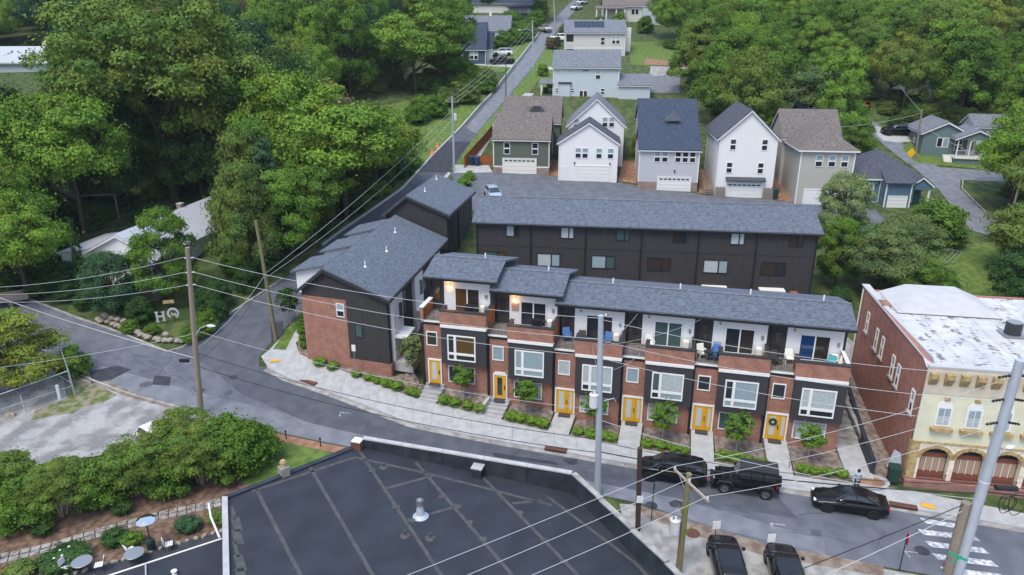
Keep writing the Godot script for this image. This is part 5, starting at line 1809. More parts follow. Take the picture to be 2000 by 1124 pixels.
	part(a, "downpipe", S().rod(Vector3(-19.6, 3.05, -31.0), Vector3(-18.9, 3.06, -29.6), 0.045, 6), M.galvanised)
	part(a, "roof_vent", S().lathe([[0.14, 0.0], [0.1, 0.25], [0.16, 0.3], [0.0, 0.36]], 10), M.white, Transform3D(Basis.IDENTITY, Vector3(-17.7, 2.97, -30.2)))
	single("red_fence", "short red board fence beside the white edge of the flat roof", "fence", S().prism([Vector3(-15.95, 4.9, -33.2), Vector3(-15.85, 4.9, -33.2), Vector3(-14.5, 4.9, -30.6), Vector3(-14.6, 4.9, -30.6)], Vector3(0, -4.0, 0)), M.rust)
	single("white_pipe", "white pipe running from the garden down to the terrace corner", "pipe", S().tube([Vector3(-17.9, 3.6, -35.4), Vector3(-17.4, 3.4, -34.4), Vector3(-16.4, 3.1, -33.0)], [0.06], 8), M.white)


# ---------------------------------------------------------------- houses behind the parking lot
func lap_window_row(root: Node, spots: Array, w := 0.9, h := 1.5, panes := ["glass", "blind"]) -> void:
	for q in spots:
		sash_window(root, face(Vector3(q[0], q[1], q[2])), w, h, panes)


func build_houses() -> void:
	var turn := deg_to_rad(-6.5)
	# green house with its brown roofs
	var o := thing("green_house", "sage green house with brown shingle roofs and cream double garage door", "house", Vector3(-2.75, 9.3, -107.6), turn, "houses behind the parking lot")
	body(o, "wall", 0, 8.3, 0, -8, -1, 5.3, 3.2, "x", "green_lap")
	gable_roof(o, 0, 8.3, 0, -8, 5.3, 3.2, "x", 0.35, "shingle_brown", "offwhite")
	body(o, "rear_wall", 0.4, 9.4, -8.01, -16, -1, 6.8, 3.4, "x", "green_lap")
	gable_roof(o, 0.4, 9.4, -8.01, -16, 6.8, 3.4, "x", 0.35, "shingle_brown", "offwhite")
	part(o, "brick_base", S().box(-0.05, 8.35, -1, 0.95, -4, 0.05), M.brick_grey)
	part(o, "band_board", S().box(-0.04, 8.34, 0.951, 1.15, -4, 0.06), M.offwhite)
	part(o, "dormer_roof", S().prism([Vector3(4.2, 9.1, -8.6), Vector3(6.6, 9.1, -8.6), Vector3(5.4, 9.75, -10.0)], Vector3(0, 0.3, -0.6)), M.shingle_brown)
	garage_door(o, face(Vector3(3.9, 0.0, 0.06)), 4.9, 2.25, true, "offwhite")
	lap_window_row(o, [[2.0, 2.9, 0], [6.2, 2.9, 0]], 0.95, 1.75, ["glass", "glass"])
	corner_boards(o, 0, 8.3, 0, -8, 1.15, 5.3)
	# white gabled house
	o = thing("white_house", "white clapboard house with two stacked front gables and plain white garage door", "house", Vector3(6.85, 8.8, -104.5), turn, "houses behind the parking lot")
	body(o, "wall", 0, 8.4, 0, -6.5, -1, 5.7, 2.75, "z", "white_lap")
	gable_roof(o, 0, 8.4, 0, -6.51, 5.7, 2.75, "z", 0.4, "shingle_dark")
	body(o, "rear_wall", 1.0, 9.4, -6.52, -17, -1, 7.4, 3.8, "z", "white_lap")
	gable_roof(o, 1.0, 9.4, -6.52, -17, 7.4, 3.8, "z", 0.4, "shingle_grey")
	garage_door(o, face(Vector3(4.9, 0.0, 0)), 4.7, 2.2, false)
	lap_window_row(o, [[2.75, 3.35, 0], [3.75, 3.35, 0], [5.75, 3.35, 0], [7.4, 3.35, 0]], 0.88, 1.5)
	lap_window_row(o, [[2.2, 6.7, -6.5], [6.5, 7.0, -6.5], [7.5, 7.0, -6.5]], 0.85, 1.5)
	part(o, "wall_lamp", S().box(2.2, 2.36, 2.5, 2.8, 0, 0.15), M.black)
	part(o, "wall_lamp", S().box(7.3, 7.46, 2.5, 2.8, 0, 0.15), M.black)
	part(o, "side_door", S().box(0.3, 1.25, 0.0, 2.1, 0, 0.05), M.white_panel)
	corner_boards(o, 0, 8.4, 0, -6.4, 0, 5.6)
	# lilac grey house with the navy roof
	o = thing("grey_house", "pale lilac house under a large navy shingle roof, white garage door with small lights", "house", Vector3(17.95, 8.2, -101.0), turn, "houses behind the parking lot")
	body(o, "wall", 0, 8.2, 0, -9, -1, 5.9, 2.7, "x", "lilac_lap")
	gable_roof(o, 0, 8.2, 0, -9, 5.9, 2.7, "x", 0.4, "shingle_blue")
	body(o, "rear_wall", 0.02, 8.18, -4.6, -14.6, 3, 8.5, 3.2, "x", "lilac_lap")
	gable_roof(o, 0.02, 8.18, -4.6, -14.6, 8.5, 3.2, "x", 0.4, "shingle_blue")
	part(o, "dormer_roof", S().prism([Vector3(3.6, 9.2, -4.3), Vector3(5.8, 9.2, -4.3), Vector3(4.7, 10.1, -5.4)], Vector3(0, 0.3, -0.5)), M.shingle_dark)
	part(o, "brick_base", S().box(-0.05, 8.25, -1.4, 1.2, -6, 0.05), M.brick_grey)
	garage_door(o, face(Vector3(5.0, -0.25, 0.06)), 4.5, 2.15, true)
	lap_window_row(o, [[2.45, 4.0, 0], [3.5, 4.0, 0]], 0.88, 1.5)
	lap_window_row(o, [[5.3, 4.0, 0], [6.3, 4.0, 0], [7.3, 4.0, 0]], 0.85, 1.5, ["glass", "glass"])
	part(o, "wall_lamp", S().box(4.9, 5.06, 2.6, 2.95, 0, 0.15), M.black)
	corner_boards(o, 0, 8.2, 0, -9, 1.2, 5.9)
	# tall white house
	o = thing("tall_white_house", "tall white clapboard house with a single steep gable and four dark windows", "house", Vector3(28.2, 7.85, -98.0), turn, "houses behind the parking lot")
	body(o, "wall", 0, 7.5, 0, -11.5, -1, 8.3, 3.5, "z", "white_lap")
	gable_roof(o, 0, 7.5, 0, -11.5, 8.3, 3.5, "z", 0.45, "shingle_dark")
	lap_window_row(o, [[1.75, 6.5, 0], [5.9, 6.5, 0], [1.55, 3.35, 0], [5.7, 3.35, 0]], 0.82, 1.5, ["glass", "glass"])
	garage_door(o, face(Vector3(3.8, -0.1, 0)), 4.7, 2.1, true)
	part(o, "garage_canopy", S().slab(Vector3(1.2, 2.5, 0.6), Vector3(6.5, 2.5, 0.6), Vector3(6.5, 2.85, 0.0), Vector3(1.2, 2.85, 0.0), 0.15), M.shingle_dark)
	corner_boards(o, 0, 7.5, 0, -11.4, 0, 8.2)
	for k in [[-0.1, "left"], [6.3, "right"]]:
		var f := thing("board_fence", "weathered grey board fence just %s of the tall white house's garage door" % k[1], "fence", o.transform * Vector3(k[0], -0.2, 0.5), turn)
		for j in 8:
			part(f, "board", S().box(j * 0.17, j * 0.17 + 0.155, 0, 1.7 + 0.08 * sin(j * 2.3), -0.015 + 0.01 * (j & 1), 0.02), M.grey_wood)
	# beige house
	o = thing("beige_house", "beige house with hipped brown grey roof and three upper windows in a row", "house", Vector3(38.2, 7.55, -94.9), turn, "houses behind the parking lot")
	body(o, "wall", 0, 6.8, 0, -9, -1, 7.3, 0, "", "beige_lap")
	hip_roof(o, 0, 6.8, 0, -9, 7.3, 2.7, 0.45, "shingle_brown", 3.4, 0.0)
	body(o, "rear_wall", -0.5, 7.2, -8.2, -16, -1, 7.9, 3.3, "x", "beige_lap")
	gable_roof(o, -0.5, 7.2, -8.2, -16, 7.9, 3.3, "x", 0.4, "shingle_brown")
	garage_door(o, face(Vector3(3.5, -0.2, 0)), 4.9, 2.2, false)
	lap_window_row(o, [[2.35, 5.1, 0], [4.0, 5.1, 0], [5.6, 5.1, 0]], 0.95, 1.55, ["glass", "blind"])
	pipe_vent(o, Vector3(2.0, 8.6, -3.8))
	corner_boards(o, 0, 6.8, 0, -8.9, 0, 7.2)
	# blue cottage
	o = thing("blue_cottage", "low slate blue cottage with dark hip roof and a small gabled entrance", "house", Vector3(45.9, 7.5, -94.4), deg_to_rad(-4), "houses behind the parking lot")
	body(o, "wall", 0, 9.2, -1.5, -11, -1, 3.4, 0, "", "blue_lap")
	hip_roof(o, 0, 9.2, -1.5, -11, 3.4, 3.2, 0.45, "shingle_dark", 5.0, 5.0)
	body(o, "garage_wall", 3.7, 6.9, 0.6, -1.49, -1, 3.2, 0, "", "blue_lap")
	part(o, "garage_roof", S().slab(Vector3(3.3, 3.3, 1.0), Vector3(7.3, 3.3, 1.0), Vector3(6.6, 4.6, -3.2), Vector3(4.0, 4.6, -3.2), 0.15), M.shingle_dark)
	body(o, "porch_gable", 6.95, 9.6, 0.3, -1.49, 2.3, 3.0, 1.0, "z", "blue_lap")
	gable_roof(o, 6.95, 9.6, 0.3, -3.2, 3.0, 1.0, "z", 0.3, "shingle_dark")
	part(o, "porch_post", S().box(9.3, 9.5, -0.5, 2.3, 0.05, 0.25), M.white)
	window(o, face(Vector3(1.95, 1.0, -1.5)), 2.0, 1.7, "white", [[0, 0, 0.5, 0.5], [0.5, 0, 1, 0.5], [0, 0.5, 0.5, 1], [0.5, 0.5, 1, 1]], ["blind", "blind", "blind_white", "blind_white"], 0.09)
	garage_door(o, face(Vector3(5.3, -0.6, 0.6)), 2.3, 2.0, false)
	front_door(o, face(Vector3(7.6, 0.0, -1.5)), 0.95, 2.05, 0.93, "white", "glass")
	part(o, "base_board", S().box(-0.04, 3.6, 0.0, 0.2, -1.49, -1.42), M.white)
	corner_boards(o, 3.7, 6.9, 0.6, -1.4, -0.5, 3.2)
	# teal bungalow on the right
	o = thing("teal_bungalow", "grey green bungalow with white gable trim, raised porch and white balustrade", "house", Vector3(65.0, 11.2, -114.6), deg_to_rad(-14))
	body(o, "wall", 0, 6.4, 0, -9, -1.5, 3.3, 1.6, "z", "teal_lap")
	gable_roof(o, 0, 6.4, 0, -9, 3.3, 1.6, "z", 0.5, "shingle_grey")
	body(o, "porch_gable", 4.2, 9.6, 2.6, -2.0, 2.6, 2.9, 1.2, "z", "teal_lap")
	gable_roof(o, 4.2, 9.6, 2.6, -4.0, 2.9, 1.2, "z", 0.4, "shingle_grey")
	part(o, "porch_floor", S().box(4.2, 9.6, -0.3, 0.0, 0.02, 2.6), M.offwhite)
	part(o, "porch_skirt", S().box(4.3, 9.5, -2.2, -0.31, 0.02, 2.4), M.teal_lap)
	for x in [4.3, 6.0, 7.8, 9.4]:
		part(o, "porch_post", S().box(x, x + 0.16, 0.0, 2.6, 2.36, 2.52), M.white)
	railing(o, Vector3(4.4, 0.0, 2.5), Vector3(9.5, 0.0, 2.5), 0.95, "white", 0.2, 0.04)
	window(o, face(Vector3(2.9, 1.0, 0)), 1.7, 1.5, "white", PAIR, ["glass", "blind"], 0.09)
	window(o, face(Vector3(5.2, 0.6, 0.01)), 1.1, 1.7, "white", SASH, ["glass"], 0.09)
	front_door(o, face(Vector3(7.0, 0.0, 0.01)), 0.95, 2.05, 0.93, "white", "glass")
	window(o, Transform3D(Basis(Vector3.UP, -PI / 2), Vector3(0, 1.0, -4.5)), 0.9, 1.4, "white", SASH, ["glass"], 0.08)
	window(o, Transform3D(Basis(Vector3.UP, -PI / 2), Vector3(0, 1.0, -2.5)), 0.9, 1.4, "white", SASH, ["glass"], 0.08)
	for k in 6:
		part(o, "porch_step", S().box(3.0, 4.15, -0.25 - k * 0.25, -0.02 - k * 0.25, 0.6 + k * 0.3, 1.0 + k * 0.3 + 0.2), M.offwhite)
	o = thing("pale_cottage", "small pale cottage with grey roof partly hidden right of the bungalow", "house", Vector3(75.5, 11.5, -119), deg_to_rad(-14))
	body(o, "wall", 0, 7, 0, -6, -1, 3.4, 1.5, "x", "pale_lap")
	gable_roof(o, 0, 7, 0, -6, 3.4, 1.5, "x", 0.4, "shingle_grey")
	sash_window(o, face(Vector3(1.5, 1.2, 0)))
	sash_window(o, face(Vector3(4.5, 1.2, 0)))


func build_far_houses() -> void:
	var o := thing("pale_grey_house", "pale grey two storey house with side wing, wooden deck and grey roof", "house", Vector3(8.0, 17.2, -144.4), deg_to_rad(-7), "houses up the side street")
	body(o, "wall", 0, 12.6, 0, -9, -2, 5.8, 2.7, "x", "pale_lap")
	gable_roof(o, 0, 12.6, 0, -9, 5.8, 2.7, "x", 0.45, "shingle_grey")
	body(o, "wing_wall", 12.61, 18.6, 0.8, -6, -3, 2.5, 1.7, "x", "pale_lap")
	gable_roof(o, 12.62, 18.6, 0.8, -6, 2.5, 1.7, "x", 0.35, "shingle_grey")
	part(o, "brick_base", S().box(12.5, 18.65, -3, -0.9, -5, 0.86), M.brick_grey)
	part(o, "porch_roof", S().slab(Vector3(-2.6, 2.6, 0.3), Vector3(0, 2.6, 0.3), Vector3(0, 3.3, -3.0), Vector3(-2.6, 3.3, -3.0), 0.15), M.shingle_grey)
	for z in [0.1, -2.6]:
		part(o, "porch_post", S().box(-2.4, -2.2, -1, 2.5, z - 0.1, z + 0.1), M.white)
	part(o, "porch_floor", S().box(-2.6, 0, -1, 0.2, -3.0, 0.3), M.concrete_old)
	for x in [0.9, 3.2]:
		window(o, face(Vector3(x, 4.6, 0)), 1.3, 0.6, "white", WHOLE, ["blind_white"], 0.09)
	window(o, face(Vector3(6.2, 4.9, 0)), 1.2, 0.25, "white", WHOLE, ["glass_brown"], 0.04)
	sash_window(o, face(Vector3(8.6, 3.4, 0)), 1.0, 1.7, ["glass", "blind_white"])
	part(o, "bay_canopy", S().box(1.0, 3.6, 2.6, 2.85, 0, 0.5), M.shingle_dark)
	part(o, "bay_panel", S().box(1.25, 3.3, -1.0, 2.5, 0, 0.3), M.pale_lap)
	sash_window(o, face(Vector3(0.75, 0.9, 0)), 0.75, 0.8)
	sash_window(o, face(Vector3(3.75, 0.9, 0)), 0.75, 0.8)
	window(o, face(Vector3(5.9, -0.4, 0)), 1.6, 1.7, "white", PAIR, ["glass", "glass"], 0.09, "patio_door")
	sash_window(o, face(Vector3(9.6, 0.6, 0)), 0.85, 1.1)
	part(o, "deck_floor", S().box(3.4, 9.4, -0.7, -0.45, 0.3, 3.4), M.deck_red)
	for x in [3.6, 6.4, 9.2]:
		part(o, "deck_post", S().box(x - 0.1, x + 0.1, -3.2, -0.71, 3.1, 3.3), M.cedar)
	railing(o, Vector3(3.5, -0.45, 3.3), Vector3(9.3, -0.45, 3.3), 0.9, "deck_red", 0.25, 0.04)
	corner_boards(o, 0, 12.6, 0, -9, -1, 5.7)
	# cream house with solar panels
	o = thing("cream_house", "cream house with dark solar panels on its grey roof and stacked side porches", "house", Vector3(12.6, 23.6, -180), deg_to_rad(-3), "houses up the side street")
	body(o, "wall", 0, 14.2, 0, -10, -3, 5.4, 2.6, "x", "cream_lap")
	var rf := gable_roof(o, 0, 14.2, 0, -10, 5.4, 2.6, "x", 0.45, "shingle_grey")
	for i in 7:
		part(rf, "solar_panel", S().slab(Vector3(2.2 + i * 1.02, 6.42, -1.6), Vector3(3.18 + i * 1.02, 6.42, -1.6), Vector3(3.18 + i * 1.02, 7.8, -4.3), Vector3(2.2 + i * 1.02, 7.8, -4.3), 0.06), M.solar)
	part(o, "band_board", S().box(0, 14.2, 1.6, 1.85, 0, 0.06), M.white)
	for y in [-0.6, 2.3]:
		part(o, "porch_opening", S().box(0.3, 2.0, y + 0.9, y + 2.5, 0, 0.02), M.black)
		for k in 3:
			part(o, "porch_rail", S().box(0.3, 2.0, y + 0.2 + k * 0.25, y + 0.3 + k * 0.25, 0.0, 0.06), M.white)
	sash_window(o, face(Vector3(8.9, 2.5, 0)), 1.0, 1.7, ["glass", "glass"])
	window(o, face(Vector3(12.0, 2.7, 0)), 1.9, 1.8, "white", [[0, 0, 0.5, 0.5], [0.5, 0, 1, 0.5], [0, 0.5, 0.5, 1], [0.5, 0.5, 1, 1]], ["glass", "glass", "blind_white", "blind_white"], 0.1)
	body(o, "porch_gable", 6.5, 11.5, -9.9, -13, 5.0, 6.2, 2.2, "z", "cream_lap")
	gable_roof(o, 6.5, 11.5, -9.9, -13, 6.2, 2.2, "z", 0.3, "shingle_grey")
	part(o, "deck_floor", S().box(14.2, 17.6, -1.2, -1.0, -3.4, 1.0), M.deck_red)
	railing(o, Vector3(14.3, -1.0, 0.95), Vector3(17.5, -1.0, 0.95), 0.9, "deck", 0.3, 0.04)
	part(o, "side_porch", S().box(14.21, 16, -2, 6.4, -9.5, -5), M.offwhite)
	corner_boards(o, 0, 14.2, 0, -10, -1, 5.3)
	# brown roofed house at the top
	o = thing("brown_roofed_house", "house with brown grey roof and white porch at the top of the street", "house", Vector3(26.5, 32.5, -222), deg_to_rad(-3), "houses up the side street")
	body(o, "wall", 0, 17, 0, -10, -3, 3.6, 3.0, "x", "cream_lap")
	gable_roof(o, 0, 17, 0, -10, 3.6, 3.0, "x", 0.6, "shingle_brown")
	part(o, "porch_roof", S().slab(Vector3(-2.5, 2.6, 3.0), Vector3(6, 2.6, 3.0), Vector3(6, 3.4, 0), Vector3(-2.5, 3.4, 0), 0.2), M.shingle_brown)
	for x in [-2.2, 0.6, 3.4, 5.8]:
		part(o, "porch_post", S().box(x - 0.15, x + 0.15, -2, 2.5, 2.6, 2.9), M.white)
	window(o, face(Vector3(9, 0.9, 0)), 2.2, 1.6, "white", PAIR, ["glass", "glass"], 0.1)
	body(o, "garage_wall", 11, 16, 4, 0.01, -3, 2.6, 0, "", "pale_lap")
	# left side of the street
	o = thing("navy_house", "dark blue cottage with steep navy roof, white gable trim and corner window", "house", Vector3(-14.2, 22.2, -170), deg_to_rad(-2), "houses up the side street")
	body(o, "wall", -3, 8.2, 0, -12, -2, 3.4, 5.4, "x", "navy_lap")
	gable_roof(o, -3, 8.2, 0, -12, 3.4, 5.4, "x", 0.4, "shingle_blue")
	body(o, "cross_gable", 3.6, 9.4, -3.2, -8.0, -1, 3.6, 3.2, "x", "offwhite")
	gable_roof(o, 3.6, 9.4, -3.2, -8.0, 3.6, 3.2, "x", 0.35, "shingle_blue")
	window(o, face(Vector3(5.6, 0.9, 0)), 1.9, 2.0, "white", [[0, 0, 0.5, 0.5], [0.5, 0, 1, 0.5], [0, 0.5, 0.5, 1], [0.5, 0.5, 1, 1]], ["glass", "glass", "blind_white", "blind_white"], 0.1)
	window(o, face(Vector3(2.6, 0.9, 0)), 1.3, 2.0, "white", SASH, ["glass"], 0.1)
	part(o, "base_board", S().box(-3, 8.25, -2, 0.0, 0.0, 0.08), M.offwhite)
	corner_boards(o, -3, 8.2, 0, -12, 0, 3.4)
	o = thing("pale_blue_house", "pale blue house with grey gable roof behind the navy cottage", "house", Vector3(-12.5, 26.0, -196), deg_to_rad(-3), "houses up the side street")
	body(o, "wall", 0, 12, 0, -8, -2, 3.6, 3.2, "x", "paleblue_lap")
	gable_roof(o, 0, 12, 0, -8, 3.6, 3.2, "x", 0.4, "shingle_grey")
	window(o, face(Vector3(7.6, 1.0, 0)), 0.9, 1.7, "dark_metal", SASH, ["glass"], 0.08)
	part(o, "chimney", S().box(6.4, 7.0, 5.8, 8.0, -4.4, -3.8), M.offwhite)
	o = thing("uppermost_house", "white house with dark blue roof and porch at the top edge among the trees", "house", Vector3(-12, 33.5, -236), deg_to_rad(-3), "houses up the side street")
	body(o, "wall", 0, 18, 0, -9, -3, 3.8, 4.0, "x", "white_lap")
	gable_roof(o, 0, 18, 0, -9, 3.8, 4.0, "x", 0.5, "shingle_blue")
	body(o, "dormer", 6.2, 8.8, -0.6, -4, 3.8, 5.2, 1.6, "z", "white_lap")
	gable_roof(o, 6.2, 8.8, -0.6, -4, 5.2, 1.6, "z", 0.3, "shingle_blue")
	part(o, "porch_roof", S().slab(Vector3(10.5, 2.4, 3), Vector3(18.5, 2.4, 3), Vector3(18.5, 3.4, 0), Vector3(10.5, 3.4, 0), 0.2), M.shingle_blue)
	for x in [10.8, 14.5, 18.2]:
		part(o, "porch_post", S().box(x - 0.12, x + 0.12, -2, 2.3, 2.7, 2.95), M.white)
	# glimpses in the woods on the right
	o = thing("gabled_house_in_woods", "dark green house with white gable trim glimpsed in the woods at the right", "house", Vector3(77, 18.6, -150), deg_to_rad(-30), "houses among the trees")
	body(o, "wall", 0, 7, 0, -9, -2, 3.6, 3.0, "z", "teal_lap")
	gable_roof(o, 0, 7, 0, -9, 3.6, 3.0, "z", 0.5, "shingle_grey")
	sash_window(o, face(Vector3(2.0, 1.0, 0)))
	sash_window(o, face(Vector3(5.0, 1.0, 0)))
	o = thing("shed_roofed_house", "small grey roofed house glimpsed between trees behind the tall white house", "house", Vector3(50, 12.6, -127), deg_to_rad(-8), "houses among the trees")
	body(o, "wall", 0, 8, 0, -6, -2, 3.2, 1.6, "x", "pale_lap")
	gable_roof(o, 0, 8, 0, -6, 3.2, 1.6, "x", 0.5, "shingle_grey")
	sash_window(o, face(Vector3(2.0, 0.9, 0)))
	# white roofs far left
	o = thing("white_roofed_barn", "long building with bright white metal roof beyond the big oak at the left", "building", Vector3(-122, 19.5, -162), deg_to_rad(6), "white roofed buildings at the far left")
	body(o, "wall", 0, 27, 0, -12, -2, 3.4, 3.0, "x", "pale_lap")
	gable_roof(o, 0, 27, 0, -12, 3.4, 3.0, "x", 0.5, "metal_roof")
	o = thing("tan_roofed_house", "tall house with a cream coloured roof behind the long white roof at the left", "house", Vector3(-110, 22, -178), deg_to_rad(-12), "white roofed buildings at the far left")
	body(o, "wall", 0, 16, 0, -12, -2, 4.5, 3.6, "x", "cream_lap")
	gable_roof(o, 0, 16, 0, -12, 4.5, 3.6, "x", 0.5, "offwhite")


func build_left_house() -> void:
	var o := thing("white_cottage", "white gabled cottage with a long pale metal roof among trees at the left", "house", Vector3(-45.4, 4.9, -72.7), deg_to_rad(-9.3))
	body(o, "wall", 0, 8.5, 0, -19, -2, 2.7, 2.1, "z", "white_lap")
	gable_roof(o, 0, 8.5, 0, -19, 2.7, 2.1, "z", 0.45, "metal_roof")
	body(o, "wing_wall", -4.2, 0.0, -1.5, -9, -2, 2.0, 0, "", "white_lap")
	part(o, "wing_roof", S().slab(Vector3(-4.6, 2.0, -1.2), Vector3(0.0, 2.7, -1.2), Vector3(0.0, 2.7, -9.2), Vector3(-4.6, 2.0, -9.2), 0.12), M.metal_roof)
	var b := part(o, "chimney", S().box(3.6, 4.2, 3.9, 5.3, -12.2, -11.6), M.brick_grey)
	part(b, "chimney_cap", S().box(3.55, 4.25, 5.3, 5.4, -12.25, -11.55), M.concrete)
	part(o, "porch_floor", S().box(4.6, 9.6, -2.0, -0.4, 0.02, 2.6), M.grey_wood)
	for x in [4.8, 6.4, 8.0, 9.4]:
		part(o, "porch_post", S().box(x - 0.09, x + 0.09, -0.4, 2.2, 2.3, 2.48), M.white)
	part(o, "porch_roof", S().slab(Vector3(4.4, 2.2, 2.8), Vector3(9.8, 2.2, 2.8), Vector3(9.0, 2.65, 0.46), Vector3(4.4, 2.65, 0.46), 0.12), M.metal_roof)
	window(o, face(Vector3(2.4, 0.4, 0)), 1.2, 1.5, "white", SASH, ["glass", "blind"], 0.08)
	window(o, Transform3D(Basis(Vector3.UP, PI / 2), Vector3(8.5, 0.2, -4.0)), 1.0, 1.4, "white", SASH, ["glass"], 0.08)
	part(o, "fascia", S().box(-4.2, -4.1, 1.75, 1.9, -9, -1.2), M.offwhite)
	# carport in the trees
	o = thing("carport", "small flat grey carport roof in the shade behind the white cottage", "carport", Vector3(-56, 7.6, -88), 0.2)
	part(o, "roof", S().slab(Vector3(0, 2.6, 0), Vector3(6, 2.6, 0), Vector3(6, 2.9, -5), Vector3(0, 2.9, -5), 0.15), M.grey_wood)
	for q in [[0.2, -0.2], [5.8, -0.2], [0.2, -4.8], [5.8, -4.8]]:
		part(o, "post", S().box(q[0] - 0.08, q[0] + 0.08, -1, 2.44, q[1] - 0.08, q[1] + 0.08), M.grey_wood)


# ---------------------------------------------------------------- vehicles
func build_vehicles() -> void:
	var kerb := -0.27
	car("black_suv", "glossy black estate suv parked behind the boxy off-roader at the kerb", "suv", at(11.3, 43.15), kerb, "paint_black", "cars parked along the townhouse kerb", 4.75, 1.88, 1.66)
	off_roader(at(16.0, 41.8), kerb)
	car("black_sedan", "black sedan with red tail lights nearest the crossing, a person standing behind it", "sedan", at(22.3, 39.75), kerb, "paint_black", "cars parked along the townhouse kerb", 4.65, 1.82, 1.44)
	car("black_car", "black car nosed in under the first white parking sign, beside the leaning utility pole", "hatch", at(12.6, 33.85), -PI / 2 - 0.1, "paint_black", "cars nosed in on the forecourt", 4.6, 1.86, 1.52)
	car("black_car", "black car nosed in under the second white parking sign, the right one of the pair", "hatch", at(15.75, 33.1), -PI / 2 - 0.16, "paint_black", "cars nosed in on the forecourt", 4.6, 1.86, 1.52)
	car("white_car", "white car half hidden behind the hedge by the gravel yard", "suv", at(-26.3, 46.7), 2.5, "paint_white", "", 4.6, 1.86, 1.6)
	car("silver_hatchback", "silver blue hatchback in the parking lot just over the rear row's roof", "hatch", at(-2.6, 97.0), PI / 2 + 0.25, "paint_silver", "", 4.4, 1.85, 1.65)
	car("white_suv", "white suv in the driveway beside the navy cottage", "suv", at(-2.4, 179.5), 0.2, "paint_white", "cars up the side street", 4.9, 1.95, 1.75)
	car("black_pickup", "black pickup truck in the driveway below the white suv", "pickup", at(-2.3, 171.0), 0.15, "paint_black", "cars up the side street", 5.6, 2.0, 1.85)
	car("tan_pickup", "tan pickup truck parked at the kerb far up the side street", "pickup", at(8.9, 207.5), 1.95, "paint_tan", "cars up the side street", 5.6, 2.0, 1.85)
	car("white_pickup", "white pickup truck beside the cream house with solar panels", "pickup", at(12.6, 195.5), 3.0, "paint_white", "cars up the side street", 5.6, 2.0, 1.9)
	car("white_car", "lower of two white cars at the top of the side street", "suv", at(20.2, 241.0), 0.9, "paint_white", "cars up the side street", 4.7, 1.9, 1.6)
	car("white_car", "upper of two white cars at the top of the side street", "sedan", at(22.8, 251.0), 0.9, "paint_white", "cars up the side street", 4.7, 1.9, 1.5)
	car("black_pickup", "black pickup truck on the pale drive beside the grey green bungalow", "pickup", at(65.6, 123.2), -0.1, "paint_black", "", 5.6, 2.0, 1.85)
	car("red_car", "red car glimpsed under trees up the right hand lane", "suv", at(63.6, 135), 0.4, "paint_red", "", 4.6, 1.85, 1.6)
	# flat trailer at the left edge
	var t := thing("utility_trailer", "flat grey utility trailer at the left edge by the shaded street", "trailer", at(-50.8, 67.9), 0.5)
	part(t, "trailer_bed", S().box(-1.6, 1.6, 0.6, 0.75, -0.9, 0.9), M.grey_wood)
	part(t, "side_rail", S().box(-1.6, 1.6, 0.751, 1.15, 0.85, 0.9), M.grey_wood)
	part(t, "side_rail", S().box(-1.6, 1.6, 0.751, 1.15, -0.9, -0.85), M.grey_wood)
	wheels(t, [[0.0, 0.95]], 0.34, 0.2)


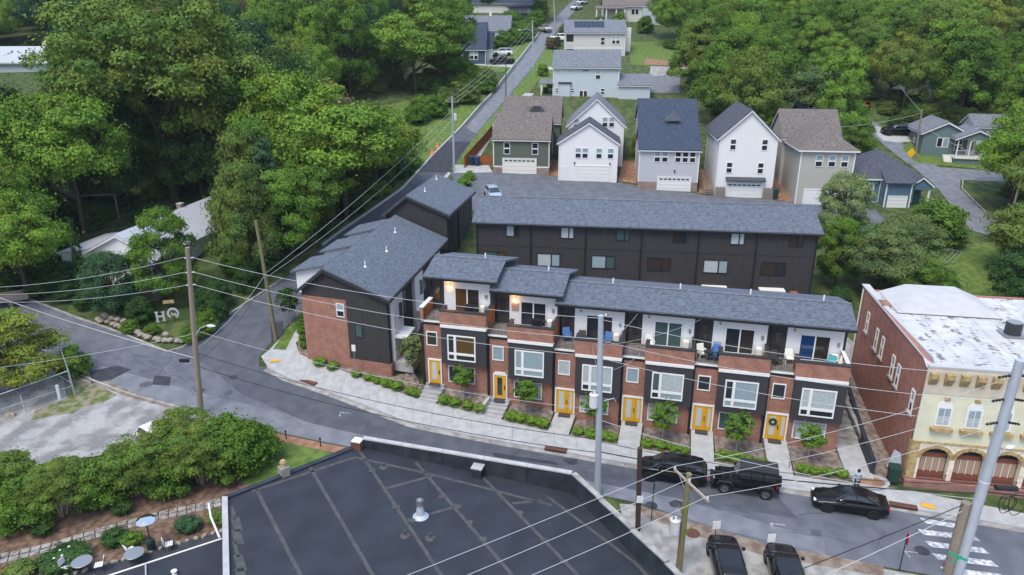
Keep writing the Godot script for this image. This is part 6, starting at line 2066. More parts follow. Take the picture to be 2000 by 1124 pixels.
func off_roader(where: Vector3, turn: float) -> void:
	var o := thing("black_off_roader", "boxy black off-roader with big tyres, flared wings and a hard top at the kerb", "off-roader", where, turn, "cars parked along the townhouse kerb")
	var P = M.paint_black
	var s := S()
	s.prism([Vector3(-2.05, 0.62, -0.74), Vector3(2.0, 0.62, -0.74), Vector3(2.05, 1.22, -0.76), Vector3(-0.75, 1.22, -0.76), Vector3(-0.85, 1.16, -0.74), Vector3(-2.0, 1.08, -0.66)], Vector3(0, 0, 1.5))
	part(o, "body", s, P)
	part(o, "bonnet", S().prism([Vector3(-2.0, 1.082, -0.56), Vector3(-0.86, 1.165, -0.62), Vector3(-0.86, 1.2, -0.5), Vector3(-1.96, 1.12, -0.46)], Vector3(0, 0, 1.06)), P)
	var cab := S()
	cab.prism([Vector3(-0.72, 1.22, -0.72), Vector3(2.04, 1.22, -0.72), Vector3(2.0, 1.98, -0.68), Vector3(-0.36, 1.98, -0.68)], Vector3(0, 0, 1.38))
	part(o, "hard_top", cab, M.black)
	part(o, "roof_panel", S().box(-0.44, 2.06, 1.981, 2.03, -0.72, 0.72), M.dark_metal)
	for sd in [-1.0, 1.0]:
		for q in [[-0.42, 0.25], [0.38, 1.05], [1.2, 1.88]]:
			part(o, "side_window", S().box(q[0], q[1], 1.34, 1.86, sd * 0.712 - 0.03, sd * 0.712 + 0.03), M.car_glass)
		for x in [-1.32, 1.36]:
			var f := S()
			f.prism([Vector3(x - 0.55, 0.72, sd * 0.74), Vector3(x - 0.4, 1.0, sd * 0.74), Vector3(x + 0.4, 1.0, sd * 0.74), Vector3(x + 0.58, 0.72, sd * 0.74), Vector3(x + 0.46, 0.72, sd * 0.74), Vector3(x + 0.34, 0.9, sd * 0.74), Vector3(x - 0.34, 0.9, sd * 0.74), Vector3(x - 0.44, 0.72, sd * 0.74)], Vector3(0, 0, sd * 0.22))
			part(o, "wheel_flare", f, M.dark_metal)
		part(o, "headlight", S().lathe([[0.0, 0.0], [0.1, 0.0], [0.09, 0.04], [0.0, 0.05]], 10), M.head_lamp, Transform3D(Basis(Vector3(0, 0, 1), PI / 2), Vector3(-2.04, 0.92, sd * 0.5)))
		part(o, "tail_light", S().box(2.02, 2.08, 0.9, 1.12, sd * 0.68 - 0.07, sd * 0.68 + 0.07), M.tail_lamp)
		part(o, "wing_mirror", S().box(-0.75, -0.62, 1.25, 1.45, sd * 0.92 - 0.09, sd * 0.92 + 0.09), M.black)
		part(o, "side_step", S().box(-0.75, 0.8, 0.45, 0.52, sd * 0.85 - 0.08, sd * 0.85 + 0.08), M.black)
	part(o, "windscreen", S().prism([Vector3(-0.735, 1.26, -0.62), Vector3(-0.735, 1.26, 0.62), Vector3(-0.405, 1.92, 0.6), Vector3(-0.405, 1.92, -0.6)], Vector3(-0.02, 0, 0)), M.car_glass)
	part(o, "front_bumper", S().box(-2.3, -2.06, 0.5, 0.72, -0.8, 0.8), M.black)
	part(o, "rear_bumper", S().box(2.06, 2.22, 0.5, 0.7, -0.75, 0.75), M.black)
	var sp := part(o, "spare_wheel", S().lathe([[0.2, -0.12], [0.36, -0.12], [0.39, -0.06], [0.39, 0.06], [0.36, 0.12], [0.0, 0.1]], 18), M.tyre, Transform3D(Basis(Vector3(0, 0, 1), -PI / 2), Vector3(2.22, 1.05, 0.0)))
	sp.set_meta("label", "spare wheel on the tail gate")
	wheels(o, [[-1.32, 0.78], [1.36, 0.78]], 0.41, 0.28)


# ---------------------------------------------------------------- poles and wires
func build_poles() -> void:
	var A := pole("utility_pole", "weathered wooden utility pole with a white street lamp at the street corner", Vector3(-25.29, 0.4, -51.22), Vector3(-24.18, 14.6, -51.2), 0.24, 0.16, "pole_wood")
	street_lamp_arm(A, Vector3(0.62, 7.0, 0.1), Vector3(1.75, 8.0, 0.3))
	for y in [13.35, 12.2, 11.2]:
		part(A, "insulator", S().rod(Vector3(y * 0.078 - 0.3, y, 0), Vector3(y * 0.078 + 0.4, y + 0.04, 0), 0.05, 6), M.ceramic)
	part(A, "cable_box", S().box(-0.95, -0.2, 4.75, 5.0, -0.1, 0.1), M.black)
	var B := pole("utility_pole", "bare leaning wooden pole in the grass verge beside the corner block", Vector3(-22.17, 2.1, -61.7), Vector3(-22.7, 13.9, -61.7), 0.2, 0.13, "pole_green")
	var C := pole("utility_pole", "tall grey steel pole with a white transformer in front of the third townhouse", Vector3(5.83, 0.0, -41.07), Vector3(5.5, 13.25, -41.07), 0.23, 0.17, "galvanised")
	transformer(C, Vector3(-0.55, 7.4, 0.1))
	part(C, "bracket", S().box(-0.5, 0.0, 7.3, 7.4, -0.05, 0.1), M.grey_metal)
	part(C, "cutout_switch", S().tube([Vector3(0.1, 7.3, 0), Vector3(0.75, 7.5, 0.05), Vector3(0.9, 7.2, 0.05)], [0.035, 0.05, 0.04], 6), M.grey_metal)
	insulators(C, [Vector3(-0.02, 13.2, 0)])
	var D := pole("utility_pole", "big grey steel pole with a lamp arm and cable coil before the yellow arcade", Vector3(25.95, -0.1, -33.61), Vector3(26.34, 13.8, -33.6), 0.31, 0.24, "galvanised")
	street_lamp_arm(D, Vector3(0.4, 6.9, -0.2), Vector3(1.25, 8.3, -0.5))
	for y in [12.9, 11.5, 10.1]:
		for sd in [-1.0, 1.0]:
			var k := S()
			for j in 4:
				k.xf = Transform3D(Basis(Vector3(0, 0, 1), sd * -1.35), Vector3(0.36 + sd * (0.35 + j * 0.16), y + 0.1 - j * 0.03, 0.0))
				k.lathe([[0.0, -0.03], [0.09, -0.02], [0.05, 0.05], [0.0, 0.06]], 8)
			k.xf = Transform3D.IDENTITY
			k.rod(Vector3(0.36, y + 0.1, 0), Vector3(0.36 + sd * 0.95, y - 0.02, 0), 0.02, 5)
			part(D, "insulator", k, M.cable)
	part(D, "splice_case", S().tube([Vector3(0.9, 6.1, 0), Vector3(2.1, 6.0, 0)], [0.16], 8), M.cable)
	for q in [[1.75, 0.62], [1.95, 0.5], [1.6, 0.4], [2.4, 0.75]]:
		var c := S()
		var pts := []
		for j in 25:
			var a := TAU * j / 24.0
			pts.append(Vector3(q[0] + cos(a) * q[1] * 0.7, 5.0 + sin(a) * q[1], 0.05 * sin(a * 2)))
		c.tube(pts, [0.022], 5)
		part(D, "cable_coil", c, M.cable)
	part(D, "strap", S().lathe([[0.3, 0.0], [0.31, 0.1]], 14), M.white, Transform3D(Basis.IDENTITY, Vector3(0.19, 6.5, 0)))
	pole("wooden_stub_pole", "thick short old wooden pole strapped beside the big grey steel pole", Vector3(25.5, -0.1, -33.75), Vector3(25.55, 4.9, -33.75), 0.27, 0.25, "pole_wood")
	var F := pole("utility_pole", "mossy wooden pole with a tilted crossarm and white transformer on the forecourt", Vector3(9.7, 0, -33.6), Vector3(9.75, 6.9, -33.6), 0.2, 0.16, "pole_green")
	var arm := S()
	arm.prism([Vector3(-0.55, 6.4, -1.1), Vector3(-0.45, 6.4, -1.04), Vector3(0.72, 6.42, 1.9), Vector3(0.62, 6.42, 1.86)], Vector3(0, 0.13, 0))
	part(F, "crossarm", arm, M.bark_pale)
	part(F, "brace", S().rod(Vector3(-0.32, 6.4, -0.6), Vector3(0.0, 5.6, 0.0), 0.025, 5), M.grey_metal)
	part(F, "brace", S().rod(Vector3(0.36, 6.4, 0.9), Vector3(0.03, 5.6, 0.0), 0.025, 5), M.grey_metal)
	insulators(F, [Vector3(-0.48, 6.53, -1.0), Vector3(0.05, 6.53, 0.2), Vector3(0.64, 6.54, 1.78)])
	transformer(F, Vector3(-0.5, 3.5, 0.1))
	for q in [[0.12, 4.9], [-0.2, 4.6], [0.2, 3.2]]:
		part(F, "climbing_vine", S().tube([Vector3(q[0] * 0.5, q[1] - 0.4, 0.15), Vector3(q[0], q[1], 0.2), Vector3(q[0] * 2.4, q[1] + 0.5, 0.3)], [0.05, 0.07, 0.02], 5), M.leaf_yellow)
	var G := pole("dark_post", "short dark brown post with a white notice beside the parapet corner", Vector3(7.99, 0, -37.5), Vector3(7.75, 6.05, -37.5), 0.17, 0.15, "pole_dark")
	part(G, "notice", S().box(-0.25, 0.15, 2.2, 2.7, 0.15, 0.18), M.white)
	var H := pole("utility_pole", "grey utility pole with crossarm at the kerb opposite the green house", Vector3(-8.76, 9.5, -108), Vector3(-8.76, 20.4, -108), 0.18, 0.12, "galvanised")
	part(H, "crossarm", S().box(-1.0, 1.0, 10.2, 10.35, -0.06, 0.06), M.grey_wood)
	insulators(H, [Vector3(-0.9, 10.35, 0), Vector3(0.9, 10.35, 0), Vector3(0, 10.9, 0)])
	part(H, "transformer", S().lathe([[0.0, 0], [0.24, 0.02], [0.24, 0.9], [0.0, 1.0]], 12), M.ceramic, Transform3D(Basis.IDENTITY, Vector3(0.4, 7.6, 0.1)))
	pole("thin_pole", "thin dark pole at the pavement behind the brown shingle roofs", Vector3(-1.14, 15.9, -136), Vector3(-1.11, 23.8, -136), 0.1, 0.07, "pole_dark")
	var I := pole("utility_pole", "tall grey pole with a lamp arm in front of the pale grey house", Vector3(4.78, 21.3, -166), Vector3(4.4, 31.5, -166), 0.17, 0.12, "galvanised")
	street_lamp_arm(I, Vector3(-0.3, 8.0, 0), Vector3(-2.8, 8.2, 0))
	pole("utility_pole", "tall pale pole beside the cream house, its head above the frame", Vector3(11.9, 29.2, -209), Vector3(11.0, 40.5, -209), 0.2, 0.14, "bark_pale")
	pole("utility_pole", "wooden pole on the verge in front of the grey green bungalow", Vector3(63.35, 10.4, -112.8), Vector3(63.0, 18.2, -112.8), 0.16, 0.11, "pole_wood")
	var J := pole("utility_pole", "pale pole with transformer at the foot of the wooded hill on the right", Vector3(72.6, 17.6, -149), Vector3(73.4, 25.4, -149), 0.17, 0.12, "bark_pale")
	part(J, "transformer", S().lathe([[0.0, 0], [0.26, 0.02], [0.26, 0.9], [0.0, 1.0]], 12), M.ceramic, Transform3D(Basis.IDENTITY, Vector3(0.1, 5.4, 0.3)))
	part(J, "crossarm", S().box(-0.6, 1.6, 7.3, 7.45, -0.06, 0.06), M.grey_wood)
	pole("utility_pole", "grey pole among the bright trees at the right edge", Vector3(60, 6.6, -84), Vector3(60.2, 14.5, -84), 0.15, 0.11, "pole_wood")
	# wires
	var names := ["topmost", "middle", "lowest"]
	var ah := [13.82, 12.65, 11.62]
	var ch := [13.07, 11.65, 10.45]
	var dh := [12.88, 11.4, 10.05]
	var lh := [6.5, 6.0, 5.4]
	for i in 3:
		wire("%s of the three pale wires from the corner lamp pole to the left" % names[i], Vector3(-24.6, ah[i], -51.2), Vector3(-58, lh[i] - 0.6, -66.5), 0.9, 0.017, "cable_pale", "power lines")
		wire("%s of the three pale wires from the corner lamp pole to the grey transformer pole" % names[i], Vector3(-24.0, ah[i], -51.2), Vector3(5.4, ch[i], -41.07), 0.75, 0.017, "cable_pale", "power lines")
		wire("%s of the three pale wires from the grey transformer pole to the big steel pole" % names[i], Vector3(5.6, ch[i] - 0.1, -41.07), Vector3(25.6, dh[i], -33.6), 0.55, 0.015, "cable_pale", "power lines")
	var fs := [Vector3(9.22, 6.72, -34.6), Vector3(9.75, 6.72, -33.4), Vector3(10.34, 6.72, -31.82)]
	var ds := [Vector3(26.3, 12.9, -33.6), Vector3(26.3, 11.5, -33.6), Vector3(26.3, 10.1, -33.6)]
	for i in 3:
		var e: Vector3 = [Vector3(-11.02, 7.0, -21.98), Vector3(-7.5, 7.0, -22.43), Vector3(-3.2, 7.0, -23.35)][i]
		wire("%s of the pale lines crossing the dark flat roof to the tilted crossarm" % ["upper", "middle", "lower"][i], fs[i], e, 0.12, 0.015, "cable_pale", "power lines")
		wire("%s of the lines rising from the tilted crossarm to the big steel pole" % ["far", "middle", "near"][i], fs[i], ds[i], 0.5, 0.013, "cable_pale", "power lines")
	for i in 3:
		var y: float = [7.9, 5.9, 4.7][i]
		wire(["thin pale cable from the lamp pole to the grey transformer pole", "dark cable along the pavement from the lamp pole to the grey transformer pole", "lowest dark cable from the lamp pole to the grey transformer pole"][i], Vector3(-24.7, y, -51.2), Vector3(5.7, [6.6, 4.4, 3.4][i], -41.07), 0.8, [0.013, 0.022, 0.026][i], ["cable_pale", "cable", "cable"][i], "telephone cables")
	wire("thick dark telephone cable over the parked cars to the big steel pole", Vector3(5.7, 3.5, -41.07), Vector3(26.2, 5.6, -33.6), 0.55, 0.038, "cable", "telephone cables")
	wire("thinner dark cable just under the thick telephone cable over the parked cars", Vector3(5.7, 4.3, -41.07), Vector3(26.2, 6.2, -33.6), 0.75, 0.02, "cable", "telephone cables")
	wire("pale cable sagging over the boxy off-roader to the big steel pole", Vector3(5.7, 5.9, -41.07), Vector3(26.2, 5.2, -33.6), 0.8, 0.018, "cable_pale", "telephone cables")
	wire("thick dark cable leaving the big steel pole towards the right edge", Vector3(26.4, 5.7, -33.6), Vector3(40, 7.6, -29), 0.2, 0.038, "cable", "telephone cables")
	wire("dark guy cable from the short old pole down across the lower right", Vector3(25.5, 4.85, -33.7), Vector3(2.0, 3.4, -24.5), 0.2, 0.025, "cable", "guy cables")
	wire("pale guy cable from the short old pole down across the lower right", Vector3(25.5, 4.4, -33.7), Vector3(6.0, 3.2, -25.0), 0.2, 0.02, "cable_pale", "guy cables")
	wire("thick pale cable from the corner lamp pole along the left street", Vector3(-24.7, 5.4, -51.2), Vector3(-60, 6.4, -70), 0.5, 0.03, "cable_pale", "telephone cables")
	wire("thin cable from the corner lamp pole down over the gravel yard fence", Vector3(-24.6, 7.6, -51.2), Vector3(-48, 5.2, -48), 0.5, 0.014, "cable_pale", "telephone cables")
	wire("upper wire from the bare leaning pole up the side street", Vector3(-22.5, 8.9, -61.7), Vector3(-8.8, 18.6, -108), 0.7, 0.017, "cable_pale", "side street wires")
	wire("lower wire from the bare leaning pole up the side street", Vector3(-22.5, 8.5, -61.7), Vector3(-8.8, 17.2, -108), 1.1, 0.017, "cable_pale", "side street wires")
	wire("upper wire between the bare leaning pole and the corner lamp pole", Vector3(-22.5, 8.8, -61.7), Vector3(-24.6, 6.4, -51.2), 0.5, 0.017, "cable_pale", "side street wires")
	wire("lower wire between the bare leaning pole and the corner lamp pole", Vector3(-22.5, 8.5, -61.7), Vector3(-24.6, 5.4, -51.2), 0.8, 0.017, "cable", "side street wires")
	for i in 3:
		wire("%s wire from the crossarm pole up the side street" % names[i], Vector3(-8.8 + (i - 1) * 0.8, 19.9, -108), Vector3(4.5 + (i - 1) * 0.5, 31.0 - i * 0.5, -166), 1.0, 0.016, "cable_pale", "side street wires")
		wire("%s guy wire slanting from the crossarm pole to the grass" % names[i], Vector3(-8.8, 18.0 - i * 1.2, -108), Vector3(-17.5 + i * 1.5, 11.2, -113 + i), 0.3, 0.016, "cable_pale", "guy cables")
	for q in [[1.9, 0.0, 6.9, "third"], [5.2, -2.2, 9.2, "fourth"], [5.6, 0.0, 6.6, "fourth, lower down,"], [10.2, -2.2, 9.2, "fifth"]]:
		wire("slack service wire from the grey transformer pole to the %s townhouse" % q[3], Vector3(5.6, 11.2 if q[1] < 0 else 9.4, -41.07), row_at(q[0], -q[1], q[2]), 0.35, 0.012, "cable_pale", "service wires")
	wire("wire over the lane before the grey green bungalow", Vector3(63.0, 17.6, -112.8), Vector3(44, 16.5, -104), 0.5, 0.02, "cable_pale", "lane wires")
	wire("wire slanting from the bungalow's pole to the pole at the right edge", Vector3(63.0, 16.0, -112.8), Vector3(60.2, 14.0, -84), 0.6, 0.02, "cable_pale", "lane wires")
	wire("wire from the bungalow's pole up to the pale pole on the hill", Vector3(63.0, 17.8, -112.8), Vector3(73.4, 25, -149), 0.8, 0.02, "cable_pale", "lane wires")


# ---------------------------------------------------------------- signs, bins, people and other street things
func street_sign(called: String, label: String, category: String, foot: Vector3, h: float, plate: Shape, m: String, turn: float, group := "", post := "grey_metal") -> Node3D:
	var o := thing(called, label, category, foot, turn, group)
	part(o, "post", S().rod(Vector3(0, -0.2, 0), Vector3(0, h, 0), 0.035, 6), M[post])
	part(o, "plate", plate, M[m], Transform3D(Basis.IDENTITY, Vector3(0, h - 0.3, 0.05)))
	return o


func build_street_things() -> void:
	var oct := []
	for i in 8:
		var a := TAU * (i + 0.5) / 8.0
		oct.append(Vector3(cos(a) * 0.4, sin(a) * 0.4, 0))
	var stop := street_sign("stop_sign", "red octagonal stop sign on a dark post by the crossing, seen edge on", "stop sign", at(22.75, 33.9), 2.6, S().prism(oct, Vector3(0, 0, 0.02)), "sign_red", 1.15, "", "dark_metal")
	part(stop, "lettering", lettering("STOP", 0.26, M.white), null, Transform3D(Basis.IDENTITY, Vector3(0, 2.3, 0.075)))
	for q in [[12.62, 36.6, "first"], [15.6, 35.4, "second"]]:
		street_sign("parking_sign", "white parking sign on a short post, the %s from the mossy pole" % q[2], "parking sign", at(q[0], q[1]), 1.45, S().box(-0.24, 0.24, -0.3, 0.3, 0, 0.02), "white", 0.05, "parking signs on the forecourt", "rust")
	street_sign("street_sign", "small white sign on a thin pole in the bed before the corner block", "sign", at(-13.6, 56.1), 3.3, S().box(-0.17, 0.17, -0.3, 0.3, 0, 0.02), "white", -0.1)
	street_sign("street_sign", "bare slim sign pole in the bed before the end townhouse", "sign", at(19.9, 44.0), 3.6, S().box(-0.03, 0.03, -0.5, 0.3, 0, 0.02), "grey_metal", 0.9)
	street_sign("warning_sign", "yellow diamond warning sign in the verge before the grey green bungalow", "warning sign", at(60.95, 109.9), 2.4, S().prism([Vector3(0, -0.75, 0), Vector3(0.75, 0, 0), Vector3(0, 0.75, 0), Vector3(-0.75, 0, 0)], Vector3(0, 0, 0.03)), "sign_yellow", 0.2, "", "pole_wood")
	street_sign("slim_sign_post", "leaning slim dark sign post on the near kerb beside the brown post", "sign", at(9.0, 38.4), 2.9, S().box(-0.02, 0.02, -0.1, 0.3, 0, 0.02), "dark_metal", 0.4, "", "dark_metal")
	single("street_name_blade", "small green street name blade at the foot of the big steel pole", "sign", S().box(-0.5, 0.5, 0, 0.16, -0.01, 0.01), M.sign_green, Transform3D(Basis(Vector3.UP, 0.5), Vector3(25.2, 1.6, -32.9)))
	single("street_name_blade", "green street name blade turned crosswise at the foot of the big steel pole", "sign", S().box(-0.5, 0.5, 0, 0.16, -0.01, 0.01), M.sign_green, Transform3D(Basis(Vector3.UP, -0.8), Vector3(25.2, 1.8, -32.9)))
	# bins
	for q in [[-5.4, 110.2, "bin_blue", "blue wheeled bin by the cedar fence of the green house"], [-6.2, 110.4, "bin_green", "dark green wheeled bin beside the blue bin by the cedar fence"], [36.2, 96.8, "bin_green", "dark bin in the gap between the tall white house and the beige house"], [26.6, 42.5, "bin_green", "dark green wheeled bin at the corner of the brick hall"]]:
		var b := thing("wheeled_bin", q[3], "bin", at(q[0], q[1], 0.12), -0.25, "wheeled bins")
		part(b, "bin_body", S().prism([Vector3(-0.28, 0.08, 0.3), Vector3(0.28, 0.08, 0.3), Vector3(0.36, 1.15, 0.38), Vector3(-0.36, 1.15, 0.38)], Vector3(0, 0, -0.72)), M[q[2]])
		part(b, "lid", S().prism([Vector3(-0.4, 1.151, 0.42), Vector3(0.4, 1.151, 0.42), Vector3(0.38, 1.24, -0.36), Vector3(-0.38, 1.24, -0.36)], Vector3(0, 0.05, 0)), M[q[2]])
		part(b, "wheel", S().rod(Vector3(-0.3, 0.1, -0.34), Vector3(-0.22, 0.1, -0.34), 0.1, 10), M.tyre)
		part(b, "wheel", S().rod(Vector3(0.22, 0.1, -0.34), Vector3(0.3, 0.1, -0.34), 0.1, 10), M.tyre)
	# fences by the green house
	var f := thing("cedar_fence", "red brown board fence along the pavement beside the green house", "fence", Vector3.ZERO)
	for i in 26:
		var a := Vector3(-7.2, 0, -109.5).lerp(Vector3(-3.2, 0, -123), i / 26.0)
		var d := -a.z
		part(f, "board", S().box(-0.03, 0.03, 0, 1.8, -0.25, 0.25), M.cedar, Transform3D(Basis(Vector3.UP, -0.29), Vector3(a.x, ground(d), a.z)))
	for i in 9:
		part(f, "board", S().box(-0.24, 0.24, 0, 1.8, -0.03, 0.03), M.cedar, Transform3D(Basis(Vector3.UP, -0.1), Vector3(-6.9 + i * 0.5, 9.6, -110.9)))
	var ws := thing("wooden_steps", "weathered wooden steps in the gap left of the tall white house", "steps", at(27.3, 97.6, -0.1), -0.11)
	for k in 9:
		part(ws, "tread", S().box(-0.55, 0.55, k * 0.2, k * 0.2 + 0.05, -k * 0.3 - 0.3, -k * 0.3), M.grey_wood)
	for sx in [-0.6, 0.56]:
		part(ws, "stringer", S().prism([Vector3(sx, -0.1, 0.05), Vector3(sx, 0.15, 0.05), Vector3(sx, 1.85, -2.7), Vector3(sx, 1.6, -2.7)], Vector3(0.04, 0, 0)), M.grey_wood)
		part(ws, "handrail", S().rod(Vector3(sx, 0.95, 0.05), Vector3(sx, 2.7, -2.7), 0.03, 6), M.grey_wood)
	var fr := thing("metal_frame", "tilted grey metal frame standing on the lawn behind the white flat roof", "frame", at(49.8, 76.5), 0.5)
	for k in 5:
		part(fr, "bar", S().rod(Vector3(-0.8, 0.05, -k * 0.45), Vector3(0.8, 1.1, -k * 0.45), 0.035, 5), M.grey_metal)
	part(fr, "rail", S().rod(Vector3(-0.8, 0.05, 0.1), Vector3(-0.8, 0.05, -1.9), 0.035, 5), M.grey_metal)
	part(fr, "rail", S().rod(Vector3(0.8, 1.1, 0.1), Vector3(0.8, 1.1, -1.9), 0.035, 5), M.grey_metal)
	# traffic cones
	for q in [[-12.7, 114.6, "lower"], [-12.1, 117.2, "upper"]]:
		var c := thing("traffic_cone", "orange traffic cone at the left kerb of the side street, the %s of two" % q[2], "traffic cone", at(q[0], q[1]), 0.0, "traffic cones")
		part(c, "cone", S().lathe([[0.26, 0.05], [0.06, 1.0], [0.0, 1.02]], 12), M.orange)
		part(c, "base", S().box(-0.35, 0.35, 0, 0.05, -0.35, 0.35), M.orange)
		part(c, "stripe", S().lathe([[0.185, 0.42], [0.14, 0.6]], 12), M.white)
	# tree pit with a pale ring
	var ring := thing("tree_pit", "round tree pit with a pale concrete ring and orange mulch on the pavement", "tree pit", at(25.0, 42.3, 0.15))
	part(ring, "ring", S().lathe([[0.95, 0.0], [1.0, 0.14], [0.78, 0.16], [0.75, 0.06]], 24), M.concrete, Transform3D(Basis.from_scale(Vector3(1.25, 1, 0.9)), Vector3.ZERO))
	part(ring, "mulch", S().lathe([[0.75, 0.06], [0.4, 0.1], [0.0, 0.11]], 20), M.red_clay, Transform3D(Basis.from_scale(Vector3(1.25, 1, 0.9)), Vector3.ZERO))
	# drains, manholes, tactile plates
	for q in [[-17.6, 55.5, "kerb drain inlet below the corner block"], [3.3, 46.45, "kerb drain inlet before the third townhouse"], [26.0, 39.85, "kerb drain inlet before the brick hall"]]:
		var dr := thing("drain_inlet", "rusty brick edged " + q[2], "drain", at(q[0], q[1], 0.02), kerb_turn(q[0]), "kerb drain inlets")
		part(dr, "inlet_slab", S().box(-0.85, 0.85, 0.0, 0.16, -0.2, 0.25), M.rust)
		part(dr, "mouth", S().box(-0.75, 0.75, 0.02, 0.11, 0.251, 0.27), M.black)
	for q in [[25.0, 35.6, 0.42, "dark round manhole cover between the crossing stripes"], [9.3, 40.0, 0.4, "round manhole cover in the street near the dark post"], [11.4, 37.2, 0.45, "rusty manhole cover in the verge by the mossy pole"]]:
		single("manhole_cover", q[3], "manhole cover", S().lathe([[q[2], 0.0], [q[2], 0.026], [q[2] * 0.82, 0.03], [0.0, 0.03]], 20), M.rust if q[2] > 0.43 else M.patch, Transform3D(Basis.IDENTITY, at(q[0], q[1], 0.004)))
	for q in [[-21.4, 58.6, 0.2, "by the corner block"], [27.6, 39.75, -0.35, "at the crossing"]]:
		var s := S()
		s.box(-0.42, 0.42, 0, 0.02, -0.24, 0.24)
		for i in 6:
			for j in 3:
				s.xf = Transform3D(Basis.IDENTITY, Vector3(-0.36 + i * 0.144, 0.02, -0.16 + j * 0.16))
				s.lathe([[0.045, 0.0], [0.03, 0.012], [0.0, 0.012]], 6)
		s.xf = Transform3D.IDENTITY
		single("tactile_plate", "yellow tactile paving plate on the kerb ramp " + q[3], "tactile paving", s, M.tactile, Transform3D(Basis(Vector3.UP, q[2]), at(q[0], q[1], 0.15)), "yellow tactile plates")
	# terrace furniture
	terrace_chair(2, 0.75, -1.4, 0.4, "seat_blue", "blue cushioned seat on the terrace behind the tall grey pole")
	terrace_chair(2, 3.9, -1.3, -0.3, "seat_blue", "blue chair beside the terrace door behind the tall grey pole")
	terrace_chair(2, 2.0, -1.1, 0.1, "wicker", "dark wicker chair on the terrace behind the tall grey pole")
	terrace_chair(3, 1.9, -1.6, 0.3, "offwhite", "pale chair on the terrace with the teal door")
	terrace_chair(4, 0.5, -0.8, 0.5, "offwhite", "white wicker chair by the terrace railing left of the blue chairs")
	terrace_chair(4, 1.5, -1.3, -0.2, "seat_blue", "blue folding chair against the white terrace wall")
	terrace_chair(4, 1.4, -0.6, -2.2, "seat_blue", "blue chair by the railing, nearer than the blue folding chair")
	terrace_chair(5, 0.5, -0.9, 0.6, "wicker", "dark basket chair on the end terrace beside the railing")
	terrace_chair(5, 1.45, -1.4, 0.1, "offwhite", "pale slatted chair on the end terrace by the white wall")
	terrace_chair(5, 4.2, -1.0, -0.5, "seat_teal", "teal chair on the end terrace beside a white lounger")
	terrace_chair(5, 4.9, -1.0, -0.7, "offwhite", "white chair at the far end of the end terrace")
	var tb := thing("terrace_table", "small round dark table among the blue chairs on the terrace", "table", row_at(9.65 + 0.95, 0.45, 0.72 + 5.75), ROW_TURN)
	part(tb, "table_top", S().lathe([[0.0, 0.66], [0.36, 0.66], [0.36, 0.7], [0.0, 0.7]], 16), M.dark_metal)
	part(tb, "leg", S().rod(Vector3.ZERO, Vector3(0, 0.66, 0), 0.04, 8), M.dark_metal)
	var lg := thing("lounger", "low white lounger on the end terrace before the glass door", "lounger", row_at(15.0 + 3.4, 0.6, 0.72 + 5.75), ROW_TURN)
	part(lg, "cushion", S().box(-0.8, 0.8, 0.28, 0.4, -0.32, 0.32), M.white)
	for q in [[-0.7, -0.25], [0.7, -0.25], [-0.7, 0.25], [0.7, 0.25]]:
		part(lg, "leg", S().box(q[0] - 0.03, q[0] + 0.03, 0, 0.28, q[1] - 0.03, q[1] + 0.03), M.offwhite)
	for u in [0, 1]:
		var g := thing("barbecue_grill", "black covered barbecue grill before the terrace door of the %s townhouse" % ["highest", "second"][u], "grill", row_at([-12.03, -6.44][u] + 3.7, 1.4, [2.05, 1.35][u] + 5.75), ROW_TURN, "terrace grills")
		part(g, "grill_box", S().box(-0.4, 0.4, 0.5, 0.95, -0.25, 0.25), M.black)
		part(g, "grill_stand", S().box(-0.34, 0.34, 0.0, 0.499, -0.2, 0.2), M.dark_metal)
		part(g, "side_shelf", S().box(0.41, 0.75, 0.8, 0.84, -0.2, 0.2), M.dark_metal)
	person_at(at(23.5, 41.35, 0.14), 2.9)


func kerb_turn(x: float) -> float:
	return -atan2(along(FAR_KERB, x - 0.7) - along(FAR_KERB, x + 0.7), 1.4)


func terrace_chair(unit: int, x: float, z: float, turn: float, m: String, label: String) -> void:
	var edge: float = [-12.03, -6.44, -1.05, 4.3, 9.65, 15.0][unit]
	var o := thing("terrace_chair", label, "chair", row_at(edge + x, -z, 0.72 + 5.75), ROW_TURN + turn, "terrace chairs")
	part(o, "seat", S().box(-0.3, 0.3, 0.36, 0.42, -0.28, 0.28), M[m])
	part(o, "backrest", S().prism([Vector3(-0.3, 0.42, -0.28), Vector3(0.3, 0.42, -0.28), Vector3(0.28, 0.98, -0.42), Vector3(-0.28, 0.98, -0.42)], Vector3(0, 0, -0.05)), M[m])
	for sd in [-1, 1]:
		part(o, "armrest", S().box(sd * 0.31 - 0.04, sd * 0.31 + 0.04, 0.6, 0.64, -0.3, 0.28), M[m])
		for zz in [-0.24, 0.24]:
			part(o, "leg", S().box(sd * 0.3 - 0.025, sd * 0.3 + 0.025, 0, 0.6, zz - 0.025, zz + 0.025), M[m])


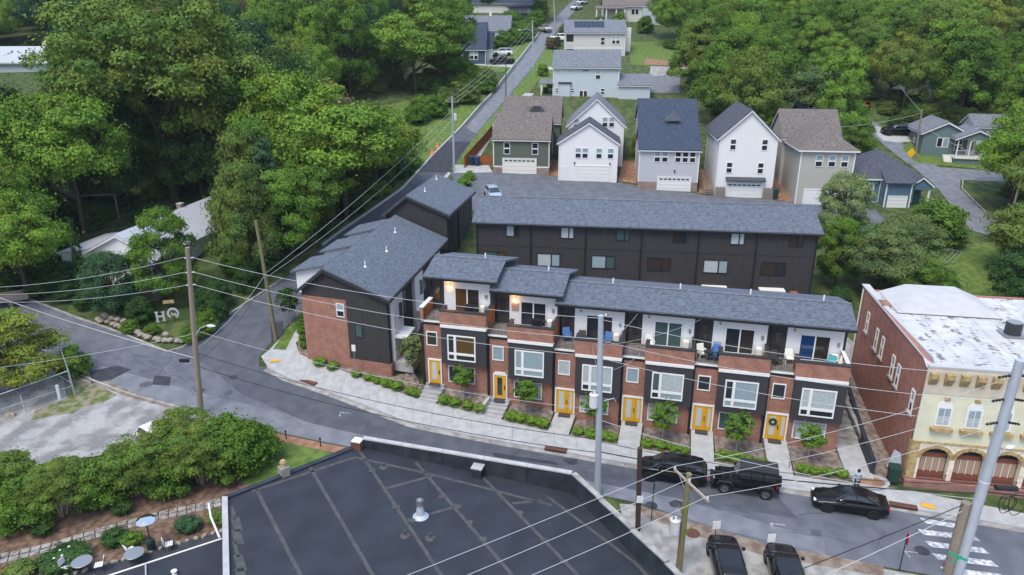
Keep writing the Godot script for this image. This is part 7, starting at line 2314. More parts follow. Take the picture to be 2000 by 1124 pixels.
# a standing figure: tapered capsules joined by a smooth minimum, meshed with surface nets
func person_at(where: Vector3, turn: float) -> void:
	var bones := [
		[Vector3(0, 0.98, 0), Vector3(0, 1.12, 0.01), 0.15, 0.14, 0], [Vector3(0, 1.12, 0.01), Vector3(0, 1.36, 0.0), 0.14, 0.155, 0], [Vector3(-0.15, 1.4, 0), Vector3(0.15, 1.4, 0), 0.075, 0.075, 0],
		[Vector3(0, 1.42, 0), Vector3(0, 1.53, 0.015), 0.06, 0.055, 1], [Vector3(0, 1.6, 0.02), Vector3(0, 1.66, 0.015), 0.085, 0.1, 1], [Vector3(0, 1.66, -0.01), Vector3(0, 1.7, -0.015), 0.105, 0.098, 2],
		[Vector3(0, 1.6, 0.1), Vector3(0, 1.585, 0.118), 0.016, 0.018, 1],
		[Vector3(-0.1, 0.95, 0), Vector3(-0.11, 0.5, 0.02), 0.1, 0.07, 3], [Vector3(-0.11, 0.5, 0.02), Vector3(-0.11, 0.09, -0.01), 0.068, 0.045, 3], [Vector3(-0.11, 0.05, -0.03), Vector3(-0.12, 0.04, 0.14), 0.045, 0.04, 2],
		[Vector3(0.1, 0.95, 0), Vector3(0.11, 0.5, 0.03), 0.1, 0.07, 3], [Vector3(0.11, 0.5, 0.03), Vector3(0.11, 0.09, 0.0), 0.068, 0.045, 3], [Vector3(0.11, 0.05, -0.02), Vector3(0.12, 0.04, 0.15), 0.045, 0.04, 2],
		[Vector3(-0.2, 1.38, 0), Vector3(-0.25, 1.1, 0.03), 0.055, 0.043, 0], [Vector3(-0.25, 1.1, 0.03), Vector3(-0.17, 1.02, 0.27), 0.04, 0.03, 1], [Vector3(-0.17, 1.02, 0.28), Vector3(-0.15, 1.02, 0.36), 0.034, 0.03, 1],
		[Vector3(0.2, 1.38, 0), Vector3(0.24, 1.1, 0.02), 0.055, 0.043, 0], [Vector3(0.24, 1.1, 0.02), Vector3(0.16, 1.04, 0.26), 0.04, 0.03, 1], [Vector3(0.16, 1.04, 0.27), Vector3(0.14, 1.04, 0.35), 0.034, 0.03, 1]]
	var tints := [lin(0.34, 0.38, 0.43), lin(0.36, 0.2, 0.14), lin(0.02, 0.014, 0.012), lin(0.03, 0.035, 0.05)]
	var c := 0.025
	var lo := Vector3(-0.36, -0.03, -0.24)
	var nx := 29
	var ny := 75
	var nzc := 27
	var f := PackedFloat32Array()
	var who := PackedInt32Array()
	f.resize(nx * ny * nzc)
	who.resize(nx * ny * nzc)
	f.fill(1.0)
	for b in bones:
		var a: Vector3 = b[0]
		var ab: Vector3 = b[1] - b[0]
		var r: float = maxf(b[2], b[3]) + 0.08
		var mn := ((a.min(b[1]) - Vector3.ONE * r - lo) / c).floor()
		var mx := ((a.max(b[1]) + Vector3.ONE * r - lo) / c).ceil()
		for z in range(maxi(0, int(mn.z)), mini(nzc, int(mx.z) + 1)):
			for y in range(maxi(0, int(mn.y)), mini(ny, int(mx.y) + 1)):
				for x in range(maxi(0, int(mn.x)), mini(nx, int(mx.x) + 1)):
					var p := lo + Vector3(x, y, z) * c
					var t := clampf((p - a).dot(ab) / ab.length_squared(), 0.0, 1.0)
					var d: float = p.distance_to(a + ab * t) - lerpf(b[2], b[3], t)
					var k := (z * ny + y) * nx + x
					var old := f[k]
					if d < old:
						who[k] = b[4]
					var h := clampf(0.5 + 0.5 * (old - d) / 0.03, 0.0, 1.0)
					f[k] = lerpf(old, d, h) - 0.03 * h * (1.0 - h)
	var spot := {}
	for z in nzc - 1:
		for y in ny - 1:
			for x in nx - 1:
				var sum := Vector3.ZERO
				var n := 0
				var base := (z * ny + y) * nx + x
				for e in [[0, 1, 0, 0], [0, 0, 1, 0], [0, 0, 0, 1], [3, 1, 0, 0], [5, 1, 0, 0], [6, 1, 0, 0], [1, 0, 1, 0], [4, 0, 1, 0], [7, 0, 1, 0], [1, 0, 0, 1], [2, 0, 0, 1], [8, 0, 0, 1]]:
					var st: Vector3 = [Vector3(0, 0, 0), Vector3(1, 0, 0), Vector3(0, 1, 0), Vector3(0, 1, 0), Vector3(0, 0, 1), Vector3(0, 0, 1), Vector3(0, 1, 1), Vector3(1, 0, 1), Vector3(1, 1, 0)][e[0]]
					var en := st + Vector3(e[1], e[2], e[3])
					var k0 := base + int(st.z) * ny * nx + int(st.y) * nx + int(st.x)
					var k1 := base + int(en.z) * ny * nx + int(en.y) * nx + int(en.x)
					if (f[k0] < 0.0) != (f[k1] < 0.0):
						sum += st.lerp(en, f[k0] / (f[k0] - f[k1]))
						n += 1
				if n:
					spot[base] = lo + (Vector3(x, y, z) + sum / n) * c
	var s := S()
	for k in spot:
		var x: int = k % nx
		var y: int = (k / nx) % ny
		var z: int = k / (nx * ny)
		for e in [[1, nx, ny * nx], [nx, ny * nx, 1], [ny * nx, 1, nx]]:
			var k1: int = k + e[0]
			if k1 >= f.size() or (f[k] < 0.0) == (f[k1] < 0.0):
				continue
			var q := [k, k - e[1], k - e[1] - e[2], k - e[2]]
			if not (spot.has(q[1]) and spot.has(q[2]) and spot.has(q[3])):
				continue
			s.tint = tints[who[k]]
			if f[k] < 0.0:
				s.quad(spot[q[0]], spot[q[1]], spot[q[2]], spot[q[3]])
			else:
				s.quad(spot[q[3]], spot[q[2]], spot[q[1]], spot[q[0]])
	s.tint = tints[1]
	for sd in [-1.0, 1.0]:
		for i in 4:
			var b := Vector3(sd * (0.125 + i * 0.014), 1.03, 0.37)
			s.tube([b, b + Vector3(-sd * 0.004, -0.008, 0.045 - absf(i - 1.2) * 0.006), b + Vector3(-sd * 0.008, -0.035, 0.07 - absf(i - 1.2) * 0.008)], [0.0095, 0.0085, 0.007], 6)
		s.tube([Vector3(sd * 0.13, 1.04, 0.31), Vector3(sd * 0.1, 1.045, 0.35), Vector3(sd * 0.095, 1.03, 0.38)], [0.011, 0.0095, 0.008], 6)
		s.tube([Vector3(sd * 0.094, 1.6, 0.0), Vector3(sd * 0.104, 1.63, -0.012)], [0.018, 0.02], 6)
	s.tint = lin(0.02)
	for sd in [-1.0, 1.0]:
		s.box(sd * 0.036 - 0.014, sd * 0.036 + 0.014, 1.618, 1.63, 0.1, 0.106)
	s.tint = lin(0.25, 0.09, 0.08)
	s.box(-0.022, 0.022, 1.545, 1.555, 0.098, 0.104)
	var m := mat("person_cloth", Color.WHITE, 0.8)
	m.vertex_color_use_as_albedo = true
	var o := thing("person", "person in a grey top and dark trousers standing on the pavement behind the black sedan", "person", where, turn)
	part(o, "figure", s, m)


# ---------------------------------------------------------------- garden, terrace and yard at the left
func build_garden() -> void:
	var hedge := [[-33.6, 39.6], [-31.2, 38.2], [-29.4, 39.0], [-27.2, 40.2], [-25.4, 41.2], [-23.6, 41.9], [-21.7, 42.6], [-20.2, 43.9], [-23.8, 44.9], [-18.9, 45.2], [-34.5, 37.5], [-36.4, 38.6]]
	for i in hedge.size():
		var q: Array = hedge[i]
		var rank := 1
		for e in hedge:
			if e[0] < q[0]:
				rank += 1
		var nth: String = ["first", "second", "third", "fourth", "fifth", "sixth", "seventh", "eighth", "ninth", "tenth", "eleventh", "last"][rank - 1]
		tree("hedge_tree", "rounded pale stemmed shrub tree, %s from the left in the row above the garden path" % nth, q[0], q[1], [4.3, 3.7, 4.2, 3.9, 4.4, 4.1, 4.8, 4.9, 4.3, 3.6, 4.0, 4.6][i], [4.9, 3.9, 4.6, 3.9, 4.6, 4.3, 5.0, 5.6, 4.8, 3.9, 4.2, 4.8][i], ["broad0", "bush1", "broad2", "bush0"][i % 4], "leaf_oak" if i % 2 == 0 else "leaf_mid", "shrub trees along the garden path", "shrub", "bark_pale", "multi")
	# stone path, paver by paver
	var path := Node3D.new()
	path.name = "garden_path"
	add_child(path)
	path.set_meta("kind", "structure")
	var line := [[-38, 31.5], [-30.3, 35.0], [-27.8, 36.1], [-25.2, 37.75], [-22.5, 39.05], [-20.0, 40.1], [-18.6, 40.8]]
	var fine := finer(line, 0.62)
	var r := RandomNumberGenerator.new()
	r.seed = 31
	for i in fine.size() - 1:
		for k in 2:
			var a := Vector2(fine[i][0], fine[i][1])
			var b := Vector2(fine[i + 1][0], fine[i + 1][1])
			var t := (b - a).normalized()
			var n := Vector2(-t.y, t.x)
			var o := n * (k * 0.5 - 0.42)
			var w := n * r.randf_range(0.36, 0.46)
			var e := [a + o + t * 0.03, b + o - t * r.randf_range(0.02, 0.09), b + o + w - t * 0.02, a + o + w + t * r.randf_range(0.02, 0.08)]
			var y := r.randf_range(0.03, 0.06)
			var p := []
			for c in e:
				p.append(at(c.x, c.y, y))
			part(path, "paver", S().prism(p, Vector3(0, -0.08, 0)), M.paver if r.randf() < 0.6 else M.concrete_old)
	# terrace strip with border stones
	drape([[-30, 31.2], [-26.6, 33.4], [-22.4, 35.3], [-18.3, 37.4], [-16.0, 36.0], [-16.2, 33.0], [-22, 29.4], [-30, 26]], 0.01, "terrace", M.patch)
	var edging := Node3D.new()
	edging.name = "stone_edging"
	add_child(edging)
	tag(edging, "row of small border stones between the mulch bed and the dark terrace", "edging")
	for i in 26:
		var t := i / 25.0
		var p := Vector2(-29.5, 31.6).lerp(Vector2(-18.4, 37.4), t)
		var s := S()
		s.lathe([[0.0, -0.05], [0.2, 0.0], [0.18, 0.1], [0.08, 0.15], [0.0, 0.15]], 7)
		part(edging, "stone", s, M.rock if i % 3 else M.paver, Transform3D(Basis.from_euler(Vector3(0, i * 1.7, 0)) * Basis.from_scale(Vector3(1.0 + 0.3 * sin(i * 2.0), 1, 0.7)), at(p.x, p.y)))
	# patio heater
	var h := thing("patio_heater", "tall patio heater with a bright domed steel reflector on the garden terrace", "patio heater", at(-22.0, 35.7))
	part(h, "base_tank", S().lathe([[0.0, 0.0], [0.26, 0.02], [0.25, 0.6], [0.2, 0.75], [0.0, 0.78]], 16), M.bin_green)
	part(h, "post", S().rod(Vector3(0, 0.7, 0), Vector3(0, 1.95, 0), 0.04, 8), M.dark_metal)
	part(h, "burner", S().lathe([[0.1, 1.85], [0.12, 2.1], [0.05, 2.2]], 12), M.dark_metal)
	part(h, "reflector", S().lathe([[0.58, 2.16], [0.55, 2.2], [0.34, 2.3], [0.1, 2.35], [0.0, 2.36]], 28), M.steel_bright)
	for q in [[-22.4, 34.55, "under the parasol-free end of the terrace, nearer the patio heater"], [-25.1, 33.85, "farther from the patio heater, at the lower picture edge"]]:
		var t := thing("patio_table", "round grey mesh patio table " + q[2].replace("under the parasol-free end of the terrace, ", ""), "table", at(q[0], q[1]), 0.3, "patio tables")
		part(t, "table_top", S().lathe([[0.0, 0.7], [0.55, 0.7], [0.57, 0.72], [0.55, 0.74], [0.0, 0.74]], 24), M.grey_metal)
		for k in 4:
			var a := TAU * k / 4.0 + 0.4
			part(t, "leg", S().rod(Vector3(cos(a) * 0.42, 0, sin(a) * 0.42), Vector3(cos(a) * 0.2, 0.7, sin(a) * 0.2), 0.02, 6), M.dark_metal)
	for q in [[-22.95, 35.2, 2.6, "white slatted patio chair behind the table nearer the patio heater"], [-20.9, 35.7, 2.0, "white slatted patio chair standing alone right of the patio heater"], [-24.2, 33.9, -1.2, "patio chair right of the table at the lower picture edge"], [-26.0, 33.8, 1.4, "patio chair left of the table at the lower picture edge"]]:
		var c := thing("patio_chair", q[3], "chair", at(q[0], q[1]), q[2], "patio chairs")
		for k in 5:
			part(c, "seat_slat", S().box(-0.24, 0.24, 0.44, 0.46, -0.22 + k * 0.09, -0.15 + k * 0.09), M.white)
		for k in 4:
			part(c, "back_slat", S().box(-0.24, 0.24, 0.54 + k * 0.1, 0.61 + k * 0.1, -0.29 - k * 0.02, -0.26 - k * 0.02), M.white)
		for sx in [-0.22, 0.22]:
			part(c, "leg", S().rod(Vector3(sx, 0, 0.22), Vector3(sx, 0.45, 0.2), 0.018, 5), M.dark_metal)
			part(c, "leg", S().rod(Vector3(sx, 0, -0.24), Vector3(sx, 0.95, -0.34), 0.018, 5), M.dark_metal)
	# planting of the mulch bed
	for q in [[-26.6, 34.6, 2.6, "leaf_dark", "dark green flowering bush with white blooms by the lower picture edge"], [-20.6, 37.6, 1.5, "leaf_blue", "bushy dark green plant right of the patio heater"], [-24.6, 36.4, 1.5, "leaf_dark", "low dark green plant in the mulch left of the patio heater"], [-23.4, 36.2, 1.2, "leaf_mid", "low mid green plant just behind the patio heater"], [-29.5, 37.2, 1.2, "leaf_dark", "dark green tuft above the garden path, left"], [-25.6, 39.3, 1.2, "leaf_dark", "dark green tuft above the garden path, under the shrub trees"], [-28.6, 33.4, 1.8, "leaf_olive", "olive green plant by the lower left picture edge"], [-18.9, 38.3, 1.4, "leaf_olive", "olive green plant by the white pipe"], [-31.5, 34.2, 1.6, "leaf_mid", "green plant below the garden path at the far left"]]:
		var o := thing("garden_plant", q[4], "plant", at(q[0], q[1]), rng.randf() * TAU)
		part(o, "foliage", crowns.round0, M[q[3]], Transform3D(Basis.from_scale(Vector3(q[2], 0.9, q[2])), Vector3.ZERO))
		if q[2] > 2.0:
			for k in 9:
				part(o, "bloom", S().lathe([[0.0, 0.0], [0.08, 0.05], [0.0, 0.1]], 6), M.white, Transform3D(Basis.IDENTITY, Vector3(cos(k * 2.4) * (0.3 + 0.08 * k), 0.72 - 0.03 * k, sin(k * 2.4) * (0.3 + 0.08 * k))))
	for q in [[-20.2, 49.4, "first"], [-17.4, 47.95, "second"], [-14.5, 46.95, "third"]]:
		single("lawn_bollard", "short dark bollard at the lawn's street edge, the %s from the lamp pole" % q[2], "bollard", S().lathe([[0.05, 0], [0.05, 0.6], [0.08, 0.62], [0.08, 0.75], [0.0, 0.77]], 8), M.dark_metal, Transform3D(Basis.IDENTITY, at(q[0], q[1])), "lawn bollards")
	# chain link fence round the yard
	var f := thing("chain_link_fence", "grey chain link fence with leaning posts at the gravel yard", "fence", Vector3.ZERO)
	var posts := [[-36.9, 53.8, 2.4], [-39.8, 57.6, 2.6], [-39.6, 51.4, 1.6], [-43.2, 50.0, 1.9]]
	for q in posts:
		part(f, "post", S().rod(at(q[0], q[1]), at(q[0] - 0.1, q[1], q[2]), 0.045, 8), M.galvanised)
	part(f, "top_rail", S().rod(at(-37, 53.8, 2.35), at(-39.9, 57.6, 2.55), 0.035, 6), M.galvanised)
	part(f, "top_rail", S().rod(at(-37, 53.8, 2.3), at(-43.3, 50, 1.5), 0.04, 6), M.galvanised)
	part(f, "middle_rail", S().rod(at(-37, 53.8, 1.2), at(-41.5, 56.5, 1.3), 0.03, 6), M.galvanised)
	part(f, "bottom_rail", S().rod(at(-37, 53.8, 0.9), at(-43.3, 50, 0.3), 0.02, 6), M.galvanised)
	var net := S()
	for i in 26:
		var t := i / 25.0
		var a := at(-37, 53.8).lerp(at(-39.9, 57.6), t)
		net.rod(a, a + Vector3(0, lerpf(2.3, 2.5, t), 0), 0.005, 3)
		var b := at(-37, 53.8).lerp(at(-43.3, 50), t)
		net.rod(b, b + Vector3(0, lerpf(2.3, 1.5, t), 0), 0.005, 3)
	for i in 8:
		net.rod(at(-37, 53.8, 0.3 * i), at(-39.9, 57.6, 0.32 * i), 0.005, 3)
		net.rod(at(-37, 53.8, 0.28 * i), at(-43.3, 50, 0.2 * i), 0.005, 3)
	part(f, "netting", net, M.galvanised).set_meta("kind", "stuff")
	single("marker_post", "thick short white marker post in the gravel yard by the fence", "post", S().lathe([[0.13, 0], [0.13, 1.25], [0.1, 1.32], [0, 1.33]], 12), M.white, Transform3D(Basis.IDENTITY, at(-37.9, 53.3)))
	single("pale_boulder", "small pale boulder lying in the gravel yard by the fence rail", "rock", S().lathe([[0.0, -0.05], [0.36, 0.0], [0.3, 0.2], [0.12, 0.3], [0, 0.3]], 8), M.rock, Transform3D(Basis.from_scale(Vector3(1.3, 1, 0.8)), at(-40.6, 51.0)))
	# rock wall and the letter sign at the white cottage
	var rw := thing("rock_wall", "low wall of rough tan boulders along the street before the white cottage", "wall", Vector3.ZERO)
	var rl := finer([[-40.5, 64.7], [-37.7, 63.4], [-33.2, 61.3], [-30.9, 61.3]], 0.62)
	r.seed = 12
	for q in rl:
		for lev in (2 if r.randf() < 0.4 else 1):
			var ring := []
			for i in 5:
				var row := []
				var rad: float = [0.18, 0.34, 0.4, 0.3, 0.12][i]
				for k in 8:
					row.append(Vector3(cos(TAU * k / 8) * rad * r.randf_range(0.8, 1.2), i * 0.12, -sin(TAU * k / 8) * rad * r.randf_range(0.8, 1.2)))
				ring.append(row)
			part(rw, "boulder", S().loft(ring), M.rock, Transform3D(Basis.from_euler(Vector3(0, r.randf() * 6.0, 0)), at(q[0] + r.randf_range(-0.2, 0.2), q[1] + 0.3 + lev * 0.35 + r.randf_range(-0.1, 0.1), lev * 0.36 - 0.08)))
	var sg := thing("letter_sign", "white free standing letters H and Q in the garden of the white cottage", "sign", Vector3(-34.1, 3.1, -64.5), 0.25)
	sg.scale = Vector3.ONE * 0.72
	var hl := S()
	hl.box(-0.62, -0.36, 0.0, 1.35, 0, 0.12).box(0.2, 0.46, 0.1, 1.4, 0, 0.12).box(-0.36, 0.2, 0.62, 0.84, 0.01, 0.11)
	for x in [-0.49, 0.33]:
		hl.box(x - 0.22, x + 0.22, -0.06 if x < 0 else 0.04, 0.06 if x < 0 else 0.16, -0.01, 0.13)
		hl.box(x - 0.22, x + 0.22, 1.28, 1.4, -0.01, 0.13)
	part(sg, "letter", hl, M.letter_grey)
	var ql := S()
	var n := 26
	for i in n:
		var a0 := deg_to_rad(-60 + 300.0 * i / n)
		var a1 := deg_to_rad(-60 + 300.0 * (i + 1) / n)
		var q := []
		for t in [[a0, 0.5], [a1, 0.5], [a1, 0.75], [a0, 0.75]]:
			q.append(Vector3(1.55 + cos(t[0]) * t[1], 1.05 + sin(t[0]) * t[1], 0))
		ql.prism(q, Vector3(0, 0, 0.12))
	for i in 8:
		var a0 := deg_to_rad(150 + 26.0 * i)
		var a1 := deg_to_rad(150 + 26.0 * (i + 1))
		var q := []
		for t in [[a0, 0.12], [a1, 0.12], [a1, 0.28], [a0, 0.28]]:
			q.append(Vector3(1.6 + cos(t[0]) * t[1], 1.0 + sin(t[0]) * t[1], 0))
		ql.prism(q, Vector3(0, 0, 0.12))
	ql.prism([Vector3(1.62, 0.86, 0.0), Vector3(1.78, 0.95, 0.0), Vector3(2.1, 0.4, 0.0), Vector3(1.95, 0.3, 0.0)], Vector3(0, 0, 0.1))
	part(sg, "letter", ql, M.letter_grey)
	part(sg, "prop", S().rod(Vector3(1.55, -0.5, -0.1), Vector3(1.55, 0.4, -0.05), 0.04, 6), M.dark_metal)
	single("orange_sign", "small orange board above the white letters", "sign", S().box(-0.5, 0.5, 0, 0.35, -0.02, 0.02), M.ochre, Transform3D(Basis(Vector3.UP, 0.3), Vector3(-33.6, 4.6, -65.4)))


# ---------------------------------------------------------------- single trees and shrubs
func build_planting() -> void:
	tree("oak_tree", "giant spreading tree towering at the upper left over everything near it", -46, 96, 27, 26.5, "oak0", "leaf_oak")
	tree("oak_tree", "paler lobe of foliage leaning right from behind the giant tree", -39, 99, 21, 17, "broad2", "leaf_oak")
	tree("street_side_tree", "big bright green tree overhanging the side street opposite the upper charcoal block", -21.2, 89, 16.5, 18, "broad1", "leaf_bright")
	tree("street_side_tree", "bright green tree behind and left of the one overhanging the side street", -28.5, 93, 18.5, 14, "broad0", "leaf_bright")
	tree("street_side_tree", "mid green tree between the pine-dark shade and the side street bend", -18.8, 98, 12.5, 12.5, "broad2", "leaf_bright")
	tree("street_side_tree", "green tree low beside the street behind the lime shrub", -23.6, 81.5, 11, 10, "broad1", "leaf_mid")
	tree("bright_tree", "rounded bright tree beside the uphill grass, left of the navy cottage", -19, 146, 16.5, 18, "broad2", "leaf_bright")
	tree("bright_tree", "smaller bright tree under the rounded one beside the uphill grass", -13.5, 151, 9, 9, "broad1", "leaf_mid")
	tree("yellow_green_tree", "yellow green tree at the left edge, second row above the shaded street", -60, 82, 19, 15, "broad1", "leaf_bright")
	tree("yellow_green_tree", "yellow green tree right of the left edge one, above the shaded street", -52, 84, 17.5, 14, "broad0", "leaf_bright")
	tree("yellow_green_tree", "yellow green tree hanging over the trailer at the left edge", -49.8, 69.0, 10.5, 9.5, "broad2", "leaf_bright")
	tree("yellow_green_tree", "yellow green tree behind the one over the trailer", -55, 74, 14, 11, "broad1", "leaf_bright")
	tree("holly_tree", "pointed dark glossy tree in front of the white cottage's roof", -34.9, 68.3, 10.0, 6.4, "tall0", "leaf_mid")
	tree("layered_tree", "olive green layered tree right of the pointed glossy tree", -28.0, 73, 12.6, 7.6, "layered0", "leaf_olive")
	tree("layered_tree", "second olive layered tree behind the white cottage's far gable", -30.2, 80, 13.5, 8, "layered1", "leaf_olive")
	tree("lime_tree", "small lime green tree beside the side street before the dark conifer", -25.3, 77.6, 10, 7.5, "layered1", "leaf_lime")
	tree("conifer", "dark conifer between the olive tree and the lime tree", -27.2, 78.5, 13.5, 7, "cone0", "leaf_blue")
	tree("blue_green_shrub", "blue green loose shrub covering the white cottage's front corner", -39.4, 66.2, 6.4, 5.6, "tall1", "leaf_blue")
	tree("cypress", "narrow dark cypress beside the white cottage's left wing", -44.2, 69.6, 8.5, 1.6, "cone0", "leaf_dark")
	tree("dark_tree", "very dark evergreen mass behind the white cottage", -43, 98, 15, 13, "tall1", "leaf_dark")
	tree("dark_tree", "dark evergreen above the carport", -52, 93, 14, 11, "tall0", "leaf_dark")
	tree("dark_tree", "dark round evergreen below the big bright street tree", -31, 87, 11, 9, "broad2", "leaf_dark")
	for q in [[-29.3, 63.2, 2.4, 2.6], [-30.2, 66.4, 3.0, 3.4], [-29.6, 67.4, 3.6, 3.2], [-27.8, 70.6, 3.4, 3.0], [-36.2, 64.8, 3.0, 3.0], [-36.6, 63.2, 1.4, 2.0], [-29.9, 62.4, 1.8, 2.4], [-40.5, 67.2, 2.6, 2.6], [-26.2, 75, 3, 3], [-23.8, 83.8, 2.6, 3], [-42.8, 67.4, 2.4, 2.8], [-45.5, 68.8, 2.2, 2.8], [-34.4, 63.0, 1.0, 1.6], [-30.2, 61.9, 1.6, 2.4], [-28.9, 65.2, 2.4, 2.4]]:
		tree("garden_bush", "dark leafy bush along the corner garden of the white cottage", q[0], q[1], q[2], q[3], "bush%d" % (int(q[2] * 10) % 2), "leaf_dark" if q[1] > 63.5 else "leaf_mid", "bushes along the corner garden", "bush", "bark", "none")
	tree("sparse_tree", "sparse yellow green tree over the gravel yard at the left edge", -42.5, 55.0, 6.6, 9.0, "layered1", "leaf_yellow")
	tree("sparse_tree", "low yellow green branches at the left edge below the sparse tree's crown", -43.6, 53.2, 5.0, 6.0, "wispy0", "leaf_yellow")
	tree("green_bush", "upright bright bush at the fence corner beside the left street", -38.3, 56.6, 3.3, 2.9, "bush1", "leaf_mid", "", "bush", "bark", "none")
	# behind the rear row, right side
	tree("flowering_tree", "pale green rounded tree hiding the lower corner of the beige house", 38.6, 81.5, 8.6, 6.0, "tall0", "leaf_pale")
	tree("flowering_tree", "dusty green tree in front of the blue cottage", 42.2, 73.5, 7.0, 7.8, "broad2", "leaf_grey")
	tree("round_tree", "dense mid green round tree right of the blue cottage's drive", 49.4, 81.0, 6.2, 7.4, "bush0", "leaf_mid", "", "tree", "bark", "plain0")
	tree("yard_tree", "mid green upright tree just beyond the end of the rear row", 34.2, 71.5, 7.4, 4.8, "tall1", "leaf_mid")
	tree("yard_tree", "dusty blue green tree before the white flat roof's back edge", 37.4, 69.0, 7.6, 7.2, "broad1", "leaf_grey")
	tree("yard_tree", "dusty tree a little behind the one at the flat roof's back edge", 39.8, 72.4, 7.2, 6.6, "broad0", "leaf_grey")
	tree("yard_bush", "dark spreading bush by the lawn behind the white flat roof", 42.8, 70.2, 3.8, 6.4, "bush1", "leaf_dark", "", "bush", "bark", "none")
	tree("yard_bush", "small dark bush at the foot of the rear row's end wall", 32.6, 66.5, 3.0, 2.6, "bush0", "leaf_dark", "", "bush", "bark", "none")
	tree("olive_tree", "broad olive green tree at the right edge beyond the white roof", 55.5, 72.5, 9, 10.5, "broad2", "leaf_olive")
	tree("olive_tree", "dark low tree at the right edge close behind the white roof", 50.5, 64.5, 7.4, 9, "broad0", "leaf_dark")
	tree("olive_tree", "lime tinted small tree at the right edge by the dark low tree", 55.8, 66.5, 7.8, 5.6, "layered0", "leaf_mid")
	tree("olive_tree", "olive bush tree right beside the lane bend at the right edge", 60, 78, 8.5, 9, "bush1", "leaf_olive", "", "tree", "bark", "plain1")
	tree("olive_tree", "dark dense tree in the mass at the right edge above the white roof", 59.5, 69.5, 9.5, 9, "broad1", "leaf_dark")
	tree("yard_tree", "low dusty tree between the rear row's end and the hall", 40.5, 66.5, 5.6, 6.2, "broad2", "leaf_mid")
	tree("column_tree", "bright upright tree between the beige house and the bungalow's lane", 53.2, 119, 15, 8.4, "tall0", "leaf_lime")
	tree("column_tree", "smaller green tree at the foot of the bright upright tree", 52.2, 110, 7.5, 6, "tall1", "leaf_mid")
	tree("garden_tree", "pale bright tree right of the asphalt drive, behind the navy roof", 37.5, 131, 12.5, 8.6, "broad1", "leaf_bright")
	tree("garden_tree", "bright tree between the pale drive tree and the wooded hill", 45.6, 135, 12, 7.2, "tall1", "leaf_bright")
	tree("garden_tree", "dusty green wide tree behind the tall white house", 50.8, 124, 11.5, 12, "broad0", "leaf_grey")
	tree("garden_tree", "vine covered green tree along the drive behind the navy roof", 36.8, 121, 9.5, 6.5, "tall0", "leaf_mid")
	tree("garden_tree", "second vine covered tree along the drive, nearer the tall white house", 40.5, 117, 9, 6.5, "broad2", "leaf_bright")
	tree("yellow_bush", "bright yellow green bush between the white house and the navy roof", 19.9, 114, 4.6, 2.4, "bush0", "leaf_yellow", "", "bush", "bark", "none")
	for q in [[-6.2, 104.6, 1.6], [-6.9, 102.4, 1.8], [-7.4, 100.6, 1.6]]:
		tree("kerb_bush", "bright bush in the corner bed of the parking lot beside the side street", q[0], q[1], q[2], q[2] + 0.3, "bush1", "leaf_lime", "bushes in the corner bed", "bush", "bark", "none")
	var i := 0
	for q in [[-1.7, 89.4, 1.7, "leaf_yellow"], [0.0, 89.2, 1.6, "leaf_yellow"], [6.6, 88.4, 2.3, "leaf_lime"], [10.2, 87.6, 1.7, "leaf_lime"], [18.2, 86.6, 1.9, "leaf_lime"], [20.3, 86.4, 1.6, "leaf_yellow"], [22.3, 86.1, 1.8, "leaf_lime"], [15.6, 87.0, 1.2, "leaf_lime"], [28.8, 85.0, 1.3, "leaf_lime"], [33.4, 84.6, 2.6, "leaf_lime"]]:
		tree("lot_shrub", "fresh green young shrub at the parking lot edge over the rear row's ridge", q[0], q[1], q[2] + 0.4, q[2], "bush%d" % (i % 2), q[3], "shrubs over the rear row's ridge", "shrub", "bark", "none")
		i += 1
	for q in [[64.6, 91, 12, 9, "broad0", "leaf_bright", "bright spreading tree at the right edge above the lane bend"], [63.6, 84.5, 11, 8.5, "broad1", "leaf_oak", "warm green tree at the right edge just below the bright spreading one"], [62.4, 79.5, 9, 7.5, "layered0", "leaf_mid", "mid green tree at the right edge beside the lane kerb"], [68.5, 97, 13, 10, "broad2", "leaf_bright", "bright broad tree at the right edge before the pale cottage"], [66.5, 74, 9, 8, "broad1", "leaf_olive", "olive green tree at the right edge lowest by the lane"]]:
		tree("lane_tree", q[6], q[0], q[1], q[2], q[3], q[4], q[5])
	for k in 46:
		var d := rng.randf_range(74, 112)
		var x := along_d(SIDE_LEFT, d) - rng.randf_range(1.6, 7.0)
		var z := rng.randf_range(1.8, 4.0)
		tree("bank_bush", "leafy bush on the bank under the bright street side trees", x, d, z, z * 1.25, "bush%d" % (k % 2), ["leaf_mid", "leaf_dark", "leaf_mid", "leaf_bright"][k % 4], "bushes under the street side trees", "bush", "bark", "none")
	for k in 40:
		var d := rng.randf_range(69, 98)
		var x := rng.randf_range(-61, -46.5)
		var z := rng.randf_range(1.6, 3.4)
		tree("shade_bush", "dark bush in the shade under the yellow green trees at the left", x, d, z, z * 1.4, "bush%d" % (k % 2), ["leaf_dark", "leaf_mid", "leaf_dark"][k % 3], "bushes in the shade at the left", "bush", "bark", "none")
	# brush beside the uphill street
	for k in 34:
		var d := rng.randf_range(118, 162)
		var x := along_d(SIDE_LEFT, d) - rng.randf_range(1.6, 12.0)
		if d < 128 and x > -22:
			continue
		var z := rng.randf_range(2.2, 4.6)
		tree("roadside_brush", "tangled green brush on the left bank of the side street", x, d, z, z * 1.2, "bush%d" % (k % 2), ["leaf_mid", "leaf_bright", "leaf_olive"][k % 3], "brush on the left bank", "bush", "bark", "none")
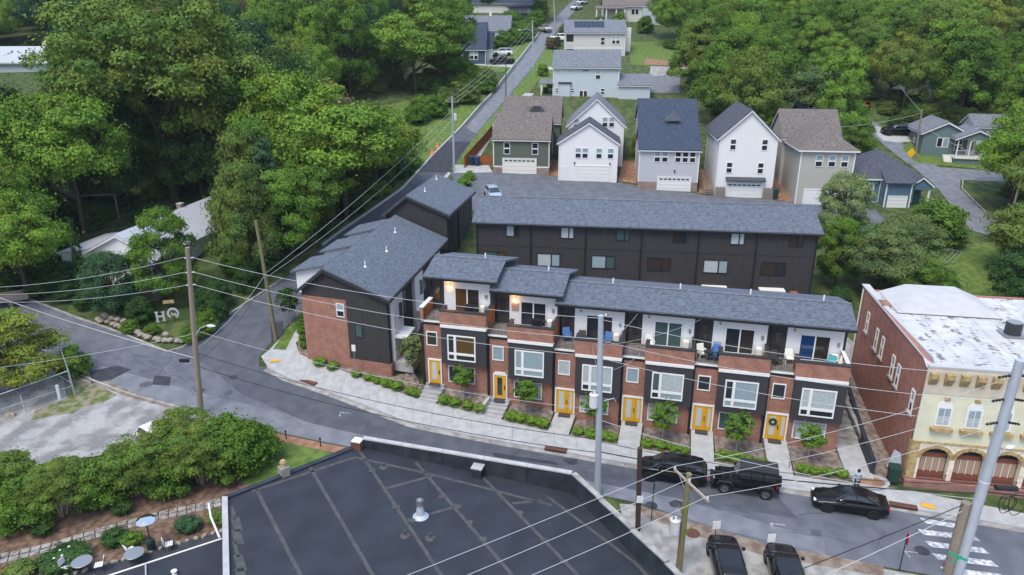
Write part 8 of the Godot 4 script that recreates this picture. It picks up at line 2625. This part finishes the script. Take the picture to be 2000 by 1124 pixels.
	for q in [[-6, 187, 4], [-2.5, 189, 4.5], [0.5, 192, 4.5], [3.2, 196, 5], [-9, 190, 5], [3.8, 203, 5], [6.8, 214, 5], [-4, 200, 5], [0, 208, 6], [8, 224, 6]]:
		tree("street_hedge_bush", "round dark bush in the tall hedge beside the pale blue house", q[0], q[1], q[2], q[2] * 1.1, "bush%d" % (int(q[1]) % 2), "leaf_mid", "tall hedge beside the pale blue house", "bush", "bark", "none")
	for q in [[6.6, 160, 2.8, "leaf_bright"], [9.6, 187, 3.2, "leaf_brown"], [11.2, 190, 2.6, "leaf_dark"], [7.6, 150, 1.4, "leaf_dark"], [6.6, 146.5, 1.2, "leaf_dark"], [14, 203, 3.4, "leaf_olive"], [18, 206, 3.2, "leaf_brown"], [24, 210, 4, "leaf_mid"], [30, 214, 4.4, "leaf_bright"], [36, 206, 5, "leaf_mid"]]:
		tree("front_yard_shrub", "shrub in the front yards on the right of the side street", q[0], q[1], q[2], q[2], "bush0", q[3], "front yard shrubs", "bush", "bark", "none")


func along_d(line: Array, d: float) -> float:
	for i in line.size() - 1:
		if d <= line[i + 1][1]:
			return lerpf(line[i][0], line[i + 1][0], clampf((d - line[i][1]) / (line[i + 1][1] - line[i][1]), 0, 1))
	return line[-1][0]


# ---------------------------------------------------------------- the woods
func open_ground(x: float, d: float) -> bool:   # true where nothing of the woods may stand
	if x > along_d(SIDE_LEFT, d) - 5.0 and x < along_d(SIDE_RIGHT, d) + 5.0:
		return true
	if x > -24.0 and x < 58.0 and d < 113.0:
		return true
	for q in [[-58, -30, 60, 98], [-62, -24, 60, 74], [-31, -5, 108, 146], [-24, 0, 160, 186], [-19, 4, 186, 212], [-17, 16, 228, 252], [-10, 34, 95, 165], [0, 35, 165, 200], [12, 46, 200, 236], [24, 54, 80, 116], [26, 36, 116, 166], [26, 50, 164, 186], [46, 66, 80, 143], [60, 84, 104, 127], [62, 92, 99, 107], [30, 64, 58, 84], [72, 84, 140, 156], [-126, -92, 155, 178], [60, 68, 60, 106]]:
		if x > q[0] and x < q[1] and d > q[2] and d < q[3]:
			return true
	if d < 166 and d > 96 and x < -0.585 * d and x > -0.78 * d:
		return true
	return false


func build_forest() -> void:
	var r := RandomNumberGenerator.new()
	r.seed = 4242
	var spots := []
	var d := 62.0
	var row := 0
	while d < 345.0:
		var step := 6.6 + d * 0.012
		var x := -0.80 * d - 14.0 + (row % 2) * step * 0.5
		while x < 0.80 * d + 14.0:
			var px := x + r.randf_range(-2.2, 2.2)
			var pd := d + r.randf_range(-2.2, 2.2)
			if not open_ground(px, pd):
				spots.append([px, pd])
			x += step
		d += step * 0.88
		row += 1
	var far := []
	var n := 0
	for q in spots:
		var left: bool = q[0] < along_d(SIDE_LEFT, q[1])
		var k := r.randf()
		var tall := r.randf_range(11.0, 16.5)
		var wide := tall * r.randf_range(0.58, 0.82)
		var leaf: String
		if left:
			tall *= 1.2
			leaf = ["leaf_mid", "leaf_dark", "leaf_mid", "leaf_bright", "leaf_oak", "leaf_mid", "leaf_blue", "leaf_bright", "leaf_brown"][int(k * 8.6)]
		else:
			leaf = ["leaf_mid", "leaf_bright", "leaf_bright", "leaf_oak", "leaf_mid", "leaf_mid", "leaf_bright", "leaf_oak", "leaf_yellow"][int(k * 8.7)]
		var crown: String = ["broad0", "broad1", "broad2", "tall0", "layered0", "broad1", "tall1", "layered1"][r.randi() % 8]
		if q[1] < 175.0 and n < 235:
			var tone: String = {"leaf_mid": "mid green", "leaf_bright": "bright green", "leaf_olive": "olive green", "leaf_dark": "dark green", "leaf_yellow": "yellow green", "leaf_grey": "dusty green", "leaf_blue": "blue green", "leaf_oak": "warm green", "leaf_brown": "brownish, barely leafed"}[leaf]
			var place := "wood left of the side street" if left else ("wooded hillside behind the houses" if q[1] > 108 else "trees beyond the lane at the right edge")
			tree("woodland_tree", "%s tree in the %s" % [tone, place], q[0], q[1], tall, wide, crown, leaf, "%s trees, %s" % [tone, place], "tree")
			n += 1
		else:
			far.append([q[0], q[1], tall, wide, leaf, r.randf() * TAU])
	var mm := MultiMesh.new()
	mm.transform_format = MultiMesh.TRANSFORM_3D
	mm.use_colors = true
	mm.mesh = crowns.broad1
	mm.instance_count = far.size()
	for i in far.size():
		var q: Array = far[i]
		mm.set_instance_transform(i, Transform3D(Basis(Vector3.UP, q[5]) * Basis.from_scale(Vector3(q[3] * 1.06, q[2], q[3] * 1.06)), at(q[0], q[1], -0.2)))
		mm.set_instance_color(i, M[q[4]].albedo_color.srgb_to_linear())
	var o := MultiMeshInstance3D.new()
	o.name = "far_forest"
	o.multimesh = mm
	var m := mat("leaf_far", Color.WHITE, 0.75)
	m.vertex_color_use_as_albedo = true
	m.backlight_enabled = true
	m.backlight = Color(0.45, 0.45, 0.35)
	m.metallic_specular = 0.25
	o.material_override = m
	add_child(o)
	o.set_meta("kind", "stuff")
	o.set_meta("label", "far woods rising on the hillsides behind the houses")
	o.set_meta("category", "forest")
	# undergrowth at the wood's edges
	var ug := MultiMesh.new()
	ug.transform_format = MultiMesh.TRANSFORM_3D
	ug.use_colors = true
	ug.mesh = crowns.bush0
	var pts := []
	for i in 3200:
		var dd := r.randf_range(62, 190)
		var x := r.randf_range(-0.78 * dd, 0.78 * dd)
		if not open_ground(x, dd) or (x > -34 and x < -24 and dd > 80 and dd < 112):
			pts.append([x, dd])
	ug.instance_count = pts.size()
	for i in pts.size():
		var z := r.randf_range(1.6, 3.6)
		ug.set_instance_transform(i, Transform3D(Basis(Vector3.UP, r.randf() * TAU) * Basis.from_scale(Vector3(z * 1.2, z, z * 1.2)), at(pts[i][0], pts[i][1], -0.2)))
		ug.set_instance_color(i, lin(0.06, 0.12, 0.02).lerp(lin(0.12, 0.17, 0.035), r.randf()))
	var u := MultiMeshInstance3D.new()
	u.name = "undergrowth"
	u.multimesh = ug
	u.material_override = m
	add_child(u)
	u.set_meta("kind", "stuff")
	u.set_meta("label", "low undergrowth beneath the woodland trees")
	u.set_meta("category", "undergrowth")
